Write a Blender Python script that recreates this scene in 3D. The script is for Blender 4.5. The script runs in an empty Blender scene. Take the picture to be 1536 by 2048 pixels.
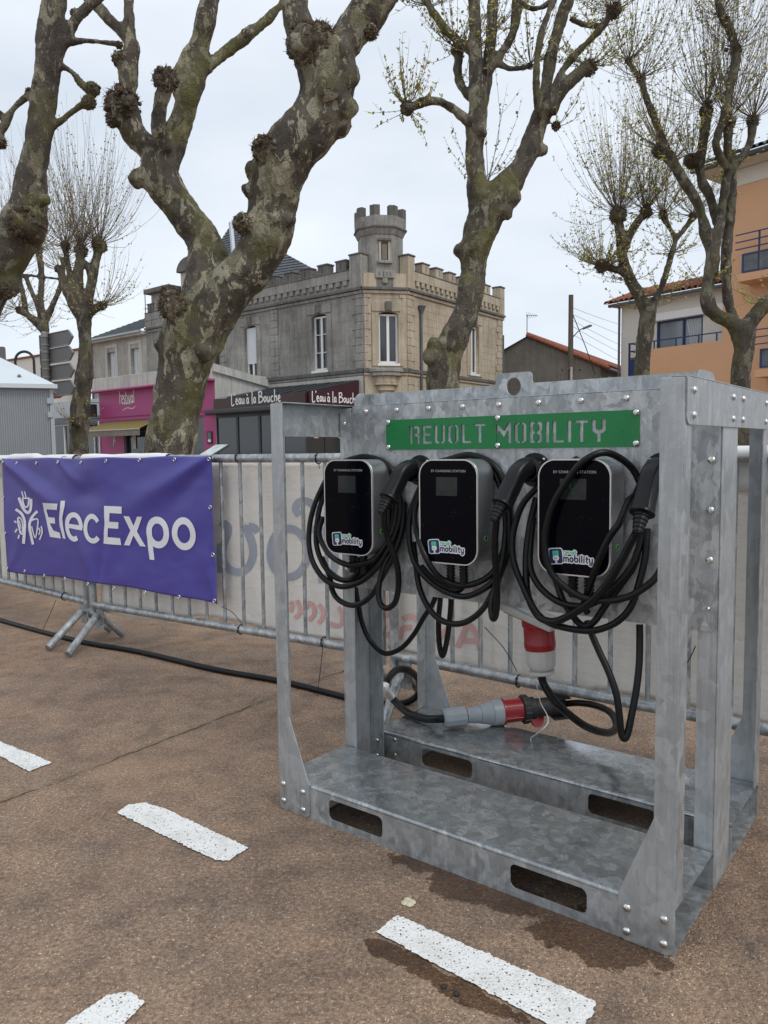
import bpy, bmesh, math, random
from math import sin, cos, pi, radians, sqrt, atan2
from mathutils import Vector, Matrix, noise
random.seed(7)
SC = bpy.context.scene
COL = SC.collection
# ---------------------------------------------------------------- camera
CAMH, PITCH, ROLL, FPX = 1.107, .0803, -.0129, 1543.0
_f = Vector((0, cos(PITCH), -sin(PITCH))); _r = Vector((1, 0, 0)); _u = _r.cross(_f)
CR = cos(ROLL)*_r + sin(ROLL)*_u; CU = -sin(ROLL)*_r + cos(ROLL)*_u; CF = _f
cam = bpy.data.objects.new('camera', bpy.data.cameras.new('camera')); COL.objects.link(cam)
cam.data.sensor_fit = 'HORIZONTAL'; cam.data.sensor_width = 36; cam.data.lens = 36*FPX/1536
cam.data.clip_start = .05; cam.data.clip_end = 2000
cam.matrix_world = Matrix(((CR.x, CU.x, -CF.x, 0), (CR.y, CU.y, -CF.y, 0), (CR.z, CU.z, -CF.z, CAMH), (0, 0, 0, 1)))
SC.camera = cam
SC.render.resolution_x, SC.render.resolution_y = 768, 1024
# ---------------------------------------------------------------- world: overcast sky
SUN_EL, SUN_AZ = radians(52), radians(140)      # azimuth clockwise from +Y
W = bpy.data.worlds.new('World'); SC.world = W; W.use_nodes = True
wn, wl = W.node_tree.nodes, W.node_tree.links; wn.clear()
wo = wn.new('ShaderNodeOutputWorld'); wm = wn.new('ShaderNodeMixShader'); wm.inputs[0].default_value = .90
b1 = wn.new('ShaderNodeBackground'); b1.inputs[1].default_value = .1
sk = wn.new('ShaderNodeTexSky'); sk.sky_type = 'NISHITA'; sk.sun_disc = False
sk.sun_elevation = SUN_EL; sk.sun_rotation = SUN_AZ
b2 = wn.new('ShaderNodeBackground'); b2.inputs[1].default_value = .93
tc = wn.new('ShaderNodeTexCoord'); mp = wn.new('ShaderNodeMapping'); mp.inputs['Scale'].default_value = (1, 1, 2.6)
ns = wn.new('ShaderNodeTexNoise'); ns.inputs['Scale'].default_value = 2.1; ns.inputs['Detail'].default_value = 5; ns.inputs['Roughness'].default_value = .5
rp = wn.new('ShaderNodeValToRGB')
rp.color_ramp.elements[0].position = .3; rp.color_ramp.elements[0].color = (.60, .665, .75, 1)
rp.color_ramp.elements[1].position = .68; rp.color_ramp.elements[1].color = (.82, .87, .925, 1)
wl.new(tc.outputs['Generated'], mp.inputs[0]); wl.new(mp.outputs[0], ns.inputs['Vector']); wl.new(ns.outputs['Fac'], rp.inputs[0])
wl.new(rp.outputs[0], b2.inputs[0]); wl.new(sk.outputs[0], b1.inputs[0])
wl.new(b1.outputs[0], wm.inputs[1]); wl.new(b2.outputs[0], wm.inputs[2]); wl.new(wm.outputs[0], wo.inputs[0])
# ---------------------------------------------------------------- sun behind the clouds
sd = bpy.data.lights.new('sun', 'SUN'); sd.energy = 1.1; sd.angle = radians(25); sd.color = (1, .96, .9)
so = bpy.data.objects.new('sun', sd); COL.objects.link(so)
sdir = Vector((sin(SUN_AZ)*cos(SUN_EL), cos(SUN_AZ)*cos(SUN_EL), sin(SUN_EL)))
so.rotation_euler = sdir.to_track_quat('Z', 'Y').to_euler(); so.location = sdir*60
SC.view_settings.view_transform = 'Standard'; SC.view_settings.look = 'None'
SC.view_settings.exposure = .38; SC.view_settings.gamma = 1; SC.view_settings.use_curve_mapping = False
try:
    SC.cycles.max_bounces = 8; SC.cycles.transparent_max_bounces = 12
except Exception: pass
# ---------------------------------------------------------------- pixel helpers (2048-high photo pixels -> directions)
def ray(x, y): return CF + CR*((x-768)/FPX) - CU*((y-1024)/FPX)
def at(x, y, Y): d = ray(x, y); return Vector((0, 0, CAMH)) + d*(Y/d.y)
def gp(x, y, z=0.): d = ray(x, y); return Vector((0, 0, CAMH)) + d*((z-CAMH)/d.z)
def vplane(x, y, P, n):            # hit the vertical plane through P with horizontal normal n
    d = ray(x, y); o = Vector((0, 0, CAMH)); n = Vector((n[0], n[1], 0)); P = Vector((P[0], P[1], 0))
    return o + d*(((P-o).dot(n))/d.dot(n))
FX, FY, FYAW = -.333, 2.3236, -.6558      # stand's local frame: x along its front, y to its back
FM = Matrix.Translation((FX, FY, 0)) @ Matrix.Rotation(FYAW, 4, 'Z'); FMI = FM.inverted()
def fl(x, y, yl):                   # pixel on the stand's plane y = yl, local coordinates
    o = FMI @ Vector((0, 0, CAMH)); d = FMI.to_3x3() @ ray(x, y)
    return o + d*((yl-o.y)/d.y)
# ---------------------------------------------------------------- mesh builder
class MB:
    def __init__(s): s.v = []; s.f = []
    def add(s, vs, fs):
        n = len(s.v); s.v += [Vector(v) for v in vs]; s.f += [tuple(i+n for i in f) for f in fs]; return s
    def box(s, x0, x1, y0, y1, z0, z1, M=None):
        vs = [Vector((x, y, z)) for z in (z0, z1) for y in (y0, y1) for x in (x0, x1)]
        if M: vs = [M @ v for v in vs]
        return s.add(vs, [(0, 2, 3, 1), (4, 5, 7, 6), (0, 1, 5, 4), (2, 6, 7, 3), (0, 4, 6, 2), (1, 3, 7, 5)])
    def prism(s, poly, fn, t0, t1):  # poly 2D (ccw), fn(u,v,t)->xyz
        n = len(poly); vs = [fn(u, v, t0) for u, v in poly] + [fn(u, v, t1) for u, v in poly]
        fs = [tuple(range(n-1, -1, -1)), tuple(range(n, 2*n))] + [(i, (i+1) % n, n+(i+1) % n, n+i) for i in range(n)]
        return s.add(vs, fs)
    def cyl(s, p0, p1, r, n=12, r2=None, cap=True):
        return s.tube([p0, p1], [r, r if r2 is None else r2], n, cap)
    def tube(s, pts, r, n=8, cap=True, closed=False):
        pts = [Vector(p) for p in pts]; m = len(pts)
        rs = r if isinstance(r, (list, tuple)) else [r]*m
        ring = []; prev = None
        for i in range(m):
            if closed: t = pts[(i+1) % m]-pts[i-1]
            else: t = pts[min(i+1, m-1)]-pts[max(i-1, 0)]
            if t.length < 1e-9: t = Vector((0, 0, 1))
            t.normalize()
            if prev is None:
                a = Vector((0, 0, 1)) if abs(t.z) < .9 else Vector((1, 0, 0))
                nx = t.cross(a).normalized()
            else:
                nx = (prev-t*prev.dot(t))
                nx = nx.normalized() if nx.length > 1e-6 else t.orthogonal().normalized()
            prev = nx; by = t.cross(nx)
            ring.append([pts[i]+(nx*cos(2*pi*k/n)+by*sin(2*pi*k/n))*rs[i] for k in range(n)])
        vs = [v for rg in ring for v in rg]; fs = []
        for i in range(m if closed else m-1):
            a, b = i*n, ((i+1) % m)*n
            fs += [(a+k, a+(k+1) % n, b+(k+1) % n, b+k) for k in range(n)]
        if cap and not closed:
            fs += [tuple(range(n-1, -1, -1)), tuple(range((m-1)*n, m*n))]
        return s.add(vs, fs)
    def lathe(s, prof, p, axis, n=20, ref=None):   # prof: (radius, height along axis)
        p = Vector(p); ax = Vector(axis).normalized()
        nx = (ax.orthogonal() if ref is None else (Vector(ref)-ax*Vector(ref).dot(ax))).normalized(); by = ax.cross(nx); vs = []; fs = []
        for r, h in prof: vs += [p+ax*h+(nx*cos(2*pi*k/n)+by*sin(2*pi*k/n))*max(r, 1e-4) for k in range(n)]
        for i in range(len(prof)-1): fs += [(i*n+k, i*n+(k+1) % n, (i+1)*n+(k+1) % n, (i+1)*n+k) for k in range(n)]
        fs += [tuple(range(n-1, -1, -1)), tuple(range((len(prof)-1)*n, len(prof)*n))]
        return s.add(vs, fs)
    def grid(s, nu, nv, fn):
        vs = [fn(i/nu, j/nv) for j in range(nv+1) for i in range(nu+1)]
        return s.add(vs, [(j*(nu+1)+i, j*(nu+1)+i+1, (j+1)*(nu+1)+i+1, (j+1)*(nu+1)+i) for j in range(nv) for i in range(nu)])
    def mesh(s, name, org=(0, 0, 0)):
        o = Vector(org); me = bpy.data.meshes.new(name); me.from_pydata([v-o for v in s.v], [], s.f); me.update(); return me
    def build(s, name, mat, parent=None, org=(0, 0, 0), smooth=None, bevel=0, seg=2, M=None):
        me = s.mesh(name, org); return mkobj(name, me, mat, parent, smooth, bevel, seg, M)
def mkobj(name, me, mat, parent=None, smooth=None, bevel=0, seg=2, M=None):
    if not me.materials: me.materials.append(mat)
    if smooth is not None:
        me.polygons.foreach_set('use_smooth', [True]*len(me.polygons))
        try: me.set_sharp_from_angle(angle=radians(smooth))
        except Exception: pass
    o = bpy.data.objects.new(name, me); COL.objects.link(o)
    if parent: o.parent = parent
    if M is not None: o.matrix_world = M
    if bevel:
        b = o.modifiers.new('bevel', 'BEVEL'); b.width = bevel; b.segments = seg; b.limit_method = 'ANGLE'; b.angle_limit = radians(35)
    return o
def tag(o, label=None, cat=None, group=None, kind=None):
    if label: o['label'] = label
    if cat: o['category'] = cat
    if group: o['group'] = group
    if kind: o['kind'] = kind
    return o
def thing(name, label, cat, loc=(0, 0, 0), group=None, M=None):
    o = bpy.data.objects.new(name, None); COL.objects.link(o); o.empty_display_size = .1
    if M is not None: o.matrix_world = M
    else: o.location = loc
    return tag(o, label, cat, group)
def fthing(name, label, cat, base, group=None):   # thing in the stand's frame; children use org=base
    return thing(name, label, cat, group=group, M=FM @ Matrix.Translation(base))
def fmesh(o, base): o.matrix_world = FM @ Matrix.Translation(base); return o
def shape2d(outer, holes, ext, res=4):    # flat plate with holes, thickness 2*ext, in local xy
    cu = bpy.data.curves.new('tmp', 'CURVE'); cu.dimensions = '2D'; cu.fill_mode = 'BOTH'; cu.extrude = ext
    for poly in [outer]+holes:
        sp = cu.splines.new('POLY'); sp.points.add(len(poly)-1); sp.use_cyclic_u = True
        for p, (x, y) in zip(sp.points, poly): p.co = (x, y, 0, 1)
    ob = bpy.data.objects.new('tmp', cu); COL.objects.link(ob)
    dg = bpy.context.evaluated_depsgraph_get(); me = bpy.data.meshes.new_from_object(ob.evaluated_get(dg))
    bpy.data.objects.remove(ob); bpy.data.curves.remove(cu); return me
def rrect(x0, x1, y0, y1, r, n=6, rs=None):
    rs = rs or (r, r, r, r); out = []
    for (cx, cy, a0, rr) in ((x0, y0, pi, rs[0]), (x1, y0, 1.5*pi, rs[1]), (x1, y1, 0, rs[2]), (x0, y1, .5*pi, rs[3])):
        if rr <= 0: out.append((cx, cy)); continue
        ox = cx+rr if cx == x0 else cx-rr; oy = cy+rr if cy == y0 else cy-rr
        out += [(ox+rr*cos(a0+.5*pi*k/n), oy+rr*sin(a0+.5*pi*k/n)) for k in range(n+1)]
    return out
def spline(pts, per=8, closed=False):
    P = [Vector(p) for p in pts]; n = len(P); out = []
    rng = range(n if closed else n-1)
    for i in rng:
        if closed: a, b, c, d = P[i-1], P[i], P[(i+1) % n], P[(i+2) % n]
        else: a, b, c, d = P[max(i-1, 0)], P[i], P[i+1], P[min(i+2, n-1)]
        for k in range(per):
            t = k/per
            out.append(.5*((2*b)+(c-a)*t+(2*a-5*b+4*c-d)*t*t+(3*b-a-3*c+d)*t*t*t))
    if not closed: out.append(P[-1])
    return out
def ribbon2d(pts, w, n_cap=6):     # stroke polygon pieces in 2D: quads per segment + round joints
    P = [Vector((p[0], p[1])) for p in pts]; out = []
    L, R = [], []
    m = len(P)
    for i in range(m):
        t = (P[min(i+1, m-1)]-P[max(i-1, 0)])
        t = t.normalized() if t.length > 1e-9 else Vector((1, 0))
        nn = Vector((-t.y, t.x)); ww = (w[i] if isinstance(w, (list, tuple)) else w)/2
        L.append(P[i]+nn*ww); R.append(P[i]-nn*ww)
    return L, R
def fbm(v, oct=3):
    s = 0; a = 1
    for k in range(oct): s += a*noise.noise(v*(2**k)); a *= .5
    return s
# ---------------------------------------------------------------- materials
class NT:
    def __init__(s, name):
        m = bpy.data.materials.new(name); m.use_nodes = True; s.m = m; s.n = m.node_tree.nodes; s.l = m.node_tree.links
        s.b = s.n['Principled BSDF']; s.tc = s.n.new('ShaderNodeTexCoord')
    def nd(s, t, **kw):
        x = s.n.new(t)
        for k, v in kw.items():
            if k in x.inputs.keys(): s.set(x.inputs[k], v)
            else: setattr(x, k, v)
        return x
    def set(s, inp, v):
        if hasattr(v, 'is_output'): s.l.new(v, inp)
        else: inp.default_value = v
    def co(s, scale=(1, 1, 1), out='Object', loc=(0, 0, 0), rot=(0, 0, 0)):
        mp = s.n.new('ShaderNodeMapping'); mp.inputs['Scale'].default_value = scale; mp.inputs['Location'].default_value = loc; mp.inputs['Rotation'].default_value = rot
        s.l.new(s.tc.outputs[out], mp.inputs[0]); return mp.outputs[0]
    def noise(s, vec, scale, detail=4, rough=.55, dist=0, out='Fac'):
        x = s.nd('ShaderNodeTexNoise', Vector=vec, Scale=scale, Detail=detail, Roughness=rough, Distortion=dist); return x.outputs[out]
    def vor(s, vec, scale, out='Color', feature='F1', rnd=1.0):
        x = s.n.new('ShaderNodeTexVoronoi'); x.feature = feature; s.set(x.inputs['Vector'], vec); x.inputs['Scale'].default_value = scale; x.inputs['Randomness'].default_value = rnd
        return x.outputs[out]
    def ramp(s, fac, *st, interp='LINEAR'):
        x = s.n.new('ShaderNodeValToRGB'); cr = x.color_ramp; cr.interpolation = interp
        while len(cr.elements) < len(st): cr.elements.new(.5)
        for e, (p, c) in zip(cr.elements, st):
            e.position = p; e.color = (c, c, c, 1) if isinstance(c, (int, float)) else (*c, 1)
        s.set(x.inputs[0], fac); return x.outputs[0]
    def mix(s, fac, a, b, mode='MIX'):
        x = s.n.new('ShaderNodeMix'); x.data_type = 'RGBA'; x.blend_type = mode; x.clamp_factor = True
        for i, v in ((0, fac), (6, a), (7, b)):
            if hasattr(v, 'is_output'): s.l.new(v, x.inputs[i])
            else: x.inputs[i].default_value = v if i == 0 else ((*v, 1) if len(v) == 3 else v)
        return x.outputs[2]
    def math(s, op, a, b=0., c=None, clamp=False):
        x = s.n.new('ShaderNodeMath'); x.operation = op; x.use_clamp = clamp; s.set(x.inputs[0], a); s.set(x.inputs[1], b)
        if c is not None: s.set(x.inputs[2], c)
        return x.outputs[0]
    def sep(s, vec): x = s.n.new('ShaderNodeSeparateXYZ'); s.l.new(vec, x.inputs[0]); return x.outputs
    def bump(s, h, dist=.002, strength=1.0):
        x = s.nd('ShaderNodeBump', Height=h, Distance=dist, Strength=strength); s.l.new(x.outputs[0], s.b.inputs['Normal']); return x
    def out(s, col=None, rough=None, metal=None, **kw):
        if col is not None: s.set(s.b.inputs['Base Color'], (*col, 1) if isinstance(col, tuple) else col)
        if rough is not None: s.set(s.b.inputs['Roughness'], rough)
        if metal is not None: s.set(s.b.inputs['Metallic'], metal)
        for k, v in kw.items(): s.set(s.b.inputs[k.replace('_', ' ')], v)
        return s.m
def simple(name, col, rough=.5, metal=0., var=.12, scale=8., bump=0., bscale=60.):
    t = NT(name); n = t.noise(t.co(), scale, 4)
    c = t.mix(n, tuple(x*(1-var*1.6) for x in col), tuple(min(1, x*(1+var)) for x in col))
    r = t.math('MULTIPLY_ADD', n, .14, rough-.07)
    if bump: t.bump(t.noise(t.co(), bscale, 3), bump)
    return t.out(c, r, metal)
M = {}
def galv(name, dark=1., rmin=.30, rmax=.52, wet=False, metal=.5, con=1.):
    t = NT(name); o = t.co()
    wv = t.noise(o, 9, 3, out='Color')
    vec = t.nd('ShaderNodeVectorMath', operation='MULTIPLY_ADD'); t.l.new(wv, vec.inputs[0]); vec.inputs[1].default_value = (.075, .075, .075); t.l.new(o, vec.inputs[2])
    mp = t.n.new('ShaderNodeMapping'); mp.inputs['Scale'].default_value = (1, 1, .62); t.l.new(vec.outputs[0], mp.inputs[0])
    a = t.vor(mp.outputs[0], 34); b = t.vor(mp.outputs[0], 85)
    fa = t.sep(a)[0]; fb = t.sep(b)[1]
    sp = t.math('ADD', t.math('MULTIPLY', fa, .62), t.math('MULTIPLY', fb, .38))
    big = t.noise(o, 3.2, 4)
    g = t.ramp(sp, (.15, (.29*dark, .312*dark, .328*dark)), (.5, (.42*dark, .445*dark, .46*dark)), (.82, (.60*dark, .625*dark, .635*dark)))
    g = t.mix(1-con, g, (.44*dark, .465*dark, .48*dark))
    g = t.mix(t.ramp(big, (.35, 0.), (.75, .35)), g, (.36*dark, .385*dark, .40*dark))
    # grime: fine vertical streaks and dull specks
    st = t.noise(t.co((70, 70, 3)), 1, 3); g = t.mix(t.ramp(st, (.54, 0.), (.74, .45)), g, (.27*dark, .275*dark, .27*dark))
    s2 = t.noise(t.co((110, 110, 5), loc=(3, 2, 1)), 1, 3); g = t.mix(t.ramp(s2, (.56, 0.), (.74, .4)), g, (.66*dark, .68*dark, .69*dark))
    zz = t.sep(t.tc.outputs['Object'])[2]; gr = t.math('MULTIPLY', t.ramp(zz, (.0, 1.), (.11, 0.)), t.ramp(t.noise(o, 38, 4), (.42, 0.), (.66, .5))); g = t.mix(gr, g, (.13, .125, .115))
    spk = t.noise(o, 160, 2); g = t.mix(t.ramp(spk, (.66, 0.), (.78, .5)), g, (.2, .2, .195))
    r = t.math('MULTIPLY_ADD', sp, rmax-rmin, rmin)
    if wet:
        z = t.ramp(t.noise(t.co(loc=(3, 1, 0)), 5.5, 4), (.36, .07), (.64, .30)); r = t.math('MULTIPLY_ADD', sp, .08, z)
        g = t.mix(t.ramp(t.noise(t.co((9, 30, 9)), 3, 4), (.45, 0.), (.7, .5)), g, (.30*dark, .33*dark, .335*dark))
    t.bump(t.math('ADD', t.noise(o, 45, 3), t.math('MULTIPLY', spk, .3)), .0006 if not wet else .0003)
    return t.out(g, r, metal)
M['galv'] = galv('galvanised_steel', .90); M['galv2'] = galv('galvanised_steel_dull', .86, .36, .56, con=.65); M['galvp'] = galv('galvanised_post', .95, .36, .55, con=.35)
M['deck'] = galv('wet_galvanised_deck', .88, wet=True, metal=.75); M['galvw'] = galv('galvanised_beam_wall', .95, .36, .55, con=.6)
M['tube'] = galv('galvanised_tube', .86, .34, .5, metal=.6)
M['steel'] = simple('stainless_bolt', (.72, .72, .70), .22, 1., .06, 40)
M['blacks'] = simple('black_rubber', (.006, .006, .0065), .34, 0, .4, 30, .0006, 220)
M['blacks'].node_tree.nodes['Principled BSDF'].inputs['Specular IOR Level'].default_value = .26
M['blackp'] = simple('black_plastic', (.008, .008, .009), .33, 0, .35, 14, .0004, 260)
M['blackp'].node_tree.nodes['Principled BSDF'].inputs['Specular IOR Level'].default_value = .3
M['blackm'] = simple('matt_black', (.02, .02, .022), .6, 0, .3, 12)
M['greyp'] = simple('grey_plastic', (.26, .29, .32), .42, 0, .1, 20)
M['palep'] = simple('pale_grey_plastic', (.44, .44, .42), .35, 0, .08, 15)
M['red'] = simple('red_plastic', (.25, .004, .010), .32, 0, .15, 12)
M['white'] = simple('white_paint', (.78, .78, .77), .5, 0, .06, 6)
M['navy'] = simple('navy_print', (.012, .022, .10), .4, 0, .05)
M['teal'] = simple('green_print', (.08, .52, .36), .4, 0, .05)
def green_sign():
    t = NT('green_painted_plate'); o = t.co(); n = t.noise(o, 14, 4)
    c = t.mix(n, (.002, .155, .038), (.004, .205, .055))
    d = t.vor(o, 150, 'Distance'); dm = t.ramp(d, (.12, 1.), (.30, 0.)); keep = t.ramp(t.noise(o, 37, 2), (.55, 0.), (.62, 1.))
    h = t.math('MULTIPLY', dm, keep); t.bump(h, .0012)
    return t.out(c, t.math('MULTIPLY_ADD', h, -.2, .36), 0.)
M['green'] = green_sign()
def glassblack():
    t = NT('black_glass_front'); o = t.co()
    d = t.vor(o, 130, 'Distance'); dm = t.ramp(d, (.08, 1.), (.2, 0.)); keep = t.ramp(t.noise(o, 23, 3), (.56, 0.), (.64, 1.))
    h = t.math('MULTIPLY', dm, keep); t.bump(h, .001)
    c = t.mix(h, (.0015, .002, .005), (.05, .055, .06))
    return t.out(c, t.math('MULTIPLY_ADD', h, .1, .09), 0., Specular_IOR_Level=.12)
M['bglass'] = glassblack()
def brushed():
    t = NT('brushed_aluminium'); n = t.noise(t.co((300, 6, 6)), 1, 3)
    return t.out(t.mix(n, (.40, .41, .42), (.55, .56, .57)), t.math('MULTIPLY_ADD', n, .12, .3), .9)
M['alu'] = brushed()
M['rim'] = simple('satin_silver_rim', (.68, .68, .67), .3, .6, .05)
M['screen'] = simple('dark_display', (.02, .026, .028), .15, 0, .3, 50)
# ================================================================ ground
def ground_mat():
    t = NT('pink_brown_asphalt'); o = t.co()
    big = t.noise(o, .55, 5, .6); mid = t.noise(o, 2.6, 5, .6); fine = t.noise(o, 40, 3)
    base = t.ramp(big, (.3, (.185, .132, .098)), (.48, (.235, .165, .118)), (.62, (.285, .188, .124)), (.75, (.32, .208, .135)))
    base = t.mix(t.ramp(mid, (.36, .65), (.60, 0.)), base, (.150, .118, .095))
    base = t.mix(t.ramp(t.noise(t.co(loc=(9, 4, 0)), 5.2, 5, .65), (.56, 0.), (.72, .55)), base, (.33, .215, .14))
    base = t.mix(t.ramp(t.noise(t.co(loc=(2, 8, 0)), 9, 4, .6), (.62, 0.), (.72, .6)), base, (.105, .085, .07))
    base = t.mix(t.ramp(t.noise(t.co(loc=(5, 1, 0)), 24, 3, .5), (.68, 0.), (.76, .7)), base, (.09, .075, .06))
    base = t.mix(t.ramp(fine, (.4, 0.), (.75, .5)), base, (.30, .215, .16))
    # aggregate: dense low-contrast stones of two sizes plus sparse pale flecks
    wv = t.noise(o, 70, 3, out='Color'); vec = t.nd('ShaderNodeVectorMath', operation='MULTIPLY_ADD'); t.l.new(wv, vec.inputs[0]); vec.inputs[1].default_value = (.012, .012, .012); t.l.new(o, vec.inputs[2]); w_ = vec.outputs[0]
    v1c, v1d = t.sep(t.vor(w_, 120))[0], t.vor(w_, 120, 'Distance'); v2c, v2d = t.sep(t.vor(w_, 230))[1], t.vor(w_, 230, 'Distance')
    c1 = t.ramp(v1c, (0., (.40, .27, .18)), (.25, (.17, .13, .105)), (.45, (.34, .25, .18)), (.62, (.21, .155, .115)), (.8, (.27, .17, .105)), (.94, (.46, .38, .30)), interp='CONSTANT')
    m1 = t.ramp(v1d, (.32, 1.), (.5, 0.)); base = t.mix(t.math('MULTIPLY', m1, .42), base, c1)
    c2 = t.ramp(v2c, (0., (.62, .55, .46)), (.09, (.12, .095, .078)), (.17, (.37, .25, .165)), (.42, (.20, .145, .105)), (.7, (.30, .20, .135)), interp='CONSTANT')
    m2 = t.ramp(v2d, (.28, 1.), (.5, 0.)); base = t.mix(t.math('MULTIPLY', m2, t.ramp(v2c, (.085, .85), (.095, .55))), base, c2)
    base = t.mix(t.ramp(t.noise(o, 330, 2), (.35, .5), (.65, 0.)), base, (.11, .083, .064))
    n1 = t.noise(t.co(loc=(11, 3, 0)), 1.3, 6, .68); base = t.mix(1., base, t.ramp(n1, (.30, (.80, .80, .82)), (.48, (1.12, 1.10, 1.08)), (.66, (1.36, 1.33, 1.28))), 'MULTIPLY')
    n2 = t.noise(t.co(loc=(1, 13, 0)), 6.5, 5, .7); base = t.mix(1., base, t.ramp(n2, (.34, (.74, .74, .76)), (.5, (1.06, 1.05, 1.04)), (.68, (1.26, 1.24, 1.20))), 'MULTIPLY')
    n3 = t.noise(t.co((1, 1, 1), loc=(5, 2, 0)), 95, 3, .7); base = t.mix(1., base, t.ramp(n3, (.32, (.66, .65, .65)), (.5, (1.02, 1.02, 1.02)), (.68, (1.5, 1.46, 1.4))), 'MULTIPLY')
    base = t.mix(t.ramp(t.noise(t.co(loc=(8, 8, 0)), .9, 5, .65), (.54, 0.), (.70, .32)), base, (.37, .235, .15))
    # crack running across the parking bay, with a mossy rim
    A, B = gp(0, 1608), gp(550, 1395); d = (B-A).normalized(); n = Vector((-d.y, d.x, 0)); c = n.dot(A)
    dp = t.nd('ShaderNodeVectorMath', operation='DOT_PRODUCT'); t.l.new(o, dp.inputs[0]); dp.inputs[1].default_value = n
    wob = t.math('ADD', t.math('MULTIPLY', t.math('SUBTRACT', t.noise(o, 3.2, 3), .5), .09), t.math('MULTIPLY', t.math('SUBTRACT', t.noise(o, 26, 3), .5), .03))
    cd = t.math('ABSOLUTE', t.math('ADD', t.math('SUBTRACT', dp.outputs['Value'], c), wob))
    brk = t.noise(o, 7, 3)
    base = t.mix(t.math('MULTIPLY', t.ramp(cd, (.004, .55), (.035, 0.)), t.ramp(brk, (.3, .3), (.6, 1.))), base, (.15, .12, .07))
    ck = t.math('MULTIPLY', t.ramp(cd, (.0015, 1.), (.005, 0.)), t.ramp(brk, (.38, .15), (.52, 1.)))
    base = t.mix(ck, base, (.035, .03, .022))
    # wet stains where water dripped off the stand and along a line
    edge = t.math('MULTIPLY', t.math('SUBTRACT', t.noise(o, 11, 5, .7), .5), 2.6)
    wet = None
    for px, py, rx, ry, ang in STAINS:
        P = gp(px, py); mp = t.n.new('ShaderNodeMapping'); mp.vector_type = 'TEXTURE'
        mp.inputs['Location'].default_value = P; mp.inputs['Rotation'].default_value = (0, 0, ang); mp.inputs['Scale'].default_value = (rx, ry, 1)
        t.l.new(t.tc.outputs['Object'], mp.inputs[0]); ln = t.nd('ShaderNodeVectorMath', operation='LENGTH'); t.l.new(mp.outputs[0], ln.inputs[0])
        w = t.ramp(t.math('ADD', ln.outputs['Value'], edge), (.84, 1.), (.93, 0.)); wet = w if wet is None else t.math('MAXIMUM', wet, w)
    base = t.mix(t.math('MULTIPLY', wet, .9), base, t.mix(1., base, (.30, .225, .16), 'MULTIPLY'))
    h = t.math('ADD', t.math('MULTIPLY', m1, .6), t.math('ADD', t.math('MULTIPLY', m2, .4), t.math('MULTIPLY', ck, -3.)))
    h = t.math('ADD', h, t.math('MULTIPLY', fine, .7)); t.bump(h, .0028)
    damp = t.ramp(mid, (.3, .58), (.6, .85))
    r = t.mix(wet, damp, (.3, .3, .3)); return t.out(base, r, 0., Specular_IOR_Level=.35)
STAINS = [(835, 1728, .10, .05, -.6), (985, 1790, .19, .085, -.55), (925, 1762, .09, .06, -.4), (1185, 1880, .16, .09, -.5), (1240, 1905, .08, .06, 0), (800, 1915, .10, .035, -.75), (930, 1985, .17, .03, -.66),
          (1160, 1850, .1, .07, -.4), (1440, 1690, .03, .05, 0)]
g = MB(); g.add([(-400, -60, 0), (400, -60, 0), (400, 700, 0), (-400, 700, 0)], [(0, 1, 2, 3)])
tag(g.build('ground', ground_mat()), kind='structure')
def paint_mat():
    t = NT('worn_white_road_paint'); o = t.co(); n = t.noise(o, 30, 4)
    c = t.mix(n, (.72, .72, .70), (.86, .86, .84))
    d = t.vor(o, 150, 'Distance'); cc = t.sep(t.vor(o, 150))[0]
    hole = t.math('MULTIPLY', t.math('LESS_THAN', cc, .20), t.ramp(d, (.22, 1.), (.38, 0.)))
    h2 = t.ramp(t.noise(o, 210, 2), (.63, 0.), (.71, 1.)); hole = t.math('MAXIMUM', hole, t.math('MULTIPLY', h2, .8))
    c = t.mix(t.ramp(t.noise(o, 9, 5, .65), (.48, 0.), (.74, .55)), c, (.50, .475, .43))
    c = t.mix(hole, c, (.20, .175, .15)); t.bump(t.math('SUBTRACT', t.noise(o, 120, 2), hole), .003); return t.out(c, .6)
M['paint'] = paint_mat()
def dash(px, label):
    C = [gp(x, y) for x, y in px]; out = []
    for i in range(len(C)):
        a, b = C[i], C[(i+1) % len(C)]; k = max(3, int((b-a).length/.0045)); nn = Vector((-(b-a).y, (b-a).x, 0)).normalized()
        for j in range(k):
            p = a.lerp(b, j/k); e = min(j, k-j)/k
            q = p + nn*(.0035*fbm(p*14, 2)+.0048*noise.noise(p*95)+.003*noise.noise(p*220))*min(1, e*6+.3); out.append((q.x, q.y))
    c = sum((Vector(o) for o in out), Vector((0, 0)))/len(out); bm = bmesh.new()
    vs = [bm.verts.new((x-c.x, y-c.y, 0)) for x, y in out]; f = bm.faces.new(vs)
    if f.normal.z < 0: f.normal_flip()
    bmesh.ops.triangulate(bm, faces=[f]); me = bpy.data.meshes.new('road_dash'); bm.to_mesh(me); bm.free()
    o = mkobj('painted_dash', me, M['paint']); o.location = (c.x, c.y, .004)
    tag(o, label, 'road marking', 'dashes of the parking bay lines')
dash([(-190, 1412), (-130, 1396), (0, 1484), (104, 1527), (58, 1545), (0, 1514)], 'worn white dash beyond the crack in the asphalt')
dash([(234, 1628), (255, 1612), (290, 1607), (330, 1619), (497, 1698), (458, 1724), (430, 1722)], 'worn white dash on bare asphalt nearest the crack, left of the steel stand')
dash([(750, 1866), (795, 1834), (1000, 1922), (1191, 2006), (1186, 2030), (1150, 2085), (1090, 2048)], 'long white dash with a wet dark edge in front of the steel stand')
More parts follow.
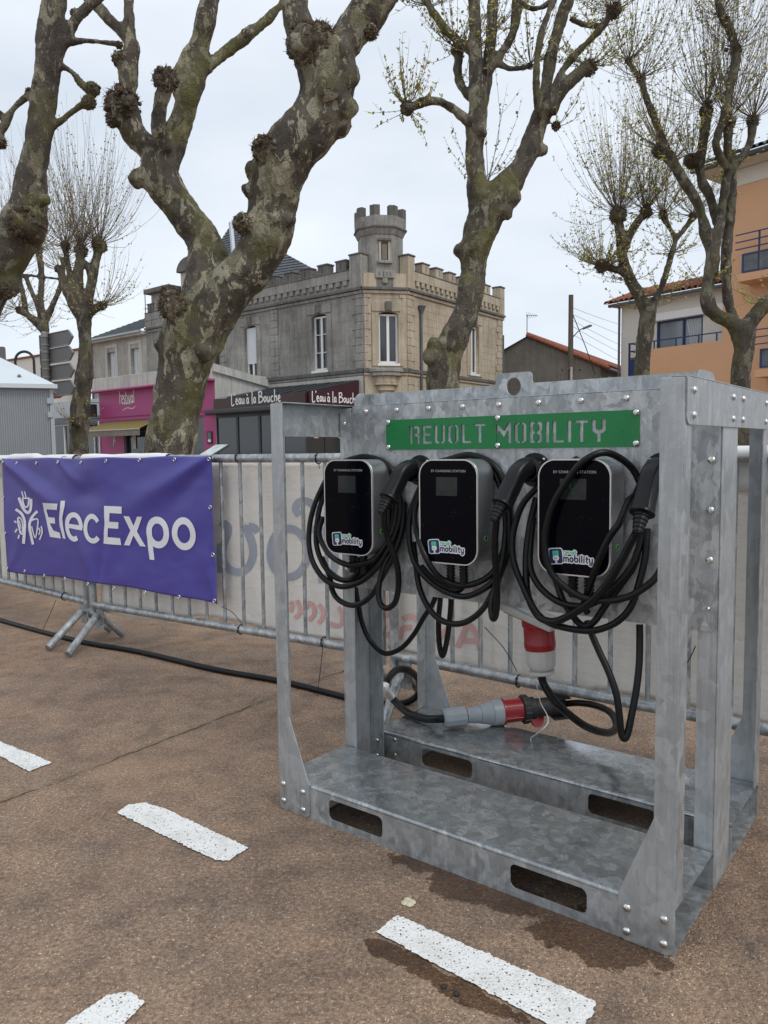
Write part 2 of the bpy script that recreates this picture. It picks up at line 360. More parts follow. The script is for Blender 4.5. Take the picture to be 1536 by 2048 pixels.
dash([(130, 2052), (213, 1993), (262, 1988), (288, 2008), (250, 2052), (205, 2110), (60, 2110)], 'ragged white dash end turned across the other dashes')
# small bits lying on the asphalt
b = MB(); P = gp(817, 1806)
for k in range(4):
    a = k*1.7; b.lathe([(.004, 0), (.011, .002), (.009, .005), (.003, .007)], P+Vector((.008*cos(a), .009*sin(a), .0)), (0, 0, 1), 9)
o = b.build('gum_blob', simple('dried_gum', (.55, .52, .36), .7, 0, .2, 90), org=P, smooth=50); o.location = P; tag(o, 'small pale dried blob on the asphalt between dash and stand', 'blob')
for q, l in (((887, 1976), 'black pebble beside the long white dash'), ((912, 1990), 'tiny black pebble near the long white dash')):
    P = gp(*q); b = MB(); b.lathe([(.001, 0), (.006, .001), (.0065, .004), (.003, .007)], P, (.2, .1, 1), 8); o = b.build('pebble', M['blackm'], org=P, smooth=60); o.location = P; tag(o, l, 'pebble')
# ================================================================ charging stand (galvanised lifting frame)
L, D, HT, HD, MY = 1.2, .795, 1.25, .1045, .312
S = fthing('charging_stand', 'galvanised steel lifting frame with slotted pallet base and green sign, carrying three chargers', 'charging stand', (0, 0, 0))
TH = .004
def fxz(y): return lambda u, v, t: (u, y+t, v)
def plate_xz(name, poly, y0, y1, mat, parent=S, holes=[], bevel=.0008):
    me = shape2d(poly, holes, (y1-y0)/2); me.transform(Matrix.Translation((0, (y0+y1)/2, 0)) @ Matrix.Rotation(pi/2, 4, 'X'))
    return mkobj(name, me, mat, parent, None, bevel, 2)
def slots(): return [rrect(a, b, .022, .083, .016) for a, b in ((.2, .4), (.8, 1.0))]
def base_beam(y0, y1):
    r = .008
    bm = MB()      # deck with a rolled edge down both long sides
    prof = [(y0, HD-r-.003)] + [(y0+r-r*cos(a), HD-r+r*sin(a)) for a in [i*pi/2/5 for i in range(6)]] + [(y1-r+r*sin(a), HD-r+r*cos(a)) for a in [i*pi/2/5 for i in range(6)]] + [(y1, HD-r-.003)]
    inn = [(min(max(y, y0+.003), y1-.003), z-.003) for y, z in prof]
    pts = prof+inn[::-1]; bm.prism(pts[::-1], lambda u, v, t: (t, u, v), 0, L)
    beam = bm.build('base_beam', M['deck'], S, smooth=40)
    for (ya, yb) in ((y0, y0+.003), (y1-.003, y1)):
        plate_xz('beam_wall', rrect(.0, L, 0, HD-r-.0028, .001), ya, yb, M['galvw'], beam, slots())
    for xa, xb in ((.002, .13), (1.07, 1.198)):
        m = MB(); m.box(xa, xb, y0+.0035, y1-.0035, .0008, .0038); m.build('floor_lip', M['galv2'], beam)
    return beam
base_beam(0, MY-.004); base_beam(.483, D)
BOLT = None
def bolt(p, axis, parent=S, r=.0085, name='bolt', socket=True):
    m = MB(); pr = [(r, 0), (r, .0012), (r*.93, .0028), (r*.74, .0045), (r*.45, .0056), (r*.32, .0058)]
    if socket: pr += [(r*.30, .0036), (.0002, .0036)]
    else: pr += [(.0002, .006)]
    m.lathe(pr, p, axis, 14); return m.build(name, M['steel'], parent, smooth=35)
def corner_post(right, back):
    sx = (lambda x: L-x) if right else (lambda x: x)
    yy = (lambda y: D-y) if back else (lambda y: y)
    # flared plate outside the beam
    poly = [(0, HT-.002), (0, .018), (.003, .008), (.010, .002), (.018, .0), (.108, .0), (.117, .003), (.124, .011), (.125, .02), (.125, HD+.002), (.048, .300), (.048, HT-.002)]
    m = MB(); pl = [(sx(x), z) for x, z in poly]
    if right: pl = pl[::-1]
    m.prism(pl, lambda u, v, t: (u, yy(-t), v), .0003, .0003+TH)
    p = m.build('corner_post', M['galvp'], S, bevel=.0012)
    m = MB(); xs = sorted((sx(-.0005), sx(TH-.0005))); ys = sorted((yy(.0), yy(.052)))
    m.box(xs[0], xs[1], ys[0], ys[1], HD+.001, HT-.002); m.build('side_flange', M['galv2'], p, bevel=.001)
    for bx, bz in ((.018, .030), (.018, .083), (.100, .022), (.100, .078)) if not right else ((.022, .024), (.022, .080), (.104, .022), (.104, .077)):
        bolt((sx(bx), yy(-.0043), bz), (0, 1 if back else -1, 0), p, .0095, socket=False)
    return p
for rt in (False, True):
    for bk in (False, True): corner_post(rt, bk)
def mid_post(right):
    sx = (lambda x: L-x) if right else (lambda x: x)
    def bx(m, x0, x1, y0, y1, z0, z1): a, b = sorted((sx(x0), sx(x1))); m.box(a, b, y0, y1, z0, z1)
    m = MB(); bx(m, 0, .004, MY, .450, .001, HT-.005); p = m.build('mid_post', M['galvp'], S, bevel=.0012)
    m = MB(); bx(m, .0045, .05, MY, MY+.004, .001, HT-.006); m.build('flange', M['galvp'], p, bevel=.001)
    m = MB(); bx(m, .0045, .062, .446, .450, .001, HT-.006); m.build('flange', M['galv2'], p, bevel=.001)
    m = MB(); bx(m, .006, .010, .4505, .482, .001, .42); m.build('web_lip', M['galv2'], p)
    for z in (.03, .085):
        bolt((sx(.035), MY+.1305, z), (0, -1, 0), p, .009, socket=False); bolt((sx(.085), .4825, z), (0, -1, 0), p, .009, socket=False)
    m = MB(); bx(m, .05, .11, .4797, .4827, .002, HD-.012); m.build('joint_plate', M['galv2'], p)
    return p
mid_post(False); mid_post(True)
def side_rail(right):
    sx = (lambda x: L-x) if right else (lambda x: x); z0 = 1.151
    m = MB(); poly = rrect(.006, D-.006, z0, HT, .02, rs=(.02, .02, 0, 0)); a, b = (L+.0005, L+.0045) if right else (-.0045, -.0005)
    m.prism(poly if not right else poly, lambda u, v, t: (t, u, v), a, b); r = m.build('side_rail', M['galv2'], S, bevel=.001)
    m = MB(); q = sorted((sx(-.0045), sx(.034))); m.box(q[0], q[1], .02, D-.02, HT+.0003, HT+.0035); m.build('top_flange', M['galv2'], r, bevel=.001)
    for y, z in ((.05, 1.224), (.05, 1.172), (.378, 1.224), (.378, 1.172), (.476, 1.224), (.476, 1.172), (.745, 1.224), (.745, 1.172)):
        bolt((L+.0046 if right else -.0046, y, z), (1 if right else -1, 0, 0), r, .0085, socket=False)
side_rail(False); side_rail(True)
# front panel
PY = MY-.0035
poly = [(.006, .672), (.008, .663), (.014, .657), (.022, .655), (1.176, .655), (1.186, .657), (1.193, .664), (1.195, .674), (1.195, HT-.03), (1.15, HT-.03), (1.15, HT-.002), (.058, HT-.002), (.058, 1.228), (.006, 1.228)]
pan = plate_xz('front_panel', poly, PY, PY+.003, M['galv'], S, bevel=.0006)
m = MB(); m.box(.060, 1.148, PY+.0005, .372, HT-.0015, HT+.0012); m.build('top_fold', M['galv2'], pan, bevel=.0008)
for x in (.115, .238, .358, .478, .598, .721, .844, .966, 1.09): bolt((x, PY-.0002, 1.230), (0, -1, 0), pan, .0085)
for z in (1.195, 1.073, .952, .831, .712): bolt((1.175, PY-.0002, z), (0, -1, 0), pan, .0095 if z > .72 else .005); bolt((.023, PY-.0002, z), (0, -1, 0), pan, .0075)
# lifting plate with a lug and end tabs
lug = [(.066, 1.10), (1.134, 1.10), (1.134, 1.292), (.668, 1.292), (.664, 1.300), (.664, 1.317), (.656, 1.325), (.556, 1.325), (.548, 1.317), (.548, 1.300), (.544, 1.292), (.066, 1.292)]
hole = [(.606+.024*cos(a), 1.285+.026*sin(a)) for a in [2*pi*k/24 for k in range(24)]]
lp = plate_xz('lifting_plate', lug, .381, .387, M['galv'], S, [hole], .001)
for x in (.0625, 1.1345):
    m = MB(); m.prism(rrect(.313, .470, 1.13, 1.293, .03, rs=(0, 0, .035, .035)), lambda u, v, t: (x+t, u, v), 0, .0035); m.build('end_tab', M['galv2'], lp, bevel=.0008)
# green sign plate, letters cut through
def st_letters():
    H = 1.0; w = .145; g = .035; G = {}
    def P(*a): return list(a)
    def R(x0, x1, y0, y1): return [(x0, y0), (x1, y0), (x1, y1), (x0, y1)]
    def halfO(W, left):
        c = .13; i = .06; k = W/2-g/2
        p = [(k, 0), (c, 0), (0, c), (0, 1-c), (c, 1), (k, 1), (k, 1-w*.62), (w+i*.6, 1-w*.62), (w, 1-w*.62-i), (w, w*.62+i), (w+i*.6, w*.62), (k, w*.62)]
        return p if left else [(W-x, y) for x, y in p][::-1]
    G['R'] = (.5, [R(0, w, 0, 1), P((w+g, 1-w), (w+g, 1), (.40, 1), (.5, .9), (.5, .62), (.42, .53), (.5, .44), (.5, 0), (.5-w, 0), (.5-w, .40), (w+g+.02, .44), (w+g+.02, .58), (.5-w, .62), (.5-w, 1-w))])
    G['E'] = (.46, [P((0, 0), (.46, 0), (.46, w), (w, w), (w, .44), (.40, .44), (.40, .58), (w, .58), (w, 1-w), (.46, 1-w), (.46, 1), (0, 1))])
    G['V'] = (.5, [P((0, 1), (0, .1), (.09, 0), (.25-g/2, 0), (.25-g/2, w*.7), (w, w*.9), (w, 1)), P((.25+g/2, 0), (.41, 0), (.5, .1), (.5, 1), (.5-w, 1), (.5-w, w*.9), (.25+g/2, w*.7))])
    G['O'] = (.5, [halfO(.5, True), halfO(.5, False)])
    G['L'] = (.44, [P((0, 0), (.44, 0), (.44, w*.8), (w, w*.8), (w, 1), (0, 1))])
    G['T'] = (.5, [P((.25-w/2, 0), (.25+w/2, 0), (.25+w/2, 1-w*.85), (.5, 1-w*.85), (.5, 1), (0, 1), (0, 1-w*.85), (.25-w/2, 1-w*.85))])
    G['M'] = (.62, [P((0, 0), (.06, 0), (.06, .55), (.09, .62), (.31, .28), (.47, .62), (.47, 0), (.62, 0), (.62, 1), (.5, 1), (.31, .62), (.08, .92), (0, .92))])
    G['B'] = (.5, [P((0, 0), (.22, 0), (.22, w*.7), (w, w*.7), (w, .44), (.22, .44), (.22, .56), (w, .56), (w, 1-w*.7), (.22, 1-w*.7), (.22, 1), (0, 1)),
                   P((.22+g, 1), (.42, 1), (.5, .92), (.5, .6), (.44, .5), (.5, .40), (.5, .08), (.42, 0), (.22+g, 0), (.22+g, w*.7), (.5-w, w*.9), (.5-w, .40), (.22+g, .44), (.22+g, .56), (.5-w, .60), (.5-w, 1-w*.9), (.22+g, 1-w*.7))])
    G['I'] = (w, [R(0, w, 0, 1)])
    G['Y'] = (.5, [P((.25-w/2, 0), (.25+w/2, 0), (.25+w/2, .36), (.44, .42), (.5, .52), (.5, 1), (.5-w, 1), (.5-w, .6), (.46-w, .55), (.04+w, .55), (w, .6), (w, 1), (0, 1), (0, .52), (.06, .42), (.25-w/2, .36))])
    return G
G = st_letters(); holes = []
def put(word, x0, x1, z0, z1, gap=.13):
    tot = sum(G[c][0] for c in word)+gap*(len(word)-1); sx = (x1-x0)/tot; x = 0
    for c in word:
        for poly in G[c][1]: holes.append([(x0+(x+a)*sx, z0+b*(z1-z0)) for a, b in poly])
        x += G[c][0]+gap
put('REVOLT', .288, .556, 1.124, 1.179); put('MOBILITY', .592, .913, 1.121, 1.179)
sg = plate_xz('sign_plate', rrect(.198, 1.001, 1.107, 1.200, .008), PY-.0038, PY-.0008, M['green'], S, holes, 0); sg['label'] = 'green plate with stencil cut lettering'
for x in (.207, .597, .993):
    for z in (1.115, 1.193): bolt((x, PY-.0039, z), (0, -1, 0), sg, .0085)
# ================================================================ chargers, holsters, cables
CY0, CY1 = .200, .288
def strokes_xz(paths, w, y, dy=.00012):          # flat lettering on a plane facing -y
    m = MB()
    for k, pth in enumerate(paths):
        Lq, Rq = ribbon2d(pth, w); n = len(Lq); yy = y-dy*(k % 5)
        m.add([(p.x, yy, p.y) for p in Lq]+[(p.x, yy, p.y) for p in Rq], [(i, n+i, n+i+1, i+1) for i in range(n-1)])
        for e in (pth[0], pth[-1]):
            m.add([(e[0]+w/2*cos(a), yy-dy*.4, e[1]+w/2*sin(a)) for a in [2*pi*j/10 for j in range(10)]], [tuple(range(10))])
    return m
def arc(cx, cy, rx, ry, a0, a1, n=12): return [(cx+rx*cos(radians(a0+(a1-a0)*i/n)), cy+ry*sin(radians(a0+(a1-a0)*i/n))) for i in range(n+1)]
def low(c):        # rounded lower-case strokes, x-height 1
    return {'m': (1.25, [[(0, 0), (0, 1)], arc(.3, .62, .3, .36, 180, 0)+[(.6, 0)], arc(.9, .62, .3, .36, 180, 0)+[(1.2, 0)]]),
            'o': (.85, [arc(.4, .5, .4, .5, 0, 360, 20)]), 'b': (.85, [[(0, 1.6), (0, .5)], arc(.4, .5, .4, .5, 0, 360, 20)]),
            'i': (.2, [[(.05, 0), (.05, 1)], [(.05, 1.38), (.05, 1.4)]]), 'l': (.2, [[(.05, 0), (.05, 1.6)]]),
            't': (.5, [[(.18, 1.45), (.18, .2)]+arc(.38, .2, .2, .2, 180, 270, 5), [(0, 1), (.45, 1)]]),
            'y': (.8, [[(0, 1), (.02, .4)]+arc(.36, .4, .34, .38, 180, 300, 6), [(.72, 1), (.72, .1)]+arc(.36, -.05, .36, .42, 10, -140, 8)]),
            'r': (.5, [[(0, 0), (0, 1)], arc(.35, .6, .35, .4, 180, 70, 6)]), 'e': (.85, [[(.05, .52), (.78, .52)]+arc(.4, .5, .4, .5, 0, 300, 16)]),
            'v': (.8, [[(0, 1), (.36, 0), (.72, 1)]])}[c]
def word(wd, x0, z0, h, gap=.36):
    out = []; x = 0
    for c in wd:
        adv, st = low(c); out += [[(x0+(x+a)*h, z0+b*h) for a, b in s] for s in st]; x += adv+gap
    return out, x0+(x-gap)*h
def charger(cx, label, lit):
    x0, x1, z0, z1 = cx-.098, cx+.098, .780, 1.078; base = (cx, .25, z0)
    c = fthing('ev_charger', label, 'charger', base, 'wall chargers on the steel panel'); O = dict(parent=c, org=base)
    pl = rrect(x0, x1, z0, z1, .046, 10)
    m = MB(); m.prism(pl, lambda u, v, t: (u, t, v), CY0+.004, CY1); m.build('body', M['alu'], smooth=40, bevel=.002, **O)
    m = MB(); m.prism(rrect(cx-.06, cx+.06, z0+.05, z1-.05, .01), lambda u, v, t: (u, t, v), CY1+.0005, PY-.0003); m.build('wall_bracket', M['blackp'], **O)
    me = shape2d(pl, [rrect(x0+.0032, x1-.0032, z0+.0032, z1-.0032, .043, 10)], .0022); me.transform(Matrix.Translation((-base[0], CY0+.0018-base[1], -base[2])) @ Matrix.Rotation(pi/2, 4, 'X')); mkobj('rim', me, M['rim'], c, None, .0006)
    m = MB(); m.prism(rrect(x0+.0034, x1-.0034, z0+.0034, z1-.0034, .0428, 10), lambda u, v, t: (u, t, v), CY0+.0005, CY0+.0036); fr = m.build('front_glass', M['bglass'], **O)
    m = MB(); sx = cx-.0 if lit else cx-.002; m.add([(sx-.037, CY0+.0002, .975), (sx+.034, CY0+.0002, .975), (sx+.034, CY0+.0002, 1.028), (sx-.037, CY0+.0002, 1.028)], [(0, 1, 2, 3)]); m.build('display', M['screen'], fr, org=base)
    if lit:
        g1 = strokes_xz([[(cx-.007, 1.017), (cx-.007, 1.011)], [(cx+.003, 1.017), (cx+.003, 1.011)], arc(cx-.002, 1.011, .009, .009, 180, 360, 8), [(cx-.002, 1.002), (cx-.002, .988)]], .0028, CY0+.0000); g1.build('display_symbol', simple('dim_green_symbol', (.012, .07, .03), .4), fr, org=base)
    # heading in small capitals
    tx = bpy.data.curves.new('t', 'FONT'); tx.body = 'EV CHARGING STATION'; tx.size = .0098; tx.align_x = 'CENTER'; tx.space_character = 1.08
    ob = bpy.data.objects.new('t', tx); COL.objects.link(ob); dg = bpy.context.evaluated_depsgraph_get(); me = bpy.data.meshes.new_from_object(ob.evaluated_get(dg)); bpy.data.objects.remove(ob)
    me.transform(Matrix.Translation((cx+.002-base[0], CY0+.0003-base[1], 1.042-base[2])) @ Matrix.Rotation(pi/2, 4, 'X')); mkobj('heading_print', me, M['palep'], fr)
    # sticker
    sx, sz, h = cx-.066, .806, .0105; w1, xe = word('mobility', sx+.041, sz+.010, h); w2, _ = word('revolt', sx+.041, sz+.029, h*.62, .30)
    st = strokes_xz(w1, .0098, CY0+.0002, .00001); st2 = strokes_xz(w2, .0060, CY0+.0002, .00001); st.v += []
    n0 = len(st.v); st.v += st2.v; st.f += [tuple(i+n0 for i in f) for f in st2.f]
    rot = Matrix.Rotation(radians(6), 3, 'Y'); cc = Vector((sx+.019, 0, sz+.021))
    def rs(m_, poly, y, deg=-6):
        R_ = Matrix.Rotation(radians(deg), 3, 'Y'); n1 = len(m_.v)
        m_.add([(R_ @ (Vector((a, 0, b_))-cc))+cc+Vector((0, y, 0)) for a, b_ in poly], [tuple(range(len(poly)))])
    rs(st, rrect(sx-.0015, sx+.0395, sz+.0005, sz+.0430, .007), CY0+.0001); sk_ = st.build('sticker', M['white'], fr, org=base)
    m = MB(); rs(m, rrect(sx+.001, sx+.037, sz+.0025, sz+.0405, .006), CY0-.0001); m.build('logo_tile', M['navy'], sk_, org=base)
    m = MB(); rs(m, rrect(sx+.0105, sx+.0275, sz+.010, sz+.024, .006), CY0-.0003); rs(m, rrect(sx+.0165, sx+.0215, sz+.0015, sz+.012, .0005), CY0-.0003); m.build('logo_plug', M['white'], sk_, org=base)
    m = MB()
    for a in (.0105, .0165, .0225): rs(m, rrect(sx+a, sx+a+.005, sz+.022, sz+.034, .002), CY0-.0004)
    rs(m, rrect(sx+.0105, sx+.0275, sz+.0305, sz+.036, .0025), CY0-.00045); m.build('logo_prongs', M['teal'], sk_, org=base)
    m = strokes_xz([arc(sx+.0185, sz+.0185, .0038, .003, 200, 340, 6)], .0014, CY0-.0005); m.build('logo_mark', M['navy'], sk_, org=base)
    strokes_xz(w1, .0036, CY0-.0001, .00002).build('sticker_word', M['navy'], sk_, org=base); strokes_xz(w2, .0022, CY0-.0001, .00002).build('sticker_word', M['teal'], sk_, org=base)
    # key lock on the side
    m = MB(); m.lathe([(.0085, 0), (.0085, .0015), (.0065, .0018), (.0062, .0005)], (x1+.0003, .245, .855), (1, 0, 0), 16); lk = m.build('key_lock', simple('green_ring', (.10, .42, .10), .35), smooth=40, **O)
    m = MB(); m.lathe([(.0061, .0006), (.0055, .001), (.0002, .0012)], (x1+.0003, .245, .855), (1, 0, 0), 14); m.build('keyhole', M['blackp'], lk, org=base)
    for gx in (-.018, .026):          # ribbed cable glands
        prof = []
        for i in range(7): prof += [(.0135, -.009*i), (.0135, -.009*i-.0045), (.0105, -.009*i-.0050), (.0105, -.009*i-.0085)]
        m = MB(); m.lathe([(r, h_) for r, h_ in prof], (cx+gx, .243, z0-.0005), (0, 0, 1), 12); m.build('cable_gland', M['blackp'], smooth=40, **O)
    return c
charger(.124, 'black glass wall charger beside the stand\'s open end, nearest the purple banner', False)
charger(.494, 'black glass wall charger in the middle of the three on the panel', False)
charger(.872, 'black glass wall charger with a cable loop hanging across its front', True)
def rcable(pts, r, per=7, wob=0): return spline(pts, per), r
def cable(name, label, base, paths, r=.0091, group=None, mat='blacks', cat='cable'):
    c = fthing(name, label, cat, base, group)
    for pth in paths:
        m = MB(); m.tube(spline(pth, 7), r, 9); m.build('cable', M[mat], c, org=base, smooth=60)
    return c
A = lambda x, y, d: fl(600+x*.21488, 900+y*.21488, d)
B = lambda x, y, d: fl(800+x*.21488, 890+y*.21488, d)
C = lambda x, y, d: fl(1000+x*.22135, 880+y*.22135, d)
Dd = lambda x, y, d: fl(990+x*.20833, 1180+y*.20833, d)
def gun(c, hx, hz, tip, base):
    """type 2 connector: nose in the holster, grip turned down towards `tip` (local point)."""
    O = dict(parent=c, org=base); tip = Vector(tip)
    p0 = Vector((hx, .292, hz)); p1 = Vector((hx+.002, .266, hz+.008)); p2 = Vector((hx+.003, .244, hz+.008))
    pts = spline([p0, p1, p2, p2.lerp(tip, .28)+Vector((0, -.008, .010)), p2.lerp(tip, .62)+Vector((0, -.004, .005)), tip], 6)
    n = len(pts); m = MB(); ring = []
    for i, p in enumerate(pts):
        t = (pts[min(i+1, n-1)]-pts[max(i-1, 0)]).normalized(); sx = Vector((1, 0, 0)); sx = (sx-t*sx.dot(t)).normalized(); up = t.cross(sx)
        f = i/(n-1); w = .0255-.003*sin(pi*f)+(.001 if f > .9 else 0); h = .026-.003*f
        ring.append([p+sx*(w*sg(cos(a), .55))+up*(h*sg(sin(a), .55)) for a in [2*pi*k/20 for k in range(20)]])
    k = 20; m.add([v for r_ in ring for v in r_], [(i*k+j, i*k+(j+1) % k, (i+1)*k+(j+1) % k, (i+1)*k+j) for i in range(n-1) for j in range(k)]+[tuple(range(k-1, -1, -1)), tuple(range((n-1)*k, n*k))])
    m.build('connector_grip', M['blackp'], smooth=42, **O)
    t = (pts[-1]-pts[-3]).normalized()
    m = MB(); m.lathe([(.0300, -.002), (.0305, .003), (.0270, .005)], pts[-1], t, 18); m.build('grip_collar', M['blackp'], smooth=40, **O)
    pr = []
    for i in range(5): pr += [(.0195-.0018*i, .005+.010*i), (.0195-.0018*i, .005+.010*i+.0065), (.0165-.0016*i, .005+.010*i+.007), (.0165-.0016*i, .005+.010*i+.0095)]
    m = MB(); m.lathe(pr, pts[-1], t, 14); m.build('strain_relief', M['blackp'], smooth=40, **O)
    return pts[-1]+t*.05, t
def sg(v, e): return math.copysign(abs(v)**e, v)
HOL = [(.327, 1.043), (.712, 1.047), (1.060, 1.045)]
for i, ((hx, hz), nm) in enumerate(zip(HOL, ('between the first two chargers from the purple banner', 'between the middle charger and the looped one', 'half hidden by the corner post'))):
    base = (hx, PY, hz); h = fthing('connector_holster', 'round black plug holster '+nm, 'holster', base, 'plug holsters on the panel'); O = dict(parent=h, org=base)
    m = MB(); m.prism([(hx+.047*cos(a)*(1 if abs(sin(a)) > .3 else 1.0), hz+.047*sin(a)) for a in [2*pi*k/28 for k in range(28)]], lambda u, v, t: (u, t, v), PY-.006, PY-.0004); m.build('flange', M['blackp'], bevel=.001, **O)
    m = MB(); m.lathe([(.034, 0), (.034, .045), (.030, .047), (.029, .02)], (hx, PY-.006, hz), (0, -1, 0), 24); m.build('cup', M['blackp'], smooth=40, **O)
    for a in (.78, 2.36, 3.93, 5.5):
        m = MB(); m.lathe([(.0042, 0), (.004, .002), (.0015, .0028)], (hx+.041*cos(a), PY-.0062, hz+.041*sin(a)), (0, -1, 0), 9); m.build('screw', M['steel'], smooth=40, **O)
# --- charger 1 cables
base = (.2, .26, .75)
c = cable('charging_cable', 'black charging cable coiled round the charger nearest the purple banner, its plug holstered', base, [
    [A(470, 85, .286), A(330, 150, .292), A(215, 330, .285), A(120, 560, .262), A(82, 800, .245), A(112, 1020, .235), A(222, 1195, .232), A(380, 1272, .235), A(560, 1228, .240), A(700, 1110, .246), A(800, 960, .262), A(885, 790, .280), A(935, 600, .290), A(925, 400, .292), A(880, 225, .291), A(770, 110, .290), A(610, 62, .290), A(470, 85, .286)],
    [A(560, 75, .300), A(330, 180, .303), A(215, 440, .290), A(165, 640, .268), A(152, 860, .255), A(205, 1040, .248), A(300, 1165, .246), A(420, 1213, .250), A(560, 1170, .256), A(700, 1030, .268), A(800, 860, .286), A(860, 650, .300), A(860, 400, .303), A(830, 230, .302), A(740, 120, .301), A(640, 85, .300)],
    [A(215, 620, .268), A(178, 780, .255), A(250, 945, .235), A(360, 1035, .222), A(480, 1075, .220), A(620, 1048, .228), A(700, 1005, .238), A(800, 870, .262), A(875, 700, .285), A(905, 500, .296)],
    [A(200, 1000, .262), A(270, 1150, .262), A(300, 1300, .260), A(355, 1390, .255), A(460, 1442, .250), A(565, 1430, .250), A(680, 1335, .250), A(760, 1190, .258), A(880, 960, .275), A(955, 720, .292), A(965, 480, .300)],
    [A(535, 1000, .243), A(540, 1120, .246), A(480, 1190, .252), A(380, 1205, .262), A(260, 1120, .27)]], group='charging cables')
e, t = gun(c, *HOL[0], A(830, 445, .165), base)
m = MB(); m.tube(spline([e-t*.012, A(785, 600, .168), A(785, 700, .176), A(825, 850, .190), A(885, 1000, .205), A(915, 1150, .215), A(913, 1300, .220), A(880, 1425, .222), A(805, 1472, .226), A(742, 1415, .236), A(735, 1260, .245), A(790, 1060, .262), A(860, 930, .280), A(930, 760, .296)], 7), .0094, 9); m.build('cable', M['blacks'], c, org=base, smooth=60)
# --- charger 2 cables
base = (.58, .26, .72)
c = cable('charging_cable', 'black charging cable coiled round the middle charger, with a wide sag below it', base, [
    [B(480, 125, .290), B(300, 200, .298), B(168, 440, .290), B(98, 640, .268), B(86, 850, .252), B(120, 1050, .240), B(205, 1195, .234), B(330, 1310, .234), B(480, 1388, .236), B(620, 1408, .240), B(780, 1340, .250), B(900, 1230, .268), B(985, 1060, .284), B(1020, 850, .295), B(1010, 600, .300), B(960, 330, .300), B(850, 170, .296), B(650, 92, .292), B(480, 125, .290)],
    [B(560, 130, .303), B(320, 230, .304), B(180, 480, .286), B(138, 640, .262), B(158, 820, .215), B(228, 1020, .190), B(320, 1180, .200), B(420, 1265, .222), B(560, 1308, .240), B(700, 1288, .250), B(850, 1200, .268), B(950, 1020, .288), B(985, 800, .302), B(960, 500, .305), B(880, 260, .304), B(760, 150, .303)],
    [B(125, 900, .262), B(150, 1130, .262), B(180, 1320, .256), B(250, 1490, .250), B(350, 1608, .246), B(480, 1663, .245), B(620, 1645, .248), B(760, 1540, .254), B(860, 1380, .264), B(940, 1180, .28), B(1000, 930, .297), B(1015, 700, .304)],
    [B(595, 1150, .243), B(600, 1270, .246), B(560, 1345, .25), B(480, 1350, .254), B(330, 1270, .26), B(200, 1130, .27)]], group='charging cables')
e, t = gun(c, *HOL[1], B(955, 545, .165), base)
m = MB(); m.tube(spline([e-t*.012, B(895, 720, .170), B(884, 860, .180), B(884, 1020, .190), B(898, 1250, .205), B(902, 1450, .215), B(888, 1585, .222), B(866, 1612, .228), B(850, 1520, .236), B(875, 1360, .25), B(955, 1060, .272), B(985, 820, .292)], 7), .0096, 9); m.build('cable', M['blacks'], c, org=base, smooth=60)
# --- charger 3 cables
base = (.95, .24, .70)
c = cable('charging_cable', 'tangled black charging cable looped across the front of the charger with a lit screen', base, [
    [C(1275, 405, .292), C(1200, 262, .284), C(1080, 160, .255), C(950, 115, .215), C(820, 150, .188), C(700, 242, .180), C(590, 395, .178), C(490, 560, .178), C(430, 740, .178), C(405, 900, .178), C(420, 1080, .178), C(480, 1222, .180), C(600, 1340, .185), C(740, 1418, .19), C(900, 1450, .19), C(1080, 1438, .20), C(1260, 1365, .222), C(1440, 1195, .25), C(1500, 900, .285)],
    [C(1290, 340, .300), C(1230, 480, .285), C(1160, 560, .235), C(1080, 745, .188), C(985, 880, .178), C(905, 1050, .176), C(850, 1200, .180), C(805, 1340, .195), C(760, 1480, .22), C(790, 1560, .235)],
    [C(700, 170, .298), C(450, 300, .300), C(325, 440, .288), C(205, 580, .270), C(132, 780, .256), C(108, 950, .246), C(132, 1130, .238), C(215, 1340, .230), C(310, 1530, .226), C(420, 1640, .226), C(570, 1692, .228), C(760, 1722, .230), C(900, 1710, .232), C(1060, 1640, .238), C(1180, 1510, .246), C(1255, 1300, .262), C(1312, 1050, .28), C(1325, 800, .295)],
    [C(300, 700, .286), C(275, 950, .27), C(275, 1150, .256), C(340, 1300, .246), C(460, 1420, .238), C(600, 1487, .234), C(760, 1500, .234), C(900, 1440, .238), C(1060, 1300, .25), C(1200, 1120, .268), C(1290, 850, .292)],
    [C(480, 1180, .262), C(555, 1420, .252), C(640, 1565, .246), C(720, 1660, .242), C(790, 1680, .241), C(860, 1632, .243), C(950, 1500, .25), C(1090, 1310, .265), C(1210, 1130, .284), C(1270, 900, .297)]], group='charging cables')
e, t = gun(c, *HOL[2], C(1285, 655, .165), base)
m = MB(); m.tube(spline([e-t*.012, C(1230, 840, .166), C(1175, 940, .168), C(1080, 1120, .170), C(985, 1280, .175), C(855, 1430, .182), C(705, 1540, .195), C(560, 1618, .208), C(455, 1640, .216), C(345, 1590, .226), C(265, 1445, .236), C(236, 1280, .246), C(240, 1000, .262), C(275, 750, .28), C(330, 520, .295)], 7), .0100, 9); m.build('cable', M['blacks'], c, org=base, smooth=60)
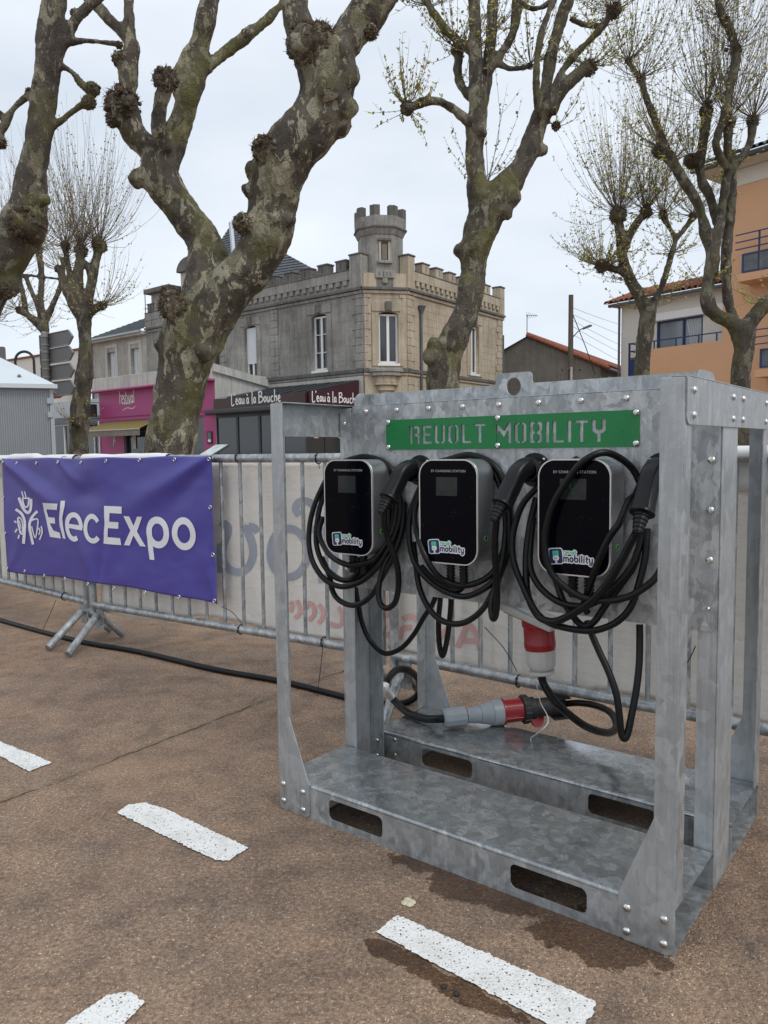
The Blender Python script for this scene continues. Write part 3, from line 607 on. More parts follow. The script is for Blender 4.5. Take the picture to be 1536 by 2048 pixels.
# --- supply leads hanging below and behind the panel
cable('supply_lead', 'black supply lead sagging between the stand\'s mid post and the panel underside', (.2, .4, .5), [[A(515, 1200, .33), A(520, 1300, .35), A(545, 1450, .375), A(575, 1600, .385), A(640, 1755, .39), A(740, 1868, .39), A(830, 1893, .39), A(950, 1838, .39), A(1060, 1715, .385), A(1150, 1560, .375), A(1230, 1440, .36), A(1270, 1340, .35)]], .0085, 'supply leads under the panel')
cable('supply_lead', 'narrow loop of black supply lead hanging under the middle charger', (.5, .4, .5), [[B(380, 1380, .345), B(368, 1500, .352), B(358, 1650, .36), B(366, 1850, .365), B(394, 1962, .366), B(428, 1860, .364), B(458, 1660, .358), B(474, 1480, .35), B(472, 1380, .345)]], .0088, 'supply leads under the panel')
cable('supply_lead', 'long V-shaped loop of black supply lead hanging under the looped charger', (.95, .35, .4), [[Dd(880, 300, .31), Dd(920, 405, .30), Dd(1005, 600, .285), Dd(1085, 770, .275), Dd(1160, 980, .265), Dd(1192, 1180, .26), Dd(1212, 1370, .258), Dd(1242, 1428, .26), Dd(1275, 1370, .268), Dd(1312, 1200, .28), Dd(1358, 950, .30), Dd(1385, 700, .32), Dd(1390, 460, .335), Dd(1388, 330, .34)]], .0092, 'supply leads under the panel')
# --- red five-pin inlet and plug under the panel
base = Vector((.70, .35, .66)); t = fthing('red_power_plug', 'red and pale grey industrial plug pushed up into the sloping inlet under the panel', 'plug', base); O = dict(parent=t, org=base)
tp = Vector(fl(1077, 1247, .35)); bt = Vector(fl(1084, 1352, .35)); ax = (bt-tp).normalized(); ln = (bt-tp).length
def hexl(m, prof, n=24): m.lathe(prof, tp, ax, n); return m
hexl(MB(), [(.0475, -.012), (.0475, .006), (.044, .010), (.044, .05*1), (.045, .052), (.045, .066), (.043, .070), (.0425, .074)]).build('red_sleeve', M['red'], smooth=35, **O)
hexl(MB(), [(.0435, .0745), (.0435, .078), (.042, .108), (.040, .120), (.034, .130), (.030, .133)], 12).build('clear_body', M['palep'], smooth=25, **O)
hexl(MB(), [(.031, .1335), (.037, .135), (.037, .143), (.030, .147), (.024, .147)]).build('gland_nut', M['palep'], smooth=35, **O)
m = MB(); Rm = Matrix.Translation(Vector(fl(1062, 1236, .34))) @ Matrix.Rotation(radians(16), 4, 'Y'); m.box(-.085, .085, -.05, .045, .0, .022, Rm); m.build('inlet_flange', M['palep'], bevel=.006, **O)
m = MB(); m.box(-.070, .060, -.040, .036, -.004, -.0005, Rm); m.build('inlet_gasket', M['red'], bevel=.002, **O)
# thick lead from the red plug to the black coupler
q = [bt-ax*.02, bt+ax*.012] + [Dd(500, 960, .37), Dd(600, 1092, .40), Dd(722, 1202, .45), Dd(870, 1308, .50), Dd(1000, 1358, .56), Dd(1100, 1368, .63), Dd(1160, 1325, .70), Dd(1150, 1235, .78), Dd(1080, 1155, .84), Dd(950, 1105, .89), Dd(800, 1085, .925), Dd(690, 1092, .945)]
cable('power_lead', 'thick black power lead looping from the red plug down to the grey coupler', (.7, .4, .45), [q], .0118)
# --- coupler lying on the back deck: grey plug + black socket
zc = HD+.046
def dk(x, y, z=zc): w = gp(x, y, z); return FMI @ w
a0 = dk(886, 1437, zc-.006); a1 = dk(1112, 1411, zc+.01); ax = (a1-a0).normalized(); ln = (a1-a0).length
base = (a0.x, a0.y, HD); t = fthing('plug_coupler', 'grey and red industrial plug joined to a black socket, lying on the back deck', 'plug', base); O = dict(parent=t, org=base)
def seg(name, prof, mat, n=24, sm=35): m = MB(); m.lathe([(r, h*ln) for r, h in prof], a0, ax, n); return m.build(name, M[mat], smooth=sm, **O)
m = MB(); n = 24; pr = [(.030, -.0), (.035, .02), (.036, .19), (.031, .20)]
vs = []
m.lathe([(r, h*ln) for r, h in pr], a0, ax, 10); m.build('gland_nut', M['greyp'], smooth=20, bevel=.0015, **O)
seg('plug_body', [(.027, .205), (.027, .235), (.028, .24), (.030, .28), (.0305, .283), (.0308, .32), (.034, .323), (.036, .36), (.0365, .363), (.043, .42), (.046, .425), (.047, .50), (.046, .51)], 'greyp')
seg('red_ring', [(.0465, .511), (.0475, .513), (.0475, .527), (.0405, .53), (.0400, .685)], 'red')
for k in range(6):
    a = k*pi/3; nx = ax.orthogonal().normalized(); by = ax.cross(nx); dv = nx*cos(a)+by*sin(a); m = MB(); m.tube([a0+ax*ln*.53+dv*.040, a0+ax*ln*.68+dv*.040], .003, 6); m.build('rib', M['red'], smooth=50, **O)
pr = [(.044, .686), (.049, .69), (.049, .745), (.044, .75)]; seg('locking_ring', pr, 'blackm', 24)
for k in range(10):
    a = k*pi/5; nx = ax.orthogonal().normalized(); by = ax.cross(nx); dv = nx*cos(a)+by*sin(a); m = MB(); m.tube([a0+ax*ln*.69+dv*.048, a0+ax*ln*.745+dv*.048], .0045, 6); m.build('grip_rib', M['blackm'], smooth=50, **O)
seg('socket_body', [(.040, .752), (.041, .76), (.041, .80), (.034, .81), (.033, .95), (.036, .955), (.036, 1.06), (.03, 1.07)], 'blackm')
Rb = Matrix.Translation(a0+ax*ln*.955) @ ax.to_track_quat('X', 'Z').to_matrix().to_4x4()
m = MB(); m.box(-.006, .06, -.045, .045, -.040, -.034, Rb); m.build('mounting_ear', M['blackm'], bevel=.002, **O)
m = MB(); m.box(-.006, .06, -.045, .045, .034, .040, Rb); m.build('mounting_ear', M['blackm'], bevel=.002, **O)
m = MB(); c0 = a0+ax*ln*.80+Vector((.01, .0, -.032)); m.lathe([(.036, -.004), (.037, .004), (.0, .006)], c0, (ax*.5+Vector((.3, -.5, .25))).normalized(), 22); m.build('red_cap', M['red'], smooth=40, **O)
# incoming lead: coil behind the left posts, white tape on it, then along the ground to the left
gw = lambda x, y, z=.016: FMI @ gp(x, y, z)
p = [a0+ax*.02, a0-ax*.01, dk(850, 1437, HD+.020), dk(815, 1425, HD+.018), dk(785, 1397, HD+.03), FMI @ gp(770, 1372, .22), FMI @ gp(790, 1342, .24), FMI @ gp(815, 1340, .22), FMI @ gp(836, 1358, .15), FMI @ gp(838, 1385, .06), FMI @ gp(815, 1404, .014), FMI @ gp(770, 1408, .013), FMI @ gp(720, 1402, .013), FMI @ gp(670, 1389, .013)]
cable('mains_lead', 'thick black mains lead running along the asphalt under the barriers to the coupler', (-.2, .9, 0), [p + [gw(x, y, .0145) for x, y in ((560, 1362), (430, 1339), (280, 1304), (180, 1287), (90, 1265), (0, 1240), (-120, 1205), (-260, 1172))]], .0145)
m = MB(); pp = spline(p[3:7], 8); m.tube(pp[9:18], .0160, 14); o = m.build('cable_tape', M['white'], org=pp[13], smooth=50); fmesh(o, pp[13]); tag(o, 'white paper tape wrapped round the thick black mains lead', 'tape')
m = MB(); pp = spline([Dd(390, 860, .42), Dd(415, 985, .55), Dd(440, 1090, .60), Dd(500, 1200, .62), Dd(505, 1280, .60), Dd(440, 1350, .58), FMI @ gp(990+345*.2083, 1180+1420*.2083, HD+.004), FMI @ gp(990+345*.2083, 1180+1442*.2083, HD+.003)], 6); m.tube(pp, .0016, 6); o = m.build('cable_tie', M['white'], org=pp[0]); fmesh(o, pp[0]); tag(o, 'thin white loose tie hanging beside the black coupler', 'cable tie')
# ================================================================ crowd barriers, tarps, purple banner
RZ0, RZ1, KB = .235, 1.075, .9306
def seg2(P, ang, ln): return Vector((P[0]+ln*cos(ang), P[1]+ln*sin(ang), 0))
B2a = Vector((-1.83, 4.76, 0))*KB; A2 = radians(-34.6); B2b = seg2(B2a, A2, 2.06)
B3a = B2b+Vector((.035, -.03, 0)); A3 = radians(-38.9); B3b = seg2(B3a, A3, 2.06)
B1b = Vector((-1.885, 4.835, 0))*KB; A1 = atan2(4.85-5.716, -1.907+2.88); B1a = seg2(B1b, A1+pi, 2.06)
def barrier(a, b, label):
    u = (b-a).normalized(); n = Vector((u.y, -u.x, 0)); ln = (b-a).length     # n points towards the stand
    t = thing('crowd_barrier', label, 'barrier', a, 'crowd barriers'); O = dict(parent=t, org=a)
    Z = lambda z: Vector((0, 0, z))
    R = .0205; c = .10
    for z, nm in ((RZ1, 'top_rail'), (RZ0, 'bottom_rail')):
        m = MB(); m.tube([a+u*.012+Z(z), b-u*.012+Z(z)], R, 16); m.build(nm, M['tube'], smooth=50, **O)
    for p in (a+u*.012, b-u*.012):
        m = MB(); m.tube([p+Z(RZ0-.05), p+Z(RZ1+.0)], R*.98, 14); m.build('end_post', M['tube'], smooth=50, **O)
    k = int(round((ln-.09)/.13)); me = None
    for i in range(1, k):
        p = a+u*(.045+(ln-.09)*i/k); m = MB(); m.tube([p+Z(RZ0+.012), p+Z(RZ1-.012)], .0092, 8); m.build('bar', M['tube'], smooth=50, **O)
    for p, s in ((a+u*.055, 1), (b-u*.055, -1)):
        m = MB(); Mx = Matrix(((u.x, n.x, 0, p.x), (u.y, n.y, 0, p.y), (0, 0, 1, 0), (0, 0, 0, 1)))
        me = shape2d(rrect(-.045, .045, RZ0-.135, RZ0-.012, .006), [[(.02*cos(q), RZ0-.06+.008*sin(q)) for q in [2*pi*j/10 for j in range(10)]]], .003)
        me.transform(Matrix.Translation(-a) @ Mx @ Matrix.Rotation(pi/2, 4, 'X')); foot = mkobj('foot', me, M['tube'], t)
        for sd in (1, -1):
            m = MB(); q = p+n*sd*.012+Z(RZ0-.06); e = p+(n*.27+u*.10 if sd > 0 else -n*.18-u*.03)+Z(.0205)
            m.tube([q, e], .0205, 12); m.build('foot_tube', M['tube'], foot, org=a, smooth=50)
    return t, u, n
T1, U1, N1 = barrier(B1a, B1b, 'galvanised crowd barrier behind the banner\'s plug logo end, leading off past the tarp')
T2, U2, N2 = barrier(B2a, B2b, 'galvanised crowd barrier behind the lettering of the purple banner')
T3, U3, N3 = barrier(B3a, B3b, 'galvanised crowd barrier standing directly behind the charging stand')
# ---- cream tarps tied on the far side
def tarp_mat():
    t = NT('cream_tarpaulin'); o = t.co(); n = t.noise(o, 3.5, 5); w = t.noise(t.co((2, 2, 26)), 3, 4)
    c = t.mix(n, (.87, .83, .765), (.94, .915, .875)); c = t.mix(t.ramp(w, (.45, 0.), (.75, .45)), c, (.76, .70, .62))
    c = t.mix(t.ramp(t.noise(o, 120, 2), (.45, 0.), (.8, .25)), c, (.68, .63, .56))
    t.bump(t.math('ADD', t.noise(o, 5, 4), t.math('MULTIPLY', t.noise(o, 60, 3), .12)), .012); t.out(c, .55, 0.)
    tr = t.n.new('ShaderNodeBsdfTranslucent'); t.set(tr.inputs[0], c); mx = t.n.new('ShaderNodeMixShader'); mx.inputs[0].default_value = .18
    t.l.new(t.b.outputs[0], mx.inputs[1]); t.l.new(tr.outputs[0], mx.inputs[2]); t.l.new(mx.outputs[0], t.n['Material Output'].inputs[0]); return t.m
M['tarp'] = tarp_mat(); M['ghost'] = simple('show_through_blue_print', (.42, .445, .51), .6, 0, .22, 5); M['ghostred'] = simple('show_through_red_print', (.78, .47, .44), .6, 0, .25, 6)  # pale tones stand in for far-side print seen through translucent cloth
def tarp(a, u, n, s0, s1, zb, label, top=1.085):
    off = -.034
    def fn(i, j):
        s = s0+(s1-s0)*i; z0 = zb(s); z = z0+(top-z0)*j; p = a+u*s
        d = off-.012+.010*fbm(Vector((s*2.2, z*2.5, 3)), 3)-.05*max(0, (.25-z))
        return Vector((p.x+n.x*d, p.y+n.y*d, z))
    m = MB(); m.grid(70, 40, fn); org = a+u*((s0+s1)/2)
    o = m.build('tarpaulin', M['tarp'], org=org, smooth=80); o.location = org; sol = o.modifiers.new('s', 'SOLIDIFY'); sol.thickness = .0012; sol.offset = -1
    tag(o, label, 'tarpaulin', 'cream tarpaulins tied to the barriers'); return o, fn
def sm(x, a, b): t = max(0, min(1, (x-a)/(b-a))); return t*t*(3-2*t)
TP3, F3 = tarp(B3a, U3, N3, -.06, 2.04, lambda s: .245-.05*sm(s, .15, .4)+.05*sm(s, .82, .9)-.03*sm(s, 1.2, 1.7), 'cream tarpaulin showing its back with faint red letters, behind the charging stand', 1.09)
TP2, F2 = tarp(B2a, U2, N2, .03, 2.0, lambda s: .19+.06*sm(s, .5, .95)-.012*sin(s*5), 'cream tarpaulin with faint blue letters beside the purple banner', 1.055)
TP1, F1 = tarp(B1a, U1, N1, .02, 2.04, lambda s: .22+.02*sin(s*7), 'cream tarpaulin bunched over the barrier behind the banner\'s logo end', 1.055)
# roll of tarp folded over the top rail
def fold(a, u, n, s0, s1, label, h=.022, lim=None):
    m = MB()
    def fn(i, j):
        s = s0+(s1-s0)*i; ang = pi*1.15*j-.15; r = .026+.006*noise.noise(Vector((s*6, j*2, 0)))+h*max(0, fbm(Vector((s*3.1, 1.7, .5)), 3))*sin(pi*min(1, j*1.1))
        p = a+u*s-n*(r*cos(ang)*1.2); drop = -.11*max(0, .25-j)*4
        return Vector((p.x, p.y, RZ1+.002+r*sin(ang)+(drop if j < .25 else 0)))
    m.grid(80, 14, fn); org = a+u*((s0+s1)/2)+Vector((0, 0, RZ1)); o = m.build('tarpaulin_fold', M['white'], org=org, smooth=80); o.location = org
    o.modifiers.new('s', 'SOLIDIFY').thickness = .001; tag(o, label, 'tarpaulin')
fold(B1a, U1, N1, .1, 2.0, 'white tarpaulin edge bunched over the barrier rail above the plug logo')
fold(B2a, U2, N2, .0, .72, 'thin white tarpaulin edge folded over the rail above the banner lettering', .006)
fold(B3a, U3, N3, 1.35, 2.04, 'white tarpaulin edge folded over the rail beyond the stand\'s open end', .004)
# ---- faint lettering that shows through (mirrored), painted on the tarps
def on_tarp(a, n, px, py, lift=.004):
    P = vplane(px, py, a-n*.034, n); return P
def ghost(paths, w, a, u, n, fn, s0, s1, zb, top, name, mat, parent):
    for k, pth in enumerate(paths):
        m = MB(); pts = [tuple(v) for v in spline([Vector((x, y, 0)) for x, y in pth], 6)]
        Lq, Rq = ribbon2d([(p[0], p[1]) for p in pts], w); N_ = len(Lq); vs = []
        for q in Lq+Rq:
            P = vplane(q.x, q.y, a-n*.034, n); s = (P-a).dot(u); z0 = zb(s); d = -.034-.012+.010*fbm(Vector((s*2.2, P.z*2.5, 3)), 3)-.05*max(0, .25-P.z)+.0025+.0003*(k % 4)
            b = a+u*s; vs.append(Vector((b.x+n.x*d, b.y+n.y*d, P.z)))
        m.add(vs, [(i, N_+i, N_+i+1, i+1) for i in range(N_-1)]); m.build(name, mat, parent, org=parent.location)
z2 = lambda s: .12
E1 = lambda x, y: (420+x*.1953, 900+y*.1953)
E2 = lambda x, y: (680+x*.2604, 1150+y*.2604)
ghost([[E1(95, 735), E1(170, 780), E1(175, 850), E1(130, 960), E1(112, 1080), E1(150, 1190), E1(240, 1250), E1(330, 1240), E1(400, 1160), E1(425, 1040), E1(405, 920), E1(370, 830), E1(380, 770)], [E1(380, 780), E1(440, 800), E1(470, 840)], [E1(95, 960), E1(92, 1100), E1(105, 1250)],
       [E1(*p) for p in arc(785, 1055, 185, 250, 95, 455, 20)],
       [E1(900, 670), E1(865, 600), E1(900, 535), E1(980, 525), E1(1045, 570), E1(1090, 660)], [E1(1000, 820), E1(1080, 815), E1(1160, 860), E1(1240, 1000), E1(1260, 1200), E1(1180, 1310), E1(1090, 1330)]], 15, B2a, U2, N2, F2, 0, 2, z2, 1.05, 'ghost_letter', M['ghost'], TP2)
ghost([[E1(800, 1560), E1(825, 1600), E1(800, 1660)], [E1(870, 1545), E1(900, 1620), E1(890, 1690), E1(845, 1725)], [E1(925, 1690), E1(960, 1620), E1(1000, 1570), E1(1045, 1620), E1(1045, 1690), E1(990, 1750)], [E1(1095, 1585), E1(1140, 1660), E1(1130, 1730), E1(1090, 1780)], [E1(1300, 1610), E1(1335, 1690), E1(1330, 1780), E1(1280, 1805), E1(1190, 1775)]], 8.5, B2a, U2, N2, F2, 0, 2, z2, 1.05, 'ghost_letter', M['ghostred'], TP2)
ghost([[E2(*p) for p in arc(345, 385, 66, 78, -100, 100, 14)], [E2(475, 345), E2(515, 320), E2(560, 330), E2(600, 380), E2(590, 460)], [E2(455, 495), E2(475, 415), E2(545, 405)], [E2(735, 520), E2(790, 440), E2(830, 400)], [E2(830, 400), E2(820, 470), E2(850, 540)],
       [E2(890, 560), E2(930, 470), E2(975, 385), E2(1020, 430), E2(1050, 500), E2(1065, 585)], [E2(935, 505), E2(1040, 510)], [E2(-30, 250), E2(5, 300), E2(0, 380)]], 11, B3a, U3, N3, F3, 0, 2, z2, 1.05, 'ghost_letter', M['ghostred'], TP3)
from mathutils.geometry import tessellate_polygon
# ---- purple banner tied across the two left barriers
def wr(px, py):      # pulled-cloth relief in metres
    x, y = px, py; h = 0
    def ridge(x0, y0, x1, y1, w, a):
        dx, dy = x1-x0, y1-y0; l = sqrt(dx*dx+dy*dy); t = ((x-x0)*dx+(y-y0)*dy)/l/l; d = abs((x-x0)*dy-(y-y0)*dx)/l
        tt = max(0, min(1, t)); f = math.exp(-(d/(w*(.35+tt)))**2)*(sm(t, -.05, .12)*(1-sm(t, .55, 1.05))); return a*f
    h += ridge(8, 918, 150, 1040, 17, .020)+ridge(428, 912, 215, 1045, 26, .020)+ridge(428, 912, 320, 1040, 18, -.008)
    h += ridge(118, 918, 175, 985, 9, .009)+ridge(195, 1180, 160, 1060, 12, .010)+ridge(195, 1180, 215, 1040, 10, -.007)+ridge(20, 1143, 60, 1040, 12, .006)+ridge(440, 1207, 400, 1080, 14, .007)
    h += -.016*math.exp(-((x-175)/28)**2-((y-985)/26)**2)
    h += .006*fbm(Vector((x*.012, y*.012, 1.2)), 3)
    return h
KX = 186
def bpt(px, py, lift=0.):
    k = sm(px, KX-50, KX+50); P1 = vplane(px, py, B1b+N1*.040, N1); P2 = vplane(px, py, B2a+N2*.040, N2)
    nn = N1.lerp(N2, k).normalized(); P = P1.lerp(P2, k); return P+nn*(wr(px, py)+.010+lift)
def bedge(i, j):      # banner outline in photo pixels (j from bottom to top)
    top = (8+(428-8)*i, 917.5-5.5*i+1.2*sin(i*pi*7)-.8+1.5*sin(pi*i)); bot = (20+420*i, 1143+64*i-5*sin(pi*i)+1.3*sin(i*pi*6))
    lx = 8*j+20*(1-j)-3*sin(pi*j); rx = 428*j+440*(1-j)-4*sin(pi*j); x = lx+(rx-lx)*i
    return x, bot[1]+(top[1]-bot[1])*j
def banner_mat():
    t = NT('purple_pvc_banner'); o = t.co(); n = t.noise(o, 2.5, 4); c = t.mix(n, (.060, .050, .285), (.075, .062, .335))
    t.bump(t.noise(o, 400, 2), .0004); return t.out(c, .42, 0., Specular_IOR_Level=.5)
M['banner'] = banner_mat(); M['print'] = simple('white_banner_print', (.80, .80, .84), .45, 0, .03)
org = bpt(210, 1040); org.z = .28
bn = thing('banner', 'purple PVC banner with white logo and lettering, tied by eyelets across two barriers', 'banner', org)
m = MB(); m.grid(110, 70, lambda i, j: bpt(*bedge(i, j))); o = m.build('cloth', M['banner'], bn, org=org, smooth=80); q = o.modifiers.new('s', 'SOLIDIFY'); q.thickness = .0008; q.offset = -1
def bshape(polys, name, maxe=6.):
    m = MB()
    def split(t):
        es = [((t[i]-t[(i+1) % 3]).length, i) for i in range(3)]; l, i = max(es)
        if l <= maxe: m.add([bpt(p.x, p.y, .0028) for p in t], [(0, 1, 2)]); return
        a, b_, c_ = t[i], t[(i+1) % 3], t[(i+2) % 3]; h = (a+b_)/2; split([a, h, c_]); split([h, b_, c_])
    for poly in polys:
        V3 = [Vector((x, y, 0)) for x, y in poly]
        for tri in tessellate_polygon([V3]): split([V3[k] for k in tri])
    return m.build(name, M['print'], bn, org=org)
def ringp(cx, cy, rx, ry, ix, iy, a0=0, a1=360, tilt=0., n=36):
    out = []; ps = []
    for k in range(n+1):
        a = radians(a0+(a1-a0)*k/n); ps.append(((cx+rx*cos(a), cy+ry*sin(a)+tilt*rx*cos(a)), (cx+ix*cos(a), cy+iy*sin(a)+tilt*ix*cos(a))))
    return [[ps[k][0], ps[k+1][0], ps[k+1][1], ps[k][1]] for k in range(n)]
X4 = lambda x, y: (140+x*.1953, 1000+y*.1953)
X3 = lambda x, y: (x*.15625, 880+y*.15625)
bshape([[X3(*p) for p in ((598, 800), (786, 812), (778, 893), (642, 884), (640, 905), (655, 985), (740, 992), (740, 1068), (672, 1062), (690, 1105), (716, 1158), (792, 1182), (806, 1257), (668, 1236), (625, 1030), (600, 905))]], 'letter')
bshape([[X3(*p) for p in ((820, 775), (865, 775), (866, 850), (836, 1000), (838, 1090), (869, 1264), (833, 1254), (795, 1090), (795, 1000), (815, 880))]], 'letter')
bshape(ringp(*X3(975, 1110), 17.3, 29, 10, 19, -5, -305, .22)+[[X3(*p) for p in ((905, 1068), (1030, 1088), (1082, 1108), (1078, 1156), (1000, 1142), (905, 1122))]], 'letter')
bshape(ringp(*X3(1208, 1132), 18, 29.5, 10.5, 19.5, 38, 320, .2), 'letter')
bshape([[X4(*p) for p in ((372, 58), (562, 65), (562, 138), (432, 130), (430, 220), (525, 225), (520, 292), (412, 285), (405, 378), (535, 388), (543, 460), (355, 445), (378, 230))]], 'letter')
bshape([[X4(*p) for p in ((580, 162), (636, 165), (672, 262), (712, 168), (762, 170), (702, 320), (793, 475), (732, 470), (668, 362), (625, 465), (568, 460), (638, 312))]], 'letter')
bshape(ringp(*X4(920, 330), 23.6, 31.5, 12.5, 18, 0, 360, .12)+[[X4(*p) for p in ((800, 290), (858, 300), (866, 440), (882, 612), (832, 608), (815, 470))]], 'letter')
bshape(ringp(*X4(1187, 343), 23.2, 33, 12.5, 19, 0, 360, .1), 'letter')
def bstroke(pth, w, k):
    pts = spline([Vector((*X3(*p), 0)) for p in pth], 5); Lq, Rq = ribbon2d([(p.x, p.y) for p in pts], w*.15625); n_ = len(Lq); m = MB()
    m.add([bpt(q_.x, q_.y, .003+.0002*k) for q_ in Lq+Rq], [(i, n_+i, n_+i+1, i+1) for i in range(n_-1)]); m.build('logo_stroke', M['print'], bn, org=org)
for k, (w, pth) in enumerate([(36, ((265, 735), (315, 860), (355, 915), (395, 925), (420, 870), (425, 750))), (22, ((310, 745), (340, 850), (385, 840), (395, 745))), (18, ((310, 742), (410, 745))), (16, ((302, 655), (325, 735))), (16, ((340, 655), (357, 730))),
     (34, ((225, 885), (300, 940), (345, 1040), (350, 1180), (335, 1325))), (22, ((262, 985), (262, 1060), (300, 1180), (335, 1200))), (16, ((262, 985), (300, 1010), (325, 1100), (325, 1180))), (12, ((275, 1030), (305, 1130))),
     (34, ((510, 910), (440, 985), (412, 1080), (430, 1220), (452, 1335))), (16, ((435, 1030), (520, 1020), (485, 1250), (440, 1100))), (16, ((525, 1120), (545, 1160), (530, 1210))), (18, ((560, 1100), (570, 1180), (535, 1275))),
     (22, ((210, 1035), (240, 1055))), (22, ((225, 1180), (252, 1135))), (20, ((275, 1260), (288, 1210))), (16, ((440, 1010), (500, 1010)))]): bstroke(pth, w, k % 4)
EY = [(8+420*f, 0) for f in ()]
eyes = [(12, 924), (37, 926), (76, 926), (122, 924), (166, 925), (217, 922), (282, 920), (353, 919), (424, 918), (10, 995), (15.5, 1066), (20, 1136), (54, 1141.5), (92, 1150.5), (133, 1157), (179, 1167), (231, 1175.5), (294.5, 1184), (363, 1193), (435, 1200), (425, 1014), (430, 1109)]
for x, y in eyes:
    c = bpt(x, y, .003); nn = (N1 if x < KX else N2); ax = nn; nx = Vector((0, 0, 1)); by = ax.cross(nx); m = MB()
    m.tube([c+(nx*cos(a)+by*sin(a))*.0085 for a in [2*pi*k/14 for k in range(14)]], .0032, 6, closed=True); m.build('eyelet', M['steel'], bn, org=org, smooth=60)
# ---- cable ties
def tie(pts, label, r=.0017, loop=None):
    m = MB(); m.tube(spline(pts, 6), r, 6)
    if loop is not None:
        P, u, R = loop; nx = Vector((0, 0, 1)); by = u.cross(nx); m.tube([P+(nx*cos(a)+by*sin(a))*R for a in [2*pi*k/18 for k in range(18)]], .0028, 6, closed=True); m.lathe([(.004, -.004), (.004, .004)], P+by*R*.8+nx*R*.6, u, 6)
    o = m.build('cable_tie', M['blackp'], org=pts[0], smooth=50); o.location = pts[0]; tag(o, label, 'cable tie', 'black cable ties on the barriers')
def rail(px, py, a, n, d=0): return vplane(px, py, a+n*d, n)
tie([rail(484, 1248, B2a, N2, .024), rail(465, 1225, B2a, N2, .06), rail(443, 1213, B2a, N2, .05)], 'black cable tie from the banner\'s lower corner to the bottom rail', loop=(rail(482, 1259, B2a, N2), U2, .0235))
tie([rail(646, 1284, B2a, N2, .024), rail(642, 1330, B2a, N2, .03), rail(634, 1395, B2a, N2, .05)], 'black cable tie with a long straight tail hanging below the rail beside the stand', loop=(rail(648, 1284, B2a, N2), U2, .0235))
tie([rail(1034, 1343, B3a, N3, .024), rail(1008, 1297, B3a, N3, .05), rail(969, 1254, B3a, N3, .09)], 'black cable tie with its tail sticking up behind the red plug', loop=(rail(1038, 1362, B3a, N3), U3, .0235))
tie([rail(1372, 1330, B3a, N3, .024), rail(1382, 1312, B3a, N3, .03), rail(1391, 1292, B3a, N3, .05)], 'black cable tie tail sticking up between the stand\'s posts')
tie([rail(112, 1200, B1b, N1, .02), rail(95, 1240, B1b, N1, .03), rail(84, 1262, B1b, N1, .04)], 'black cable tie hanging under the banner\'s logo end', loop=(rail(130, 1193, B1b, N1), U1, .0235))
for px, py, a, n, u, l in ((477, 916, B2a, N2, U2, 'black cable tie round the top rail just beyond the banner'), (637, 917, B2a, N2, U2, 'black cable tie round the top rail beside the charger')):
    P = rail(px, py, a, n); tie([P+Vector((0, 0, -.022)), P+Vector((.002, 0, -.035)), P+Vector((.004, -.004, -.045))], l, loop=(P, u, .0235))
P = rail(118, 921, B1b, N1, .05); tie([P, P+Vector((.03, 0, .025)), P+Vector((.07, 0, .012))], 'black cable tie looped over the banner\'s top edge above the logo')
P = rail(428, 914, B2a, N2, .05); tie([P, P+Vector((.0, 0, -.02)), P+Vector((-.015, 0, .0)), P+Vector((0, .02, .02))], 'black cable tie at the banner\'s upper corner over the rail')
P = rail(60, 1180, B1b, N1, .03)
tie([rail(105, 1178, B1b, N1, .03), rail(88, 1181, B1b, N1, .04), rail(70, 1186, B1b, N1, .05)], 'black cable tie sticking out sideways below the banner\'s bottom edge')
# ================================================================ buildings
def stone_mat(name, cols, scale=(1, 1, 1), bw=.62, bh=.31, streak=.5, warm=None, joints=True):
    t = NT(name); o = t.co(); n = t.noise(o, 1.1, 6, .62); f = t.noise(o, 14, 5, .6)
    c = t.ramp(n, (.28, cols[0]), (.5, cols[1]), (.72, cols[2])); c = t.mix(t.ramp(f, (.35, 0.), (.75, .5)), c, cols[2])
    st = t.noise(t.co((5, 5, .35)), 1.5, 5, .65); c = t.mix(t.ramp(st, (.46, 0.), (.66, streak)), c, cols[3])
    c = t.mix(t.ramp(t.noise(t.co(loc=(7, 3, 9)), .45, 5, .65), (.50, 0.), (.68, streak*.8)), c, cols[3])
    c = t.mix(t.ramp(t.noise(t.co((3, 3, 1.2), loc=(1, 5, 2)), 2.2, 5, .6), (.60, 0.), (.75, .5)), c, tuple(min(.8, x*1.45) for x in cols[2]))
    sp = t.noise(o, 55, 3); c = t.mix(t.ramp(sp, (.55, 0.), (.75, .45)), c, cols[3])
    t.bump(t.math('ADD', f, t.math('MULTIPLY', sp, .5)), .012); return t.out(c, .9)
M['stoneL'] = stone_mat('weathered_grey_limestone', ((.19, .182, .168), (.285, .272, .25), (.40, .385, .35), (.085, .08, .075)))
M['stoneR'] = stone_mat('warm_limestone', ((.37, .315, .235), (.47, .40, .30), (.55, .48, .37), (.19, .155, .115)), streak=.5)
M['stoneD'] = stone_mat('blackened_limestone', ((.09, .085, .08), (.135, .13, .12), (.20, .19, .175), (.05, .048, .045)))
M['stoneP'] = stone_mat('pale_limestone', ((.42, .39, .34), (.50, .47, .42), (.57, .54, .49), (.27, .25, .22)), streak=.3)
M['rubble'] = stone_mat('grey_brown_render', ((.145, .13, .108), (.20, .18, .15), (.26, .235, .195), (.095, .085, .07)), streak=.35)
M['slate'] = simple('slate', (.115, .125, .14), .5, 0, .35, 5, .01, 9)
M['glass'] = (lambda t: t.out((.03, .037, .042), .06, 0., Specular_IOR_Level=.8))(NT('window_glass'))
M['concrete'] = stone_mat('pale_concrete', ((.44, .43, .40), (.52, .51, .48), (.58, .57, .54), (.22, .215, .20)), streak=.45)
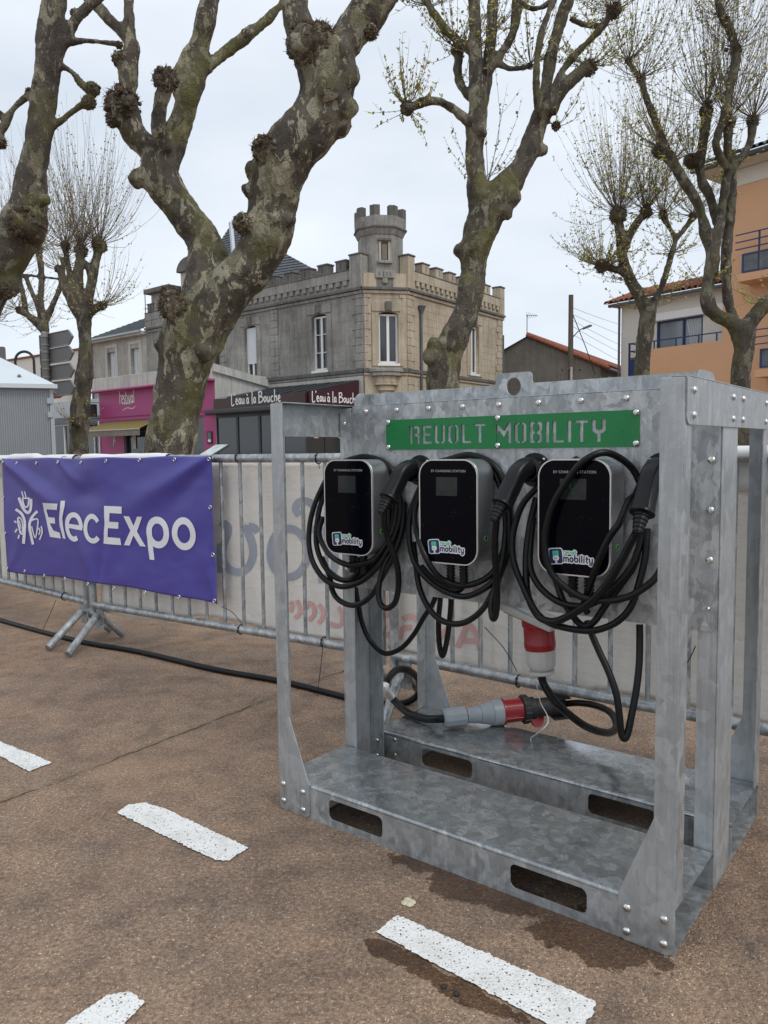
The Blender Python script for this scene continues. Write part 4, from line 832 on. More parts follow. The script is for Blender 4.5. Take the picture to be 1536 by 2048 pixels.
M['pink'] = simple('magenta_shop_paint', (.40, .055, .20), .5, 0, .12, 2)
M['pinkd'] = simple('magenta_shop_trim', (.36, .045, .175), .45, 0, .1, 3)
M['brown'] = simple('brown_fascia', (.045, .018, .012), .4, 0, .12, 2); M['plum'] = simple('plum_fascia', (.048, .016, .028), .4, 0, .12, 2)
M['anth'] = simple('anthracite_frame', (.035, .04, .047), .45, 0, .15, 3)
M['orange'] = simple('apricot_render', (.66, .385, .22), .85, 0, .06, 1.2, .002, 90)
M['cream'] = simple('cream_render', (.66, .62, .555), .85, 0, .06, 1.5, .002, 90)
M['blue'] = simple('blue_metal', (.012, .032, .13), .4, 0, .1, 3)
M['tile'] = simple('terracotta_tile', (.27, .085, .045), .8, 0, .5, 7, .004, 40)
M['gtile'] = simple('green_glazed_tile', (.03, .085, .075), .35, 0, .3, 6)
M['lead'] = simple('lead_flashing', (.42, .45, .48), .45, .3, .1, 3)
M['shutterw'] = simple('white_shutter', (.62, .64, .66), .6, 0, .05, 4)
M['woodg'] = stone_mat('weathered_pole_wood', ((.085, .072, .055), (.12, .10, .075), (.16, .135, .10), (.05, .045, .038)), streak=.7)
class Wall:       # a facade: s along the wall (metres), d outwards, z up
    def __init__(w, P, u, n): w.P = Vector((P[0], P[1], 0)); w.u = Vector((u[0], u[1], 0)).normalized(); w.n = Vector((n[0], n[1], 0)).normalized()
    def p(w, s, d, z): return w.P+w.u*s+w.n*d+Vector((0, 0, z))
    def px(w, x, y, d=0): q = vplane(x, y, w.P+w.n*d, w.n); return (q-w.P).dot(w.u), q.z
    def box(w, m, s0, s1, d0, d1, z0, z1):
        if s0 > s1: s0, s1 = s1, s0
        vs = [w.p(s, d, z) for z in (z0, z1) for d in (d0, d1) for s in (s0, s1)]
        m.add(vs, [(0, 2, 3, 1), (4, 5, 7, 6), (0, 1, 5, 4), (2, 6, 7, 3), (0, 4, 6, 2), (1, 3, 7, 5)]); return m
    def part(w, name, mat, par, s0, s1, d0, d1, z0, z1, bevel=0):
        return w.box(MB(), s0, s1, d0, d1, z0, z1).build(name, M[mat], par, org=par.location, bevel=bevel)
    def wall(w, name, mat, par, s0, s1, z0, z1, holes, th=.35):     # wall slab with real openings
        me = shape2d([(s0, z0), (s1, z0), (s1, z1), (s0, z1)], holes, th/2)
        Mx = Matrix(((w.u.x, 0, w.n.x, 0), (w.u.y, 0, w.n.y, 0), (0, 1, 0, 0), (0, 0, 0, 1))); Mx.translation = w.P-w.n*th/2-par.location
        me.transform(Mx); return mkobj(name, me, M[mat], par)
def cas_win(w, par, s0, s1, z0, z1, rows=3, mat='white', dep=-.16, sill=True, shut=None, mull=True, d=0.):
    fr = w.part('window', 'glass', par, s0+.03, s1-.03, dep-.03+d, dep-.02+d, z0+.03, z1-.02); o = par.location
    def bar(a, b, c, e, dd=.0): w.box(MB(), a, b, dep-.015+dd+d, dep+.035+dd+d, c, e).build('frame', M[mat], fr, org=o)
    f = .07; bar(s0, s0+f, z0, z1); bar(s1-f, s1, z0, z1); bar(s0+f, s1-f, z0, z0+f*1.3); bar(s0+f, s1-f, z1-f, z1)
    if mull: mid = (s0+s1)/2; bar(mid-.05, mid+.05, z0+f*1.3, z1-f, .004)
    for k in range(1, rows):
        z = z0+(z1-z0)*k/rows
        if mull: bar(s0+f, mid-.05, z-.014, z+.014); bar(mid+.05, s1-f, z-.014, z+.014)
        else: bar(s0+f, s1-f, z-.014, z+.014)
    if shut: w.box(MB(), s0+.02, s1-.02, dep+.04+d, dep+.07+d, z0+(z1-z0)*shut, z1).build('roller_shutter', M['shutterw'], fr, org=o)
    if sill: w.box(MB(), s0-.05, s1+.05, -.15+d, .05+d, z0-.09, z0-.004).build('sill', M[mat], fr, org=o)
    return fr
# ---------------- castle-like corner house
OC = (-.65, 28.9); UL = Vector((-.7688, .6395, 0)); NL = Vector((-.6395, -.7688, 0)); PR = (.93, 29.2); UR = Vector((.587, .81, 0)).normalized(); NR = Vector((UR.y, -UR.x, 0))
UC = Vector((1.58, .3, 0)).normalized(); NC = Vector((UC.y, -UC.x, 0)); LC = 1.608
wL, wC, wR = Wall(OC, UL, NL), Wall(OC, UC, NC), Wall(PR, UR, NR)
cas = thing('castle_house', 'grey and honey stone corner house with battlements and a crenellated turret', 'house', (0, 30, 0)); LL, LR = 13.9, 7.75
ZS, ZC = 4.12, 6.98      # string course, cornice
def opening(w, x0, x1, y0, y1): a = w.px(x0, y0); b = w.px(x1, y1); return sorted((a[0], b[0])), sorted((a[1], b[1]))
(sA, zA) = opening(wL, 624, 655, 641, 736); (sB, zB) = opening(wL, 489.5, 515, 662, 755); (sC, zC) = opening(wC, 757, 797, 627, 727); (sD, zD) = opening(wR, 940, 957, 662, 748)
zA = zB = [4.22, 6.30]; zD = [4.30, 6.30]
def R4(s, z, arch=.08): return [(s[0], z[0]), (s[1], z[0]), (s[1], z[1]), ((s[0]*.25+s[1]*.75), z[1]+arch*.8), ((s[0]+s[1])/2, z[1]+arch), (s[0]*.75+s[1]*.25, z[1]+arch*.8), (s[0], z[1])]
wL.wall('wall', 'stoneL', cas, 0, LL, 0, 7.6, [R4(sA, zA), R4(sB, zB), R4((8.0, 8.85), zA)])
wC.wall('wall', 'stoneR', cas, 0, LC, 0, 7.6, [R4(sC, zC)]); wR.wall('wall', 'stoneR', cas, 0, LR, 0, 7.6, [R4(sD, zD)])
cas_win(wL, cas, *sA, *zA, 3, sill=True); cas_win(wL, cas, *sB, *zB, 2, shut=.28); cas_win(wC, cas, *sC, *zC, 1); cas_win(wR, cas, *sD, *zD, 1)
for w, s, z, mt in ((wL, sA, zA, 'stoneL'), (wL, sB, zB, 'stoneL'), (wC, sC, zC, 'stoneR'), (wR, sD, zD, 'stoneR')):      # stone surrounds and keystones
    for a, b in ((s[0]-.26, s[0]-.002), (s[1]+.002, s[1]+.26)): w.part('window_surround', mt, cas, a, b, .001, .035, z[0]-.1, z[1]+.02, .008)
    w.part('lintel', mt, cas, s[0]-.26, s[1]+.26, .001, .04, z[1]+.085, z[1]+.42, .01); w.part('keystone', 'stoneD', cas, (s[0]+s[1])/2-.12, (s[0]+s[1])/2+.12, .042, .12, z[1]+.10, z[1]+.44, .015)
def course(z0, z1, d, mt=('stoneD', 'stoneD', 'stoneD'), name='string_course'):
    wL.part(name, mt[0], cas, -.0+d*.42, LL, .001, d, z0, z1, .015); wC.part(name, mt[1], cas, -d*.4, LC+d*.4, .002, d, z0, z1, .015); wR.part(name, mt[2], cas, d*.42, LR+.03, .001, d, z0, z1, .015)
course(ZS-.14, ZS, .10); course(ZS-.24, ZS-.15, .06, ('stoneL', 'stoneR', 'stoneR')); course(ZC, ZC+.10, .15); course(ZC-.12, ZC-.01, .08, ('stoneL', 'stoneR', 'stoneR'), 'cornice')
# quoins
def quoins(w, s0, s1, z0, z1, mt, alt=.14, h=.285, flip=1):
    z = z0; k = 0
    while z < z1-.1:
        e = alt if k % 2 else 0
        w.part('quoin', mt, cas, s0-(e if flip < 0 else 0), s1+(e if flip > 0 else 0), .001, .035+.006*random.random(), z+.006, min(z1, z+h)-.006, .012); z += h; k += 1
quoins(wL, .04, .42, ZS+.01, ZC-.13, 'stoneL'); q0 = wL.px(549, 680)[0]; quoins(wL, q0-.25, q0+.2, ZS+.01, ZC-.13, 'stoneL', .0); q0 = wL.px(446, 680)[0]; quoins(wL, q0-.25, q0+.25, ZS+.01, ZC-.13, 'stoneL', .0)
quoins(wR, .03, .36, ZS+.01, ZC-.13, 'stoneR'); quoins(wR, LR-.5, LR-.04, .3, 7.5, 'stoneR', .14, flip=-1)
quoins(wC, .02, .16, ZS+.01, ZC-.13, 'stoneR', .1); quoins(wC, LC-.16, LC-.02, ZS+.01, ZC-.13, 'stoneR', .1, flip=-1)
quoins(wR, .03, .36, .4, ZS-.26, 'stoneR')
# ashlar blocks with recessed joints
def ashlar(w, s0, s1, z0, z1, mt, skip, bl=.72, h=.285, pr=.010, gp_=.004):
    z = z0; r = 0; rs = random.Random(4)
    while z < z1-.12:
        zt_ = min(z+h, z1); cuts = sorted((a, b) for a, b, c, d_ in skip if c < zt_-.02 and d_ > z+.02); x = s0; ivs = []
        for a, b in cuts:
            if a > x+.05: ivs.append((x, a))
            x = max(x, b)
        if s1 > x+.05: ivs.append((x, s1))
        for a, b in ivs:
            n = max(1, int(round((b-a)/bl))); sh = (.3 if r % 2 else 0)/max(1, n)
            ed = [a]+[a+(b-a)*(k+sh+rs.uniform(-.12, .12))/n for k in range(1, n)]+[b]
            for e0, e1 in zip(ed, ed[1:]): w.part('ashlar_block', mt, cas, e0+gp_, e1-gp_, .0008, pr+rs.uniform(-.002, .003), z+gp_, zt_-gp_)
        z += h; r += 1
def sk_(s, z): return (s[0]-.27, s[1]+.27, z[0]-.2, z[1]+.46)
qa, qb = wL.px(549, 680)[0], wL.px(446, 680)[0]
ashlar(wL, .58, 10.2, ZS+.01, ZC-.13, 'stoneL', [sk_(sA, zA), sk_(sB, zB), (qa-.27, qa+.22, 0, 9), (qb-.27, qb+.27, 0, 9), (7.7, 9.1, 4, 6.8)], .95, .36, .0055, .0025)
ashlar(wR, .52, LR-.66, ZS+.01, ZC-.13, 'stoneR', [sk_(sD, zD)]); ashlar(wC, .28, LC-.28, ZS+.01, ZC-.13, 'stoneR', [sk_(sC, zC)], .5); ashlar(wR, .52, LR-.66, 1.8, ZS-.26, 'stoneR', [])
# parapet: corbel teeth, crenels, merlons
def parapet(w, s0, s1, mt, mids, wd, top):
    w.part('parapet', mt, cas, s0, s1, .002, .08, 7.42, 7.76, .01); w.part('parapet_coping', 'stoneD', cas, s0, s1, -.30, .10, 7.762, 7.80, .01)
    s = s0+.15; k = 0
    while s < s1-.2: w.part('corbel_tooth', mt, cas, s, s+.20, .003, .075, 7.24, 7.416, .01); s += .36
    for c in mids:
        w.part('merlon', 'stoneD' if mt == 'stoneL' else mt, cas, c-wd/2, c+wd/2, -.28, .07, 7.803, top, .01); w.part('merlon_cap', 'stoneD', cas, c-wd/2-.03, c+wd/2+.03, -.31, .10, top+.001, top+.06, .015)
        w.part('arrow_slit', 'blackm', cas, c-.02, c+.02, .0705, .074, 7.86, top-.06)
mL = [wL.px(x, 545)[0] for x in (684, 648, 613, 578.5, 546, 516, 487, 461)]; d = mL[2]-mL[1]
mL = [.0+mL[0]+k*((mL[3]-mL[0])/3) for k in range(15) if mL[0]+k*((mL[3]-mL[0])/3) < LL-.3]
parapet(wL, .62, LL, 'stoneL', mL, .52, 8.14); mR = [wR.px(x, 550)[0] for x in (849, 876, 902)]; st = (mR[2]-mR[0])/2; mR = [mR[0]+st*k for k in range(9) if mR[0]+st*k < LR-.7]
parapet(wR, .45, LR, 'stoneR', mR, .50, 8.14)
for w, a, b, mt in ((wL, .02, .60, 'stoneL'), (wR, .02, .44, 'stoneR'), (wR, LR-.42, LR, 'stoneR')): w.part('corner_pier', mt, cas, a, b, -.3, .10, 7.09, 8.26, .012); w.part('pier_cap', 'stoneD', cas, a-.03, b+.03, -.33, .13, 8.262, 8.33, .02)
# turret
TC = wC.p(LC/2, -.80, 0); T0 = atan2(NC.y, NC.x)
def octp(r, k): a = T0+pi/8+k*pi/4; rr = r/cos(pi/8); return (TC.x+rr*cos(a), TC.y+rr*sin(a))
def octring(name, mt, r0, r1, z0, z1, par=cas):
    m = MB(); vs = [(*octp(r0, k), z0) for k in range(8)]+[(*octp(r1, k), z1) for k in range(8)]
    m.add(vs, [tuple(range(7, -1, -1)), tuple(range(8, 16))]+[(k, (k+1) % 8, 8+(k+1) % 8, 8+k) for k in range(8)]); return m.build(name, M[mt], par, org=par.location, bevel=.012)
octring('turret', 'stoneL', .80, .80, 7.08, 9.0); octring('turret_corbel', 'stoneL', .82, .92, 9.001, 9.22); octring('turret_band', 'stoneD', .955, .955, 9.221, 9.29); octring('turret_parapet', 'stoneL', .915, .925, 9.291, 9.66)
for k in range(8):
    a = T0+pi/8+k*pi/4; m = MB(); c = Vector((*octp(.92, k), 0))
    for sgn in (1, -1):
        e = Vector((*octp(.92, k+sgn), 0)); q = c+(e-c).normalized()*.21; ci = TC.lerp(c, .78); qi = TC.lerp(q, .78)
        ps = [c, q, qi, ci] if sgn > 0 else [q, c, ci, qi]
        m.add([Vector((p.x, p.y, z)) for z in (9.661, 10.02) for p in ps], [(3, 2, 1, 0), (4, 5, 6, 7), (0, 1, 5, 4), (1, 2, 6, 5), (2, 3, 7, 6), (3, 0, 4, 7)])
    m.build('turret_merlon', M['stoneD'], cas, org=cas.location)
dT = .003
sl = LC/2
wT = Wall(wC.p(0, 0, 0), UC, NC)
wC.part('turret_slit', 'blackm', cas, sl-.13, sl+.13, .003, .01, 8.08, 8.70); wC.part('slit_lattice', 'rubble', cas, sl-.09, sl+.09, .0105, .014, 8.10, 8.66)
for a, b in ((sl-.21, sl-.132), (sl+.132, sl+.21)): wC.part('slit_jamb', 'stoneR', cas, a, b, .002, .05, 8.06, 8.74, .01)
wC.part('slit_hood', 'stoneD', cas, sl-.26, sl+.26, .002, .10, 8.745, 8.85, .02); wC.part('slit_sill', 'stoneL', cas, sl-.28, sl+.28, .002, .12, 7.94, 8.055, .02)
pq = wC.part('date_plaque', 'stoneL', cas, sl-.36, sl+.36, .003, .06, 7.42, 7.70, .02); wC.part('plaque_drop', 'stoneL', cas, sl-.10, sl+.10, .003, .08, 7.22, 7.415, .03)
for a in (-.22, -.08, .06, .18): wC.box(MB(), sl+a, sl+a+.035, .0605, .066, 7.49, 7.64).build('carved_numeral', M['stoneD'], pq, org=cas.location)
# corbelled console under the corner window
for k, (r, z0, z1) in enumerate(((.66, 3.98, 4.10), (.60, 3.84, 3.975), (.44, 3.60, 3.835), (.47, 3.50, 3.595), (.34, 3.30, 3.495), (.24, 3.16, 3.295))):
    m = MB(); n_ = 10; P = [(sl+r*cos(pi*i/n_), r*.62*sin(pi*i/n_)+.003) for i in range(n_+1)]
    m.add([wC.p(s, d_, z) for z in (z0, z1) for s, d_ in P], [tuple(range(n_+1)), tuple(range(2*n_+1, n_, -1))]+[(i+1, i, n_+1+i, n_+2+i) for i in range(n_)]+[(0, n_, 2*n_+1, n_+1)]); m.build('console', M['stoneR' if k > 1 else 'stoneL'], cas, org=cas.location, bevel=.02)
# rain pipe
s0, _ = wR.px(839, 640); m = MB(); m.tube([wR.p(s0, .08, z) for z in (6.25, 5, 3, .2)], .055, 10); pp = m.build('rain_pipe', M['slate'], cas, org=cas.location, smooth=50); m = MB(); m.lathe([(.06, 0), (.10, .12), (.17, .28), (.16, .3)], wR.p(s0, .1, 6.25), (0, 0, 1), 8); m.build('hopper', M['slate'], pp, org=cas.location)
m = MB(); m.tube([wR.p(LR-.05, .06, z) for z in (6.2, .2)], .04, 8); m.build('rain_pipe', M['slate'], cas, org=cas.location, smooth=50)
# walls behind, slate roof with a lead hip, dormer and the taller left end
bk = [wL.p(0, -.4, 0), wC.p(LC, -.4, 0), wR.p(LR-.4, -.4, 0), wR.p(LR-.4, -9, 0), wL.p(LL, -8, 0), wL.p(LL-.1, -.4, 0)]
m = MB(); n_ = len(bk); m.add([(p.x, p.y, z) for z in (.0, 7.5) for p in bk], [tuple(range(n_, 2*n_))]+[((i+1) % n_, i, n_+i, n_+(i+1) % n_) for i in (2, 3, 4)]); m.build('flat_roof', M['slate'], cas, org=cas.location)
pk = at(463, 449, 38.5); rr_ = at(723, 596, 33); rl = at(330, 600, 40.5); rb = pk+Vector((2.5, 6, -5)); rb.z = 7.4
def slated(A_, B_, P_, nrow=16):      # overlapping slate courses on a triangle A-B-P
    nrm = (B_-A_).cross(P_-A_).normalized(); nrm = nrm if nrm.y < 0 else -nrm; m = MB()
    for k in range(nrow):
        f0, f1 = k/nrow, (k+1.12)/nrow; f1 = min(f1, 1)
        a, b_, c_, d_ = A_.lerp(P_, f0)+nrm*.045, B_.lerp(P_, f0)+nrm*.045, B_.lerp(P_, f1)+nrm*.01, A_.lerp(P_, f1)+nrm*.01; a2, b2 = a-nrm*.04, b_-nrm*.04
        m.add([a, b_, c_, d_, a2, b2], [(0, 1, 2, 3), (4, 5, 1, 0)])
    return m
rlo = Vector((rl.x, rl.y, 7.6)); rro = Vector((rr_.x, rr_.y, 7.6)); mid_ = at(478, 640, 36.0); mid_.z = 7.6
sr = slated(mid_, rro, pk, 34).build('slate_roof', M['slate'], cas, org=cas.location); sr['kind'] = 'stuff'
sr2 = slated(rlo, mid_, pk, 34).build('slate_roof', M['slate'], cas, org=cas.location); sr2['kind'] = 'stuff'
m = MB(); m.add([rro, rb+Vector((4, 0, 0)), pk], [(0, 1, 2)]); m.add([rlo, rb, pk], [(0, 1, 2)]); m.build('roof_back', M['slate'], cas, org=cas.location)
m = MB(); m.tube([mid_, pk+Vector((0, -.05, .05))], .13, 6); m.build('lead_hip', M['lead'], cas, org=cas.location)
s1 = wL.px(345, 600)[0]; s2 = wL.px(304, 600)[0]
wL.part('end_block', 'stoneL', cas, s1, s2, -4, .04, 7.4, wL.px(310, 588)[1], .01); zt = wL.px(310, 588)[1]; wL.part('cornice', 'stoneD', cas, s1-.1, s2+.25, -4, .30, zt+.001, zt+.22, .03)
sd, zd = wL.px(365, 560); wL.part('dormer', 'stoneP', cas, sd-1.0, sd+.55, -1.5, -.3, zt-.2, zt+.75, .01)
m = MB(); P = [(sd+.85*cos(pi*i/10)-.2, zt+.76+.62*sin(pi*i/10)) for i in range(11)]; m.prism(P, lambda u, v, t: wL.p(u, t, v), -1.5, -.12); m.build('dormer_pediment', M['stoneD'], cas, org=cas.location, bevel=.03)
m = MB(); m.lathe([(.16, 0), (.2, .1), (.1, .2), (.2, .4), (.02, .6)], wL.p(sd-.2, -.4, zt+1.35), (0, 0, 1), 10); m.build('finial', M['stoneD'], cas, org=cas.location, smooth=40)
wL.part('parapet_base', 'stoneL', cas, s1, LL, .003, .06, 7.085, 7.4)
# ---------------- left stone house with white shutters
lh = thing('shuttered_house', 'low pale stone house with two closed white shutters and a hipped slate roof', 'house', (-14, 41, 0)); wH = Wall(wL.p(LL+.02, .0, 0), UL, NL); H1 = wH.px(183, 690)[0]; zE = 6.85
hs = []
for x0, x1 in ((215, 233), (262, 281)): a = wH.px(x0, 706); b_ = wH.px(x1, 766); hs.append((sorted((a[0], b_[0])), [4.9, 6.25]))
M['stoneH'] = stone_mat('patchy_pale_stone', ((.27, .25, .215), (.36, .335, .29), (.48, .45, .40), (.17, .155, .135)), streak=.35)
wH.wall('wall', 'stoneH', lh, 0, H1, 0, zE, [[(s[0], z[0]), (s[1], z[0]), (s[1], z[1]), (s[0], z[1])] for s, z in hs])
for s, z in hs:
    sh = wH.part('shutter', 'shutterw', lh, s[0]+.08, s[1]-.02, -.20, -.15, z[0], z[1]); wH.box(MB(), (s[0]+s[1])/2+.02, (s[0]+s[1])/2+.035, -.149, -.146, z[0], z[1]).build('gap', M['anth'], sh, org=lh.location)
    for a, b_ in ((s[0]-.22, s[0]-.003), (s[1]+.003, s[1]+.22)): wH.part('window_surround', 'stoneP', lh, a, b_, .001, .03, z[0], z[1]+.2, .01)
    wH.part('lintel', 'stoneP', lh, s[0]-.22, s[1]+.22, .001, .035, z[1]+.203, z[1]+.36, .01)
wH.part('eaves_cornice', 'stoneP', lh, -.0, H1+.2, .002, .28, zE-.05, zE+.12, .03); wH.part('gutter', 'lead', lh, 0, H1+.25, .285, .40, zE+.06, zE+.14)
A_, B_ = wH.p(H1+.3, .3, zE+.14), wH.p(0, .3, zE+.14); P_ = wH.p(-1.2, -4.2, zE+2.6); slated(A_, B_, P_, 26).build('slate_roof', M['slate'], lh, org=lh.location)['kind'] = 'stuff'
m = MB(); m.tube([wH.p(H1-.02, .05, .2), wH.p(H1-.02, .05, zE)], .05, 8); m.build('rain_pipe', M['slate'], lh, org=lh.location, smooth=50)
m = MB(); wH.box(m, 0, H1, -5, -.36, 0, zE-.1); m.build('rear_block', M['stoneH'], lh, org=lh.location)
q = at(292, 648, 40); m = MB(); m.tube([q+Vector((0, 0, -.3)), q+Vector((0, 0, 1.65))], .022, 6); ant = thing('roof_aerial', 'tall thin television aerial on the shuttered house\'s roof', 'aerial', q); m.build('mast', M['anth'], ant, org=q)
for z, w_ in ((1.5, .5), (.75, .35)):
    m = MB(); m.tube([q+Vector((-.1, 0, z)), q+Vector((w_, 0, z+.03))], .012, 5); b_ = m.build('boom', M['anth'], ant, org=q)
    for k in range(5): e = q+Vector((w_*k/5, 0, z)); m = MB(); m.tube([e+Vector((0, -.2, -.05)), e+Vector((0, .2, .08))], .008, 4); m.build('rod', M['anth'], b_, org=q)
# ---------------- pink shop (projects 2.7 m)
ps = thing('pink_shop', 'bright pink shopfront with a mossy awning under a concrete band', 'shop', (-9.5, 33, 0)); wP = Wall((-6.5, 30.2), UL, NL); LP = 8.4; zp = 3.84
d0, d1 = wP.px(312, 850)[0], wP.px(247, 850)[0]; e0, e1 = wP.px(407, 850)[0], wP.px(380, 850)[0]
wP.wall('front_wall', 'pink', ps, 0, LP, 0, zp, [[(d0, .05), (d1, .05), (d1, 2.45), (d0, 2.45)], [(e0, .05), (e1+1.2, .05), (e1+1.2, 2.5), (e0, 2.5)]], .2)
wP.part('shop_interior', 'anth', ps, .3, LP-.3, -1.4, -1.2, 0, 3); wP.part('shop_window', 'glass', ps, d0, d1, -.16, -.14, .05, 2.45); wP.part('shop_window', 'glass', ps, e0, e1+1.2, -.16, -.14, .05, 2.5)
wP.part('door_frame', 'anth', ps, d1-.12, d1-.002, -.13, -.02, .05, 2.45); wP.part('price_board', 'palep', ps, d1-.75, d1-.5, -.12, -.1, 1.3, 1.9)
for z0, z1, dd in ((2.72, 2.80, .06), (2.55, 2.60, .05)): wP.part('trim', 'pinkd', ps, 0, LP, .002, dd, z0, z1, .01)
wP.part('canopy', 'pink', ps, -.05, LP+.35, .002, .45, zp+.003, zp+.08, .02); wP.part('concrete_band', 'concrete', ps, -.0, LP+.05, -.1, .30, zp+.084, zp+.62, .02); wP.part('corner_trim', 'shutterw', ps, LP-.0, LP+.10, -.1, .05, 0, 2.6)
wP.part('flat_roof', 'concrete', ps, 0, LP, -2.7, -.11, zp+.2, zp+.35); 
m = MB(); q = [wP.p(-.002, .0, 0), wP.p(-.002, -2.68, 0)]; m.add([q[0], q[1], q[1]+Vector((0, 0, 3.75)), q[0]+Vector((0, 0, 4.2))], [(0, 1, 2, 3)]); q2 = [p_-UL*-.18 for p_ in q]; m.add([q2[0], q2[1], q2[1]+Vector((0, 0, 3.75)), q2[0]+Vector((0, 0, 4.2))], [(3, 2, 1, 0)]); m.build('side_wall', M['concrete'], ps, org=ps.location)
m = MB(); a, b_ = wP.p(.0, .1, 4.21), wP.p(0, -2.7, 3.76); o_ = -UL*.12; m.add([a, b_, b_+o_, a+o_]+[p_+Vector((0, 0, .30)) for p_ in (a, b_, b_+o_, a+o_)], [(3, 2, 1, 0), (4, 5, 6, 7), (0, 1, 5, 4), (1, 2, 6, 5), (2, 3, 7, 6), (3, 0, 4, 7)]); m.build('coping', M['concrete'], ps, org=ps.location)
moss = (lambda t: t.out(t.mix(t.ramp(t.noise(t.co(), 3.5, 5), (.38, 0.), (.55, 1.)), (.16, .14, .10), (.21, .15, .015)), .9))(NT('mossy_canvas')); M['moss'] = moss
a0_, a1_ = wP.px(320, 840)[0], wP.px(205, 840)[0]
m = MB(); m.add([wP.p(a0_, .06, 2.52), wP.p(a1_-.4, .06, 2.52), wP.p(a1_, 1.0, 2.12), wP.p(a0_, 1.0, 2.12)], [(0, 1, 2, 3)]); m.build('awning_canvas', moss, ps, org=ps.location)
wP.part('awning_valance', 'rubble', ps, a0_, a1_, .985, 1.0, 1.84, 2.08); wP.part('awning_bar', 'stoneP', ps, a0_, a1_, .985, 1.03, 2.085, 2.13)
# shop lettering as strokes on a wall
def wstroke(w, paths, wd, d, name, mat, par, s0, z0, sc, flip=-1, asp=1.):
    for k, pth in enumerate(paths):
        pts = spline([Vector((x, y, 0)) for x, y in pth], 4); Lq, Rq = ribbon2d([(p.x, p.y) for p in pts], wd); n_ = len(Lq)
        m = MB(); m.add([w.p(s0+flip*q.x*sc*asp, d+.0008*(k % 5), z0+q.y*sc) for q in Lq+Rq], [(i, n_+i, n_+i+1, i+1) for i in range(n_-1)]); m.build(name, M[mat], par, org=par.location)
FS = [[(0, 0), (0, 1.5), (.1, 1.75), (.4, 1.75)], [(0, .9), (.3, .9)], [(.45, .45), (.75, .55), (.7, .85), (.5, .85), (.45, .4), (.6, 0), (.8, .15)], [(1.2, .8), (1.0, .85), (.95, .6), (1.2, .35), (1.1, .02), (.9, .05)], [(1.45, 1.3), (1.45, .1), (1.6, 0)], [(1.3, .85), (1.65, .85)], [(1.85, .85), (1.85, 0)], [(2.05, .85), (2.25, 0), (2.45, .85)], [(3.0, .6), (2.8, .85), (2.62, .45), (2.75, .02), (3.0, .3)], [(3.0, .85), (3.0, 0)], [(3.25, 1.75), (3.25, 0)]]
s0, z0 = wP.px(240.5, 808); wstroke(wP, FS, .15, .012, 'shop_letter', 'white', ps, s0, z0, .40, asp=.85)
s1_, z1_ = wP.px(250, 808); wstroke(wP, [[(k*.5, 0), (k*.5+.15, .5), (k*.5+.3, 0)] for k in range(6)], .12, .012, 'shop_letter', 'white', ps, s1_, z1_-.02, .16); wstroke(wP, [[(0, 0), (1.2, .35), (2.6, .2), (3.4, .5)]], .09, .012, 'shop_letter', 'white', ps, s1_+.2, z1_-.28, .30)
s0, z0 = wP.px(227.5, 892); wstroke(wP, [[(0, 0), (.1, 1.5), (.4, 1.8), (.5, 1.4), (.1, 1.0)], [(.1, .8), (.5, .9), (.45, .4)]], .12, .012, 'shop_letter', 'white', ps, s0, z0, .30)
b0, bz = wP.px(415, 863); b1_, bz1 = wP.px(425.5, 887); bd = wP.part('menu_board', 'blackm', ps, b0, b1_, .003, .04, bz1, bz)
for k in range(4): wP.box(MB(), b0-.05, b1_+.05, .0405, .043, bz-.08-.07*k, bz-.06-.07*k).build('board_line', M['palep'], bd, org=ps.location)
wP.box(MB(), b0-.06, b1_+.06, .0405, .043, bz1+.06, bz1+.16).build('board_line', M['white'], bd, org=ps.location)
hq = wP.p(LP+.05, .1, 3.05); hs_ = thing('hanging_sign', 'small dark hanging shop sign on a bracket beside the pink shopfront', 'sign', hq); wv = Wall(hq, -NL*-1, UL)
m = MB(); wP.box(m, LP+.02, LP+.08, .1, 1.0, 2.78, 3.35); m.build('board', M['anth'], hs_, org=hq, bevel=.01)
for z in (3.42, 2.70): m = MB(); m.tube([wP.p(LP+.05, -.02, z), wP.p(LP+.05, 1.0, z)], .015, 6); m.build('bracket', M['blackm'], hs_, org=hq)
# ---------------- restaurant veranda
rs_ = thing('restaurant_veranda', 'glazed dark grey restaurant veranda with brown and plum fascia in white script', 'restaurant', (-3.8, 29.5, 0)); VF = Vector((-2.63, 27.0, 0)); LV = 5.05; wV = Wall(VF, UL, NL); wS = Wall(VF, -NL, -UL)
wV.part('fascia', 'brown', rs_, -.02, LV-.03, .0, .10, 2.76, 3.15, .005)
m = MB(); m.add([wS.p(0, .10, 2.76), wS.p(2.72, .10, 2.76), wS.p(2.72, .10, 3.72), wS.p(0, .10, 3.15)], [(0, 1, 2, 3)]); m.add([wS.p(0, .0, 2.76), wS.p(2.72, .0, 2.76), wS.p(2.72, .0, 3.72), wS.p(0, .0, 3.15)], [(3, 2, 1, 0)]); m.build('side_fascia', M['plum'], rs_, org=rs_.location)
wV.part('awning_box', 'anth', rs_, .02, LV+.25, .101, .36, 2.55, 2.745, .05); wV.part('head_beam', 'anth', rs_, 0, LV, -.12, -.02, 2.42, 2.755)
for k in range(5): wV.part('post', 'anth', rs_, LV*k/4-.05*(k > 0), LV*k/4+.06, -.10, -.02, 0, 2.42)
for k in range(4): wV.part('pane', 'glass', rs_, LV*k/4+.062, LV*(k+1)/4-.052, -.07, -.055, .1, 2.418)
for k in range(4): wS.part('post', 'anth', rs_, 2.7*k/3-.03, 2.7*k/3+.03, -.08, -.005, 0, 2.75)
for k in range(3): wS.part('pane', 'glass', rs_, 2.7*k/3+.032, 2.7*(k+1)/3-.032, -.05, -.035, .1, 2.75)
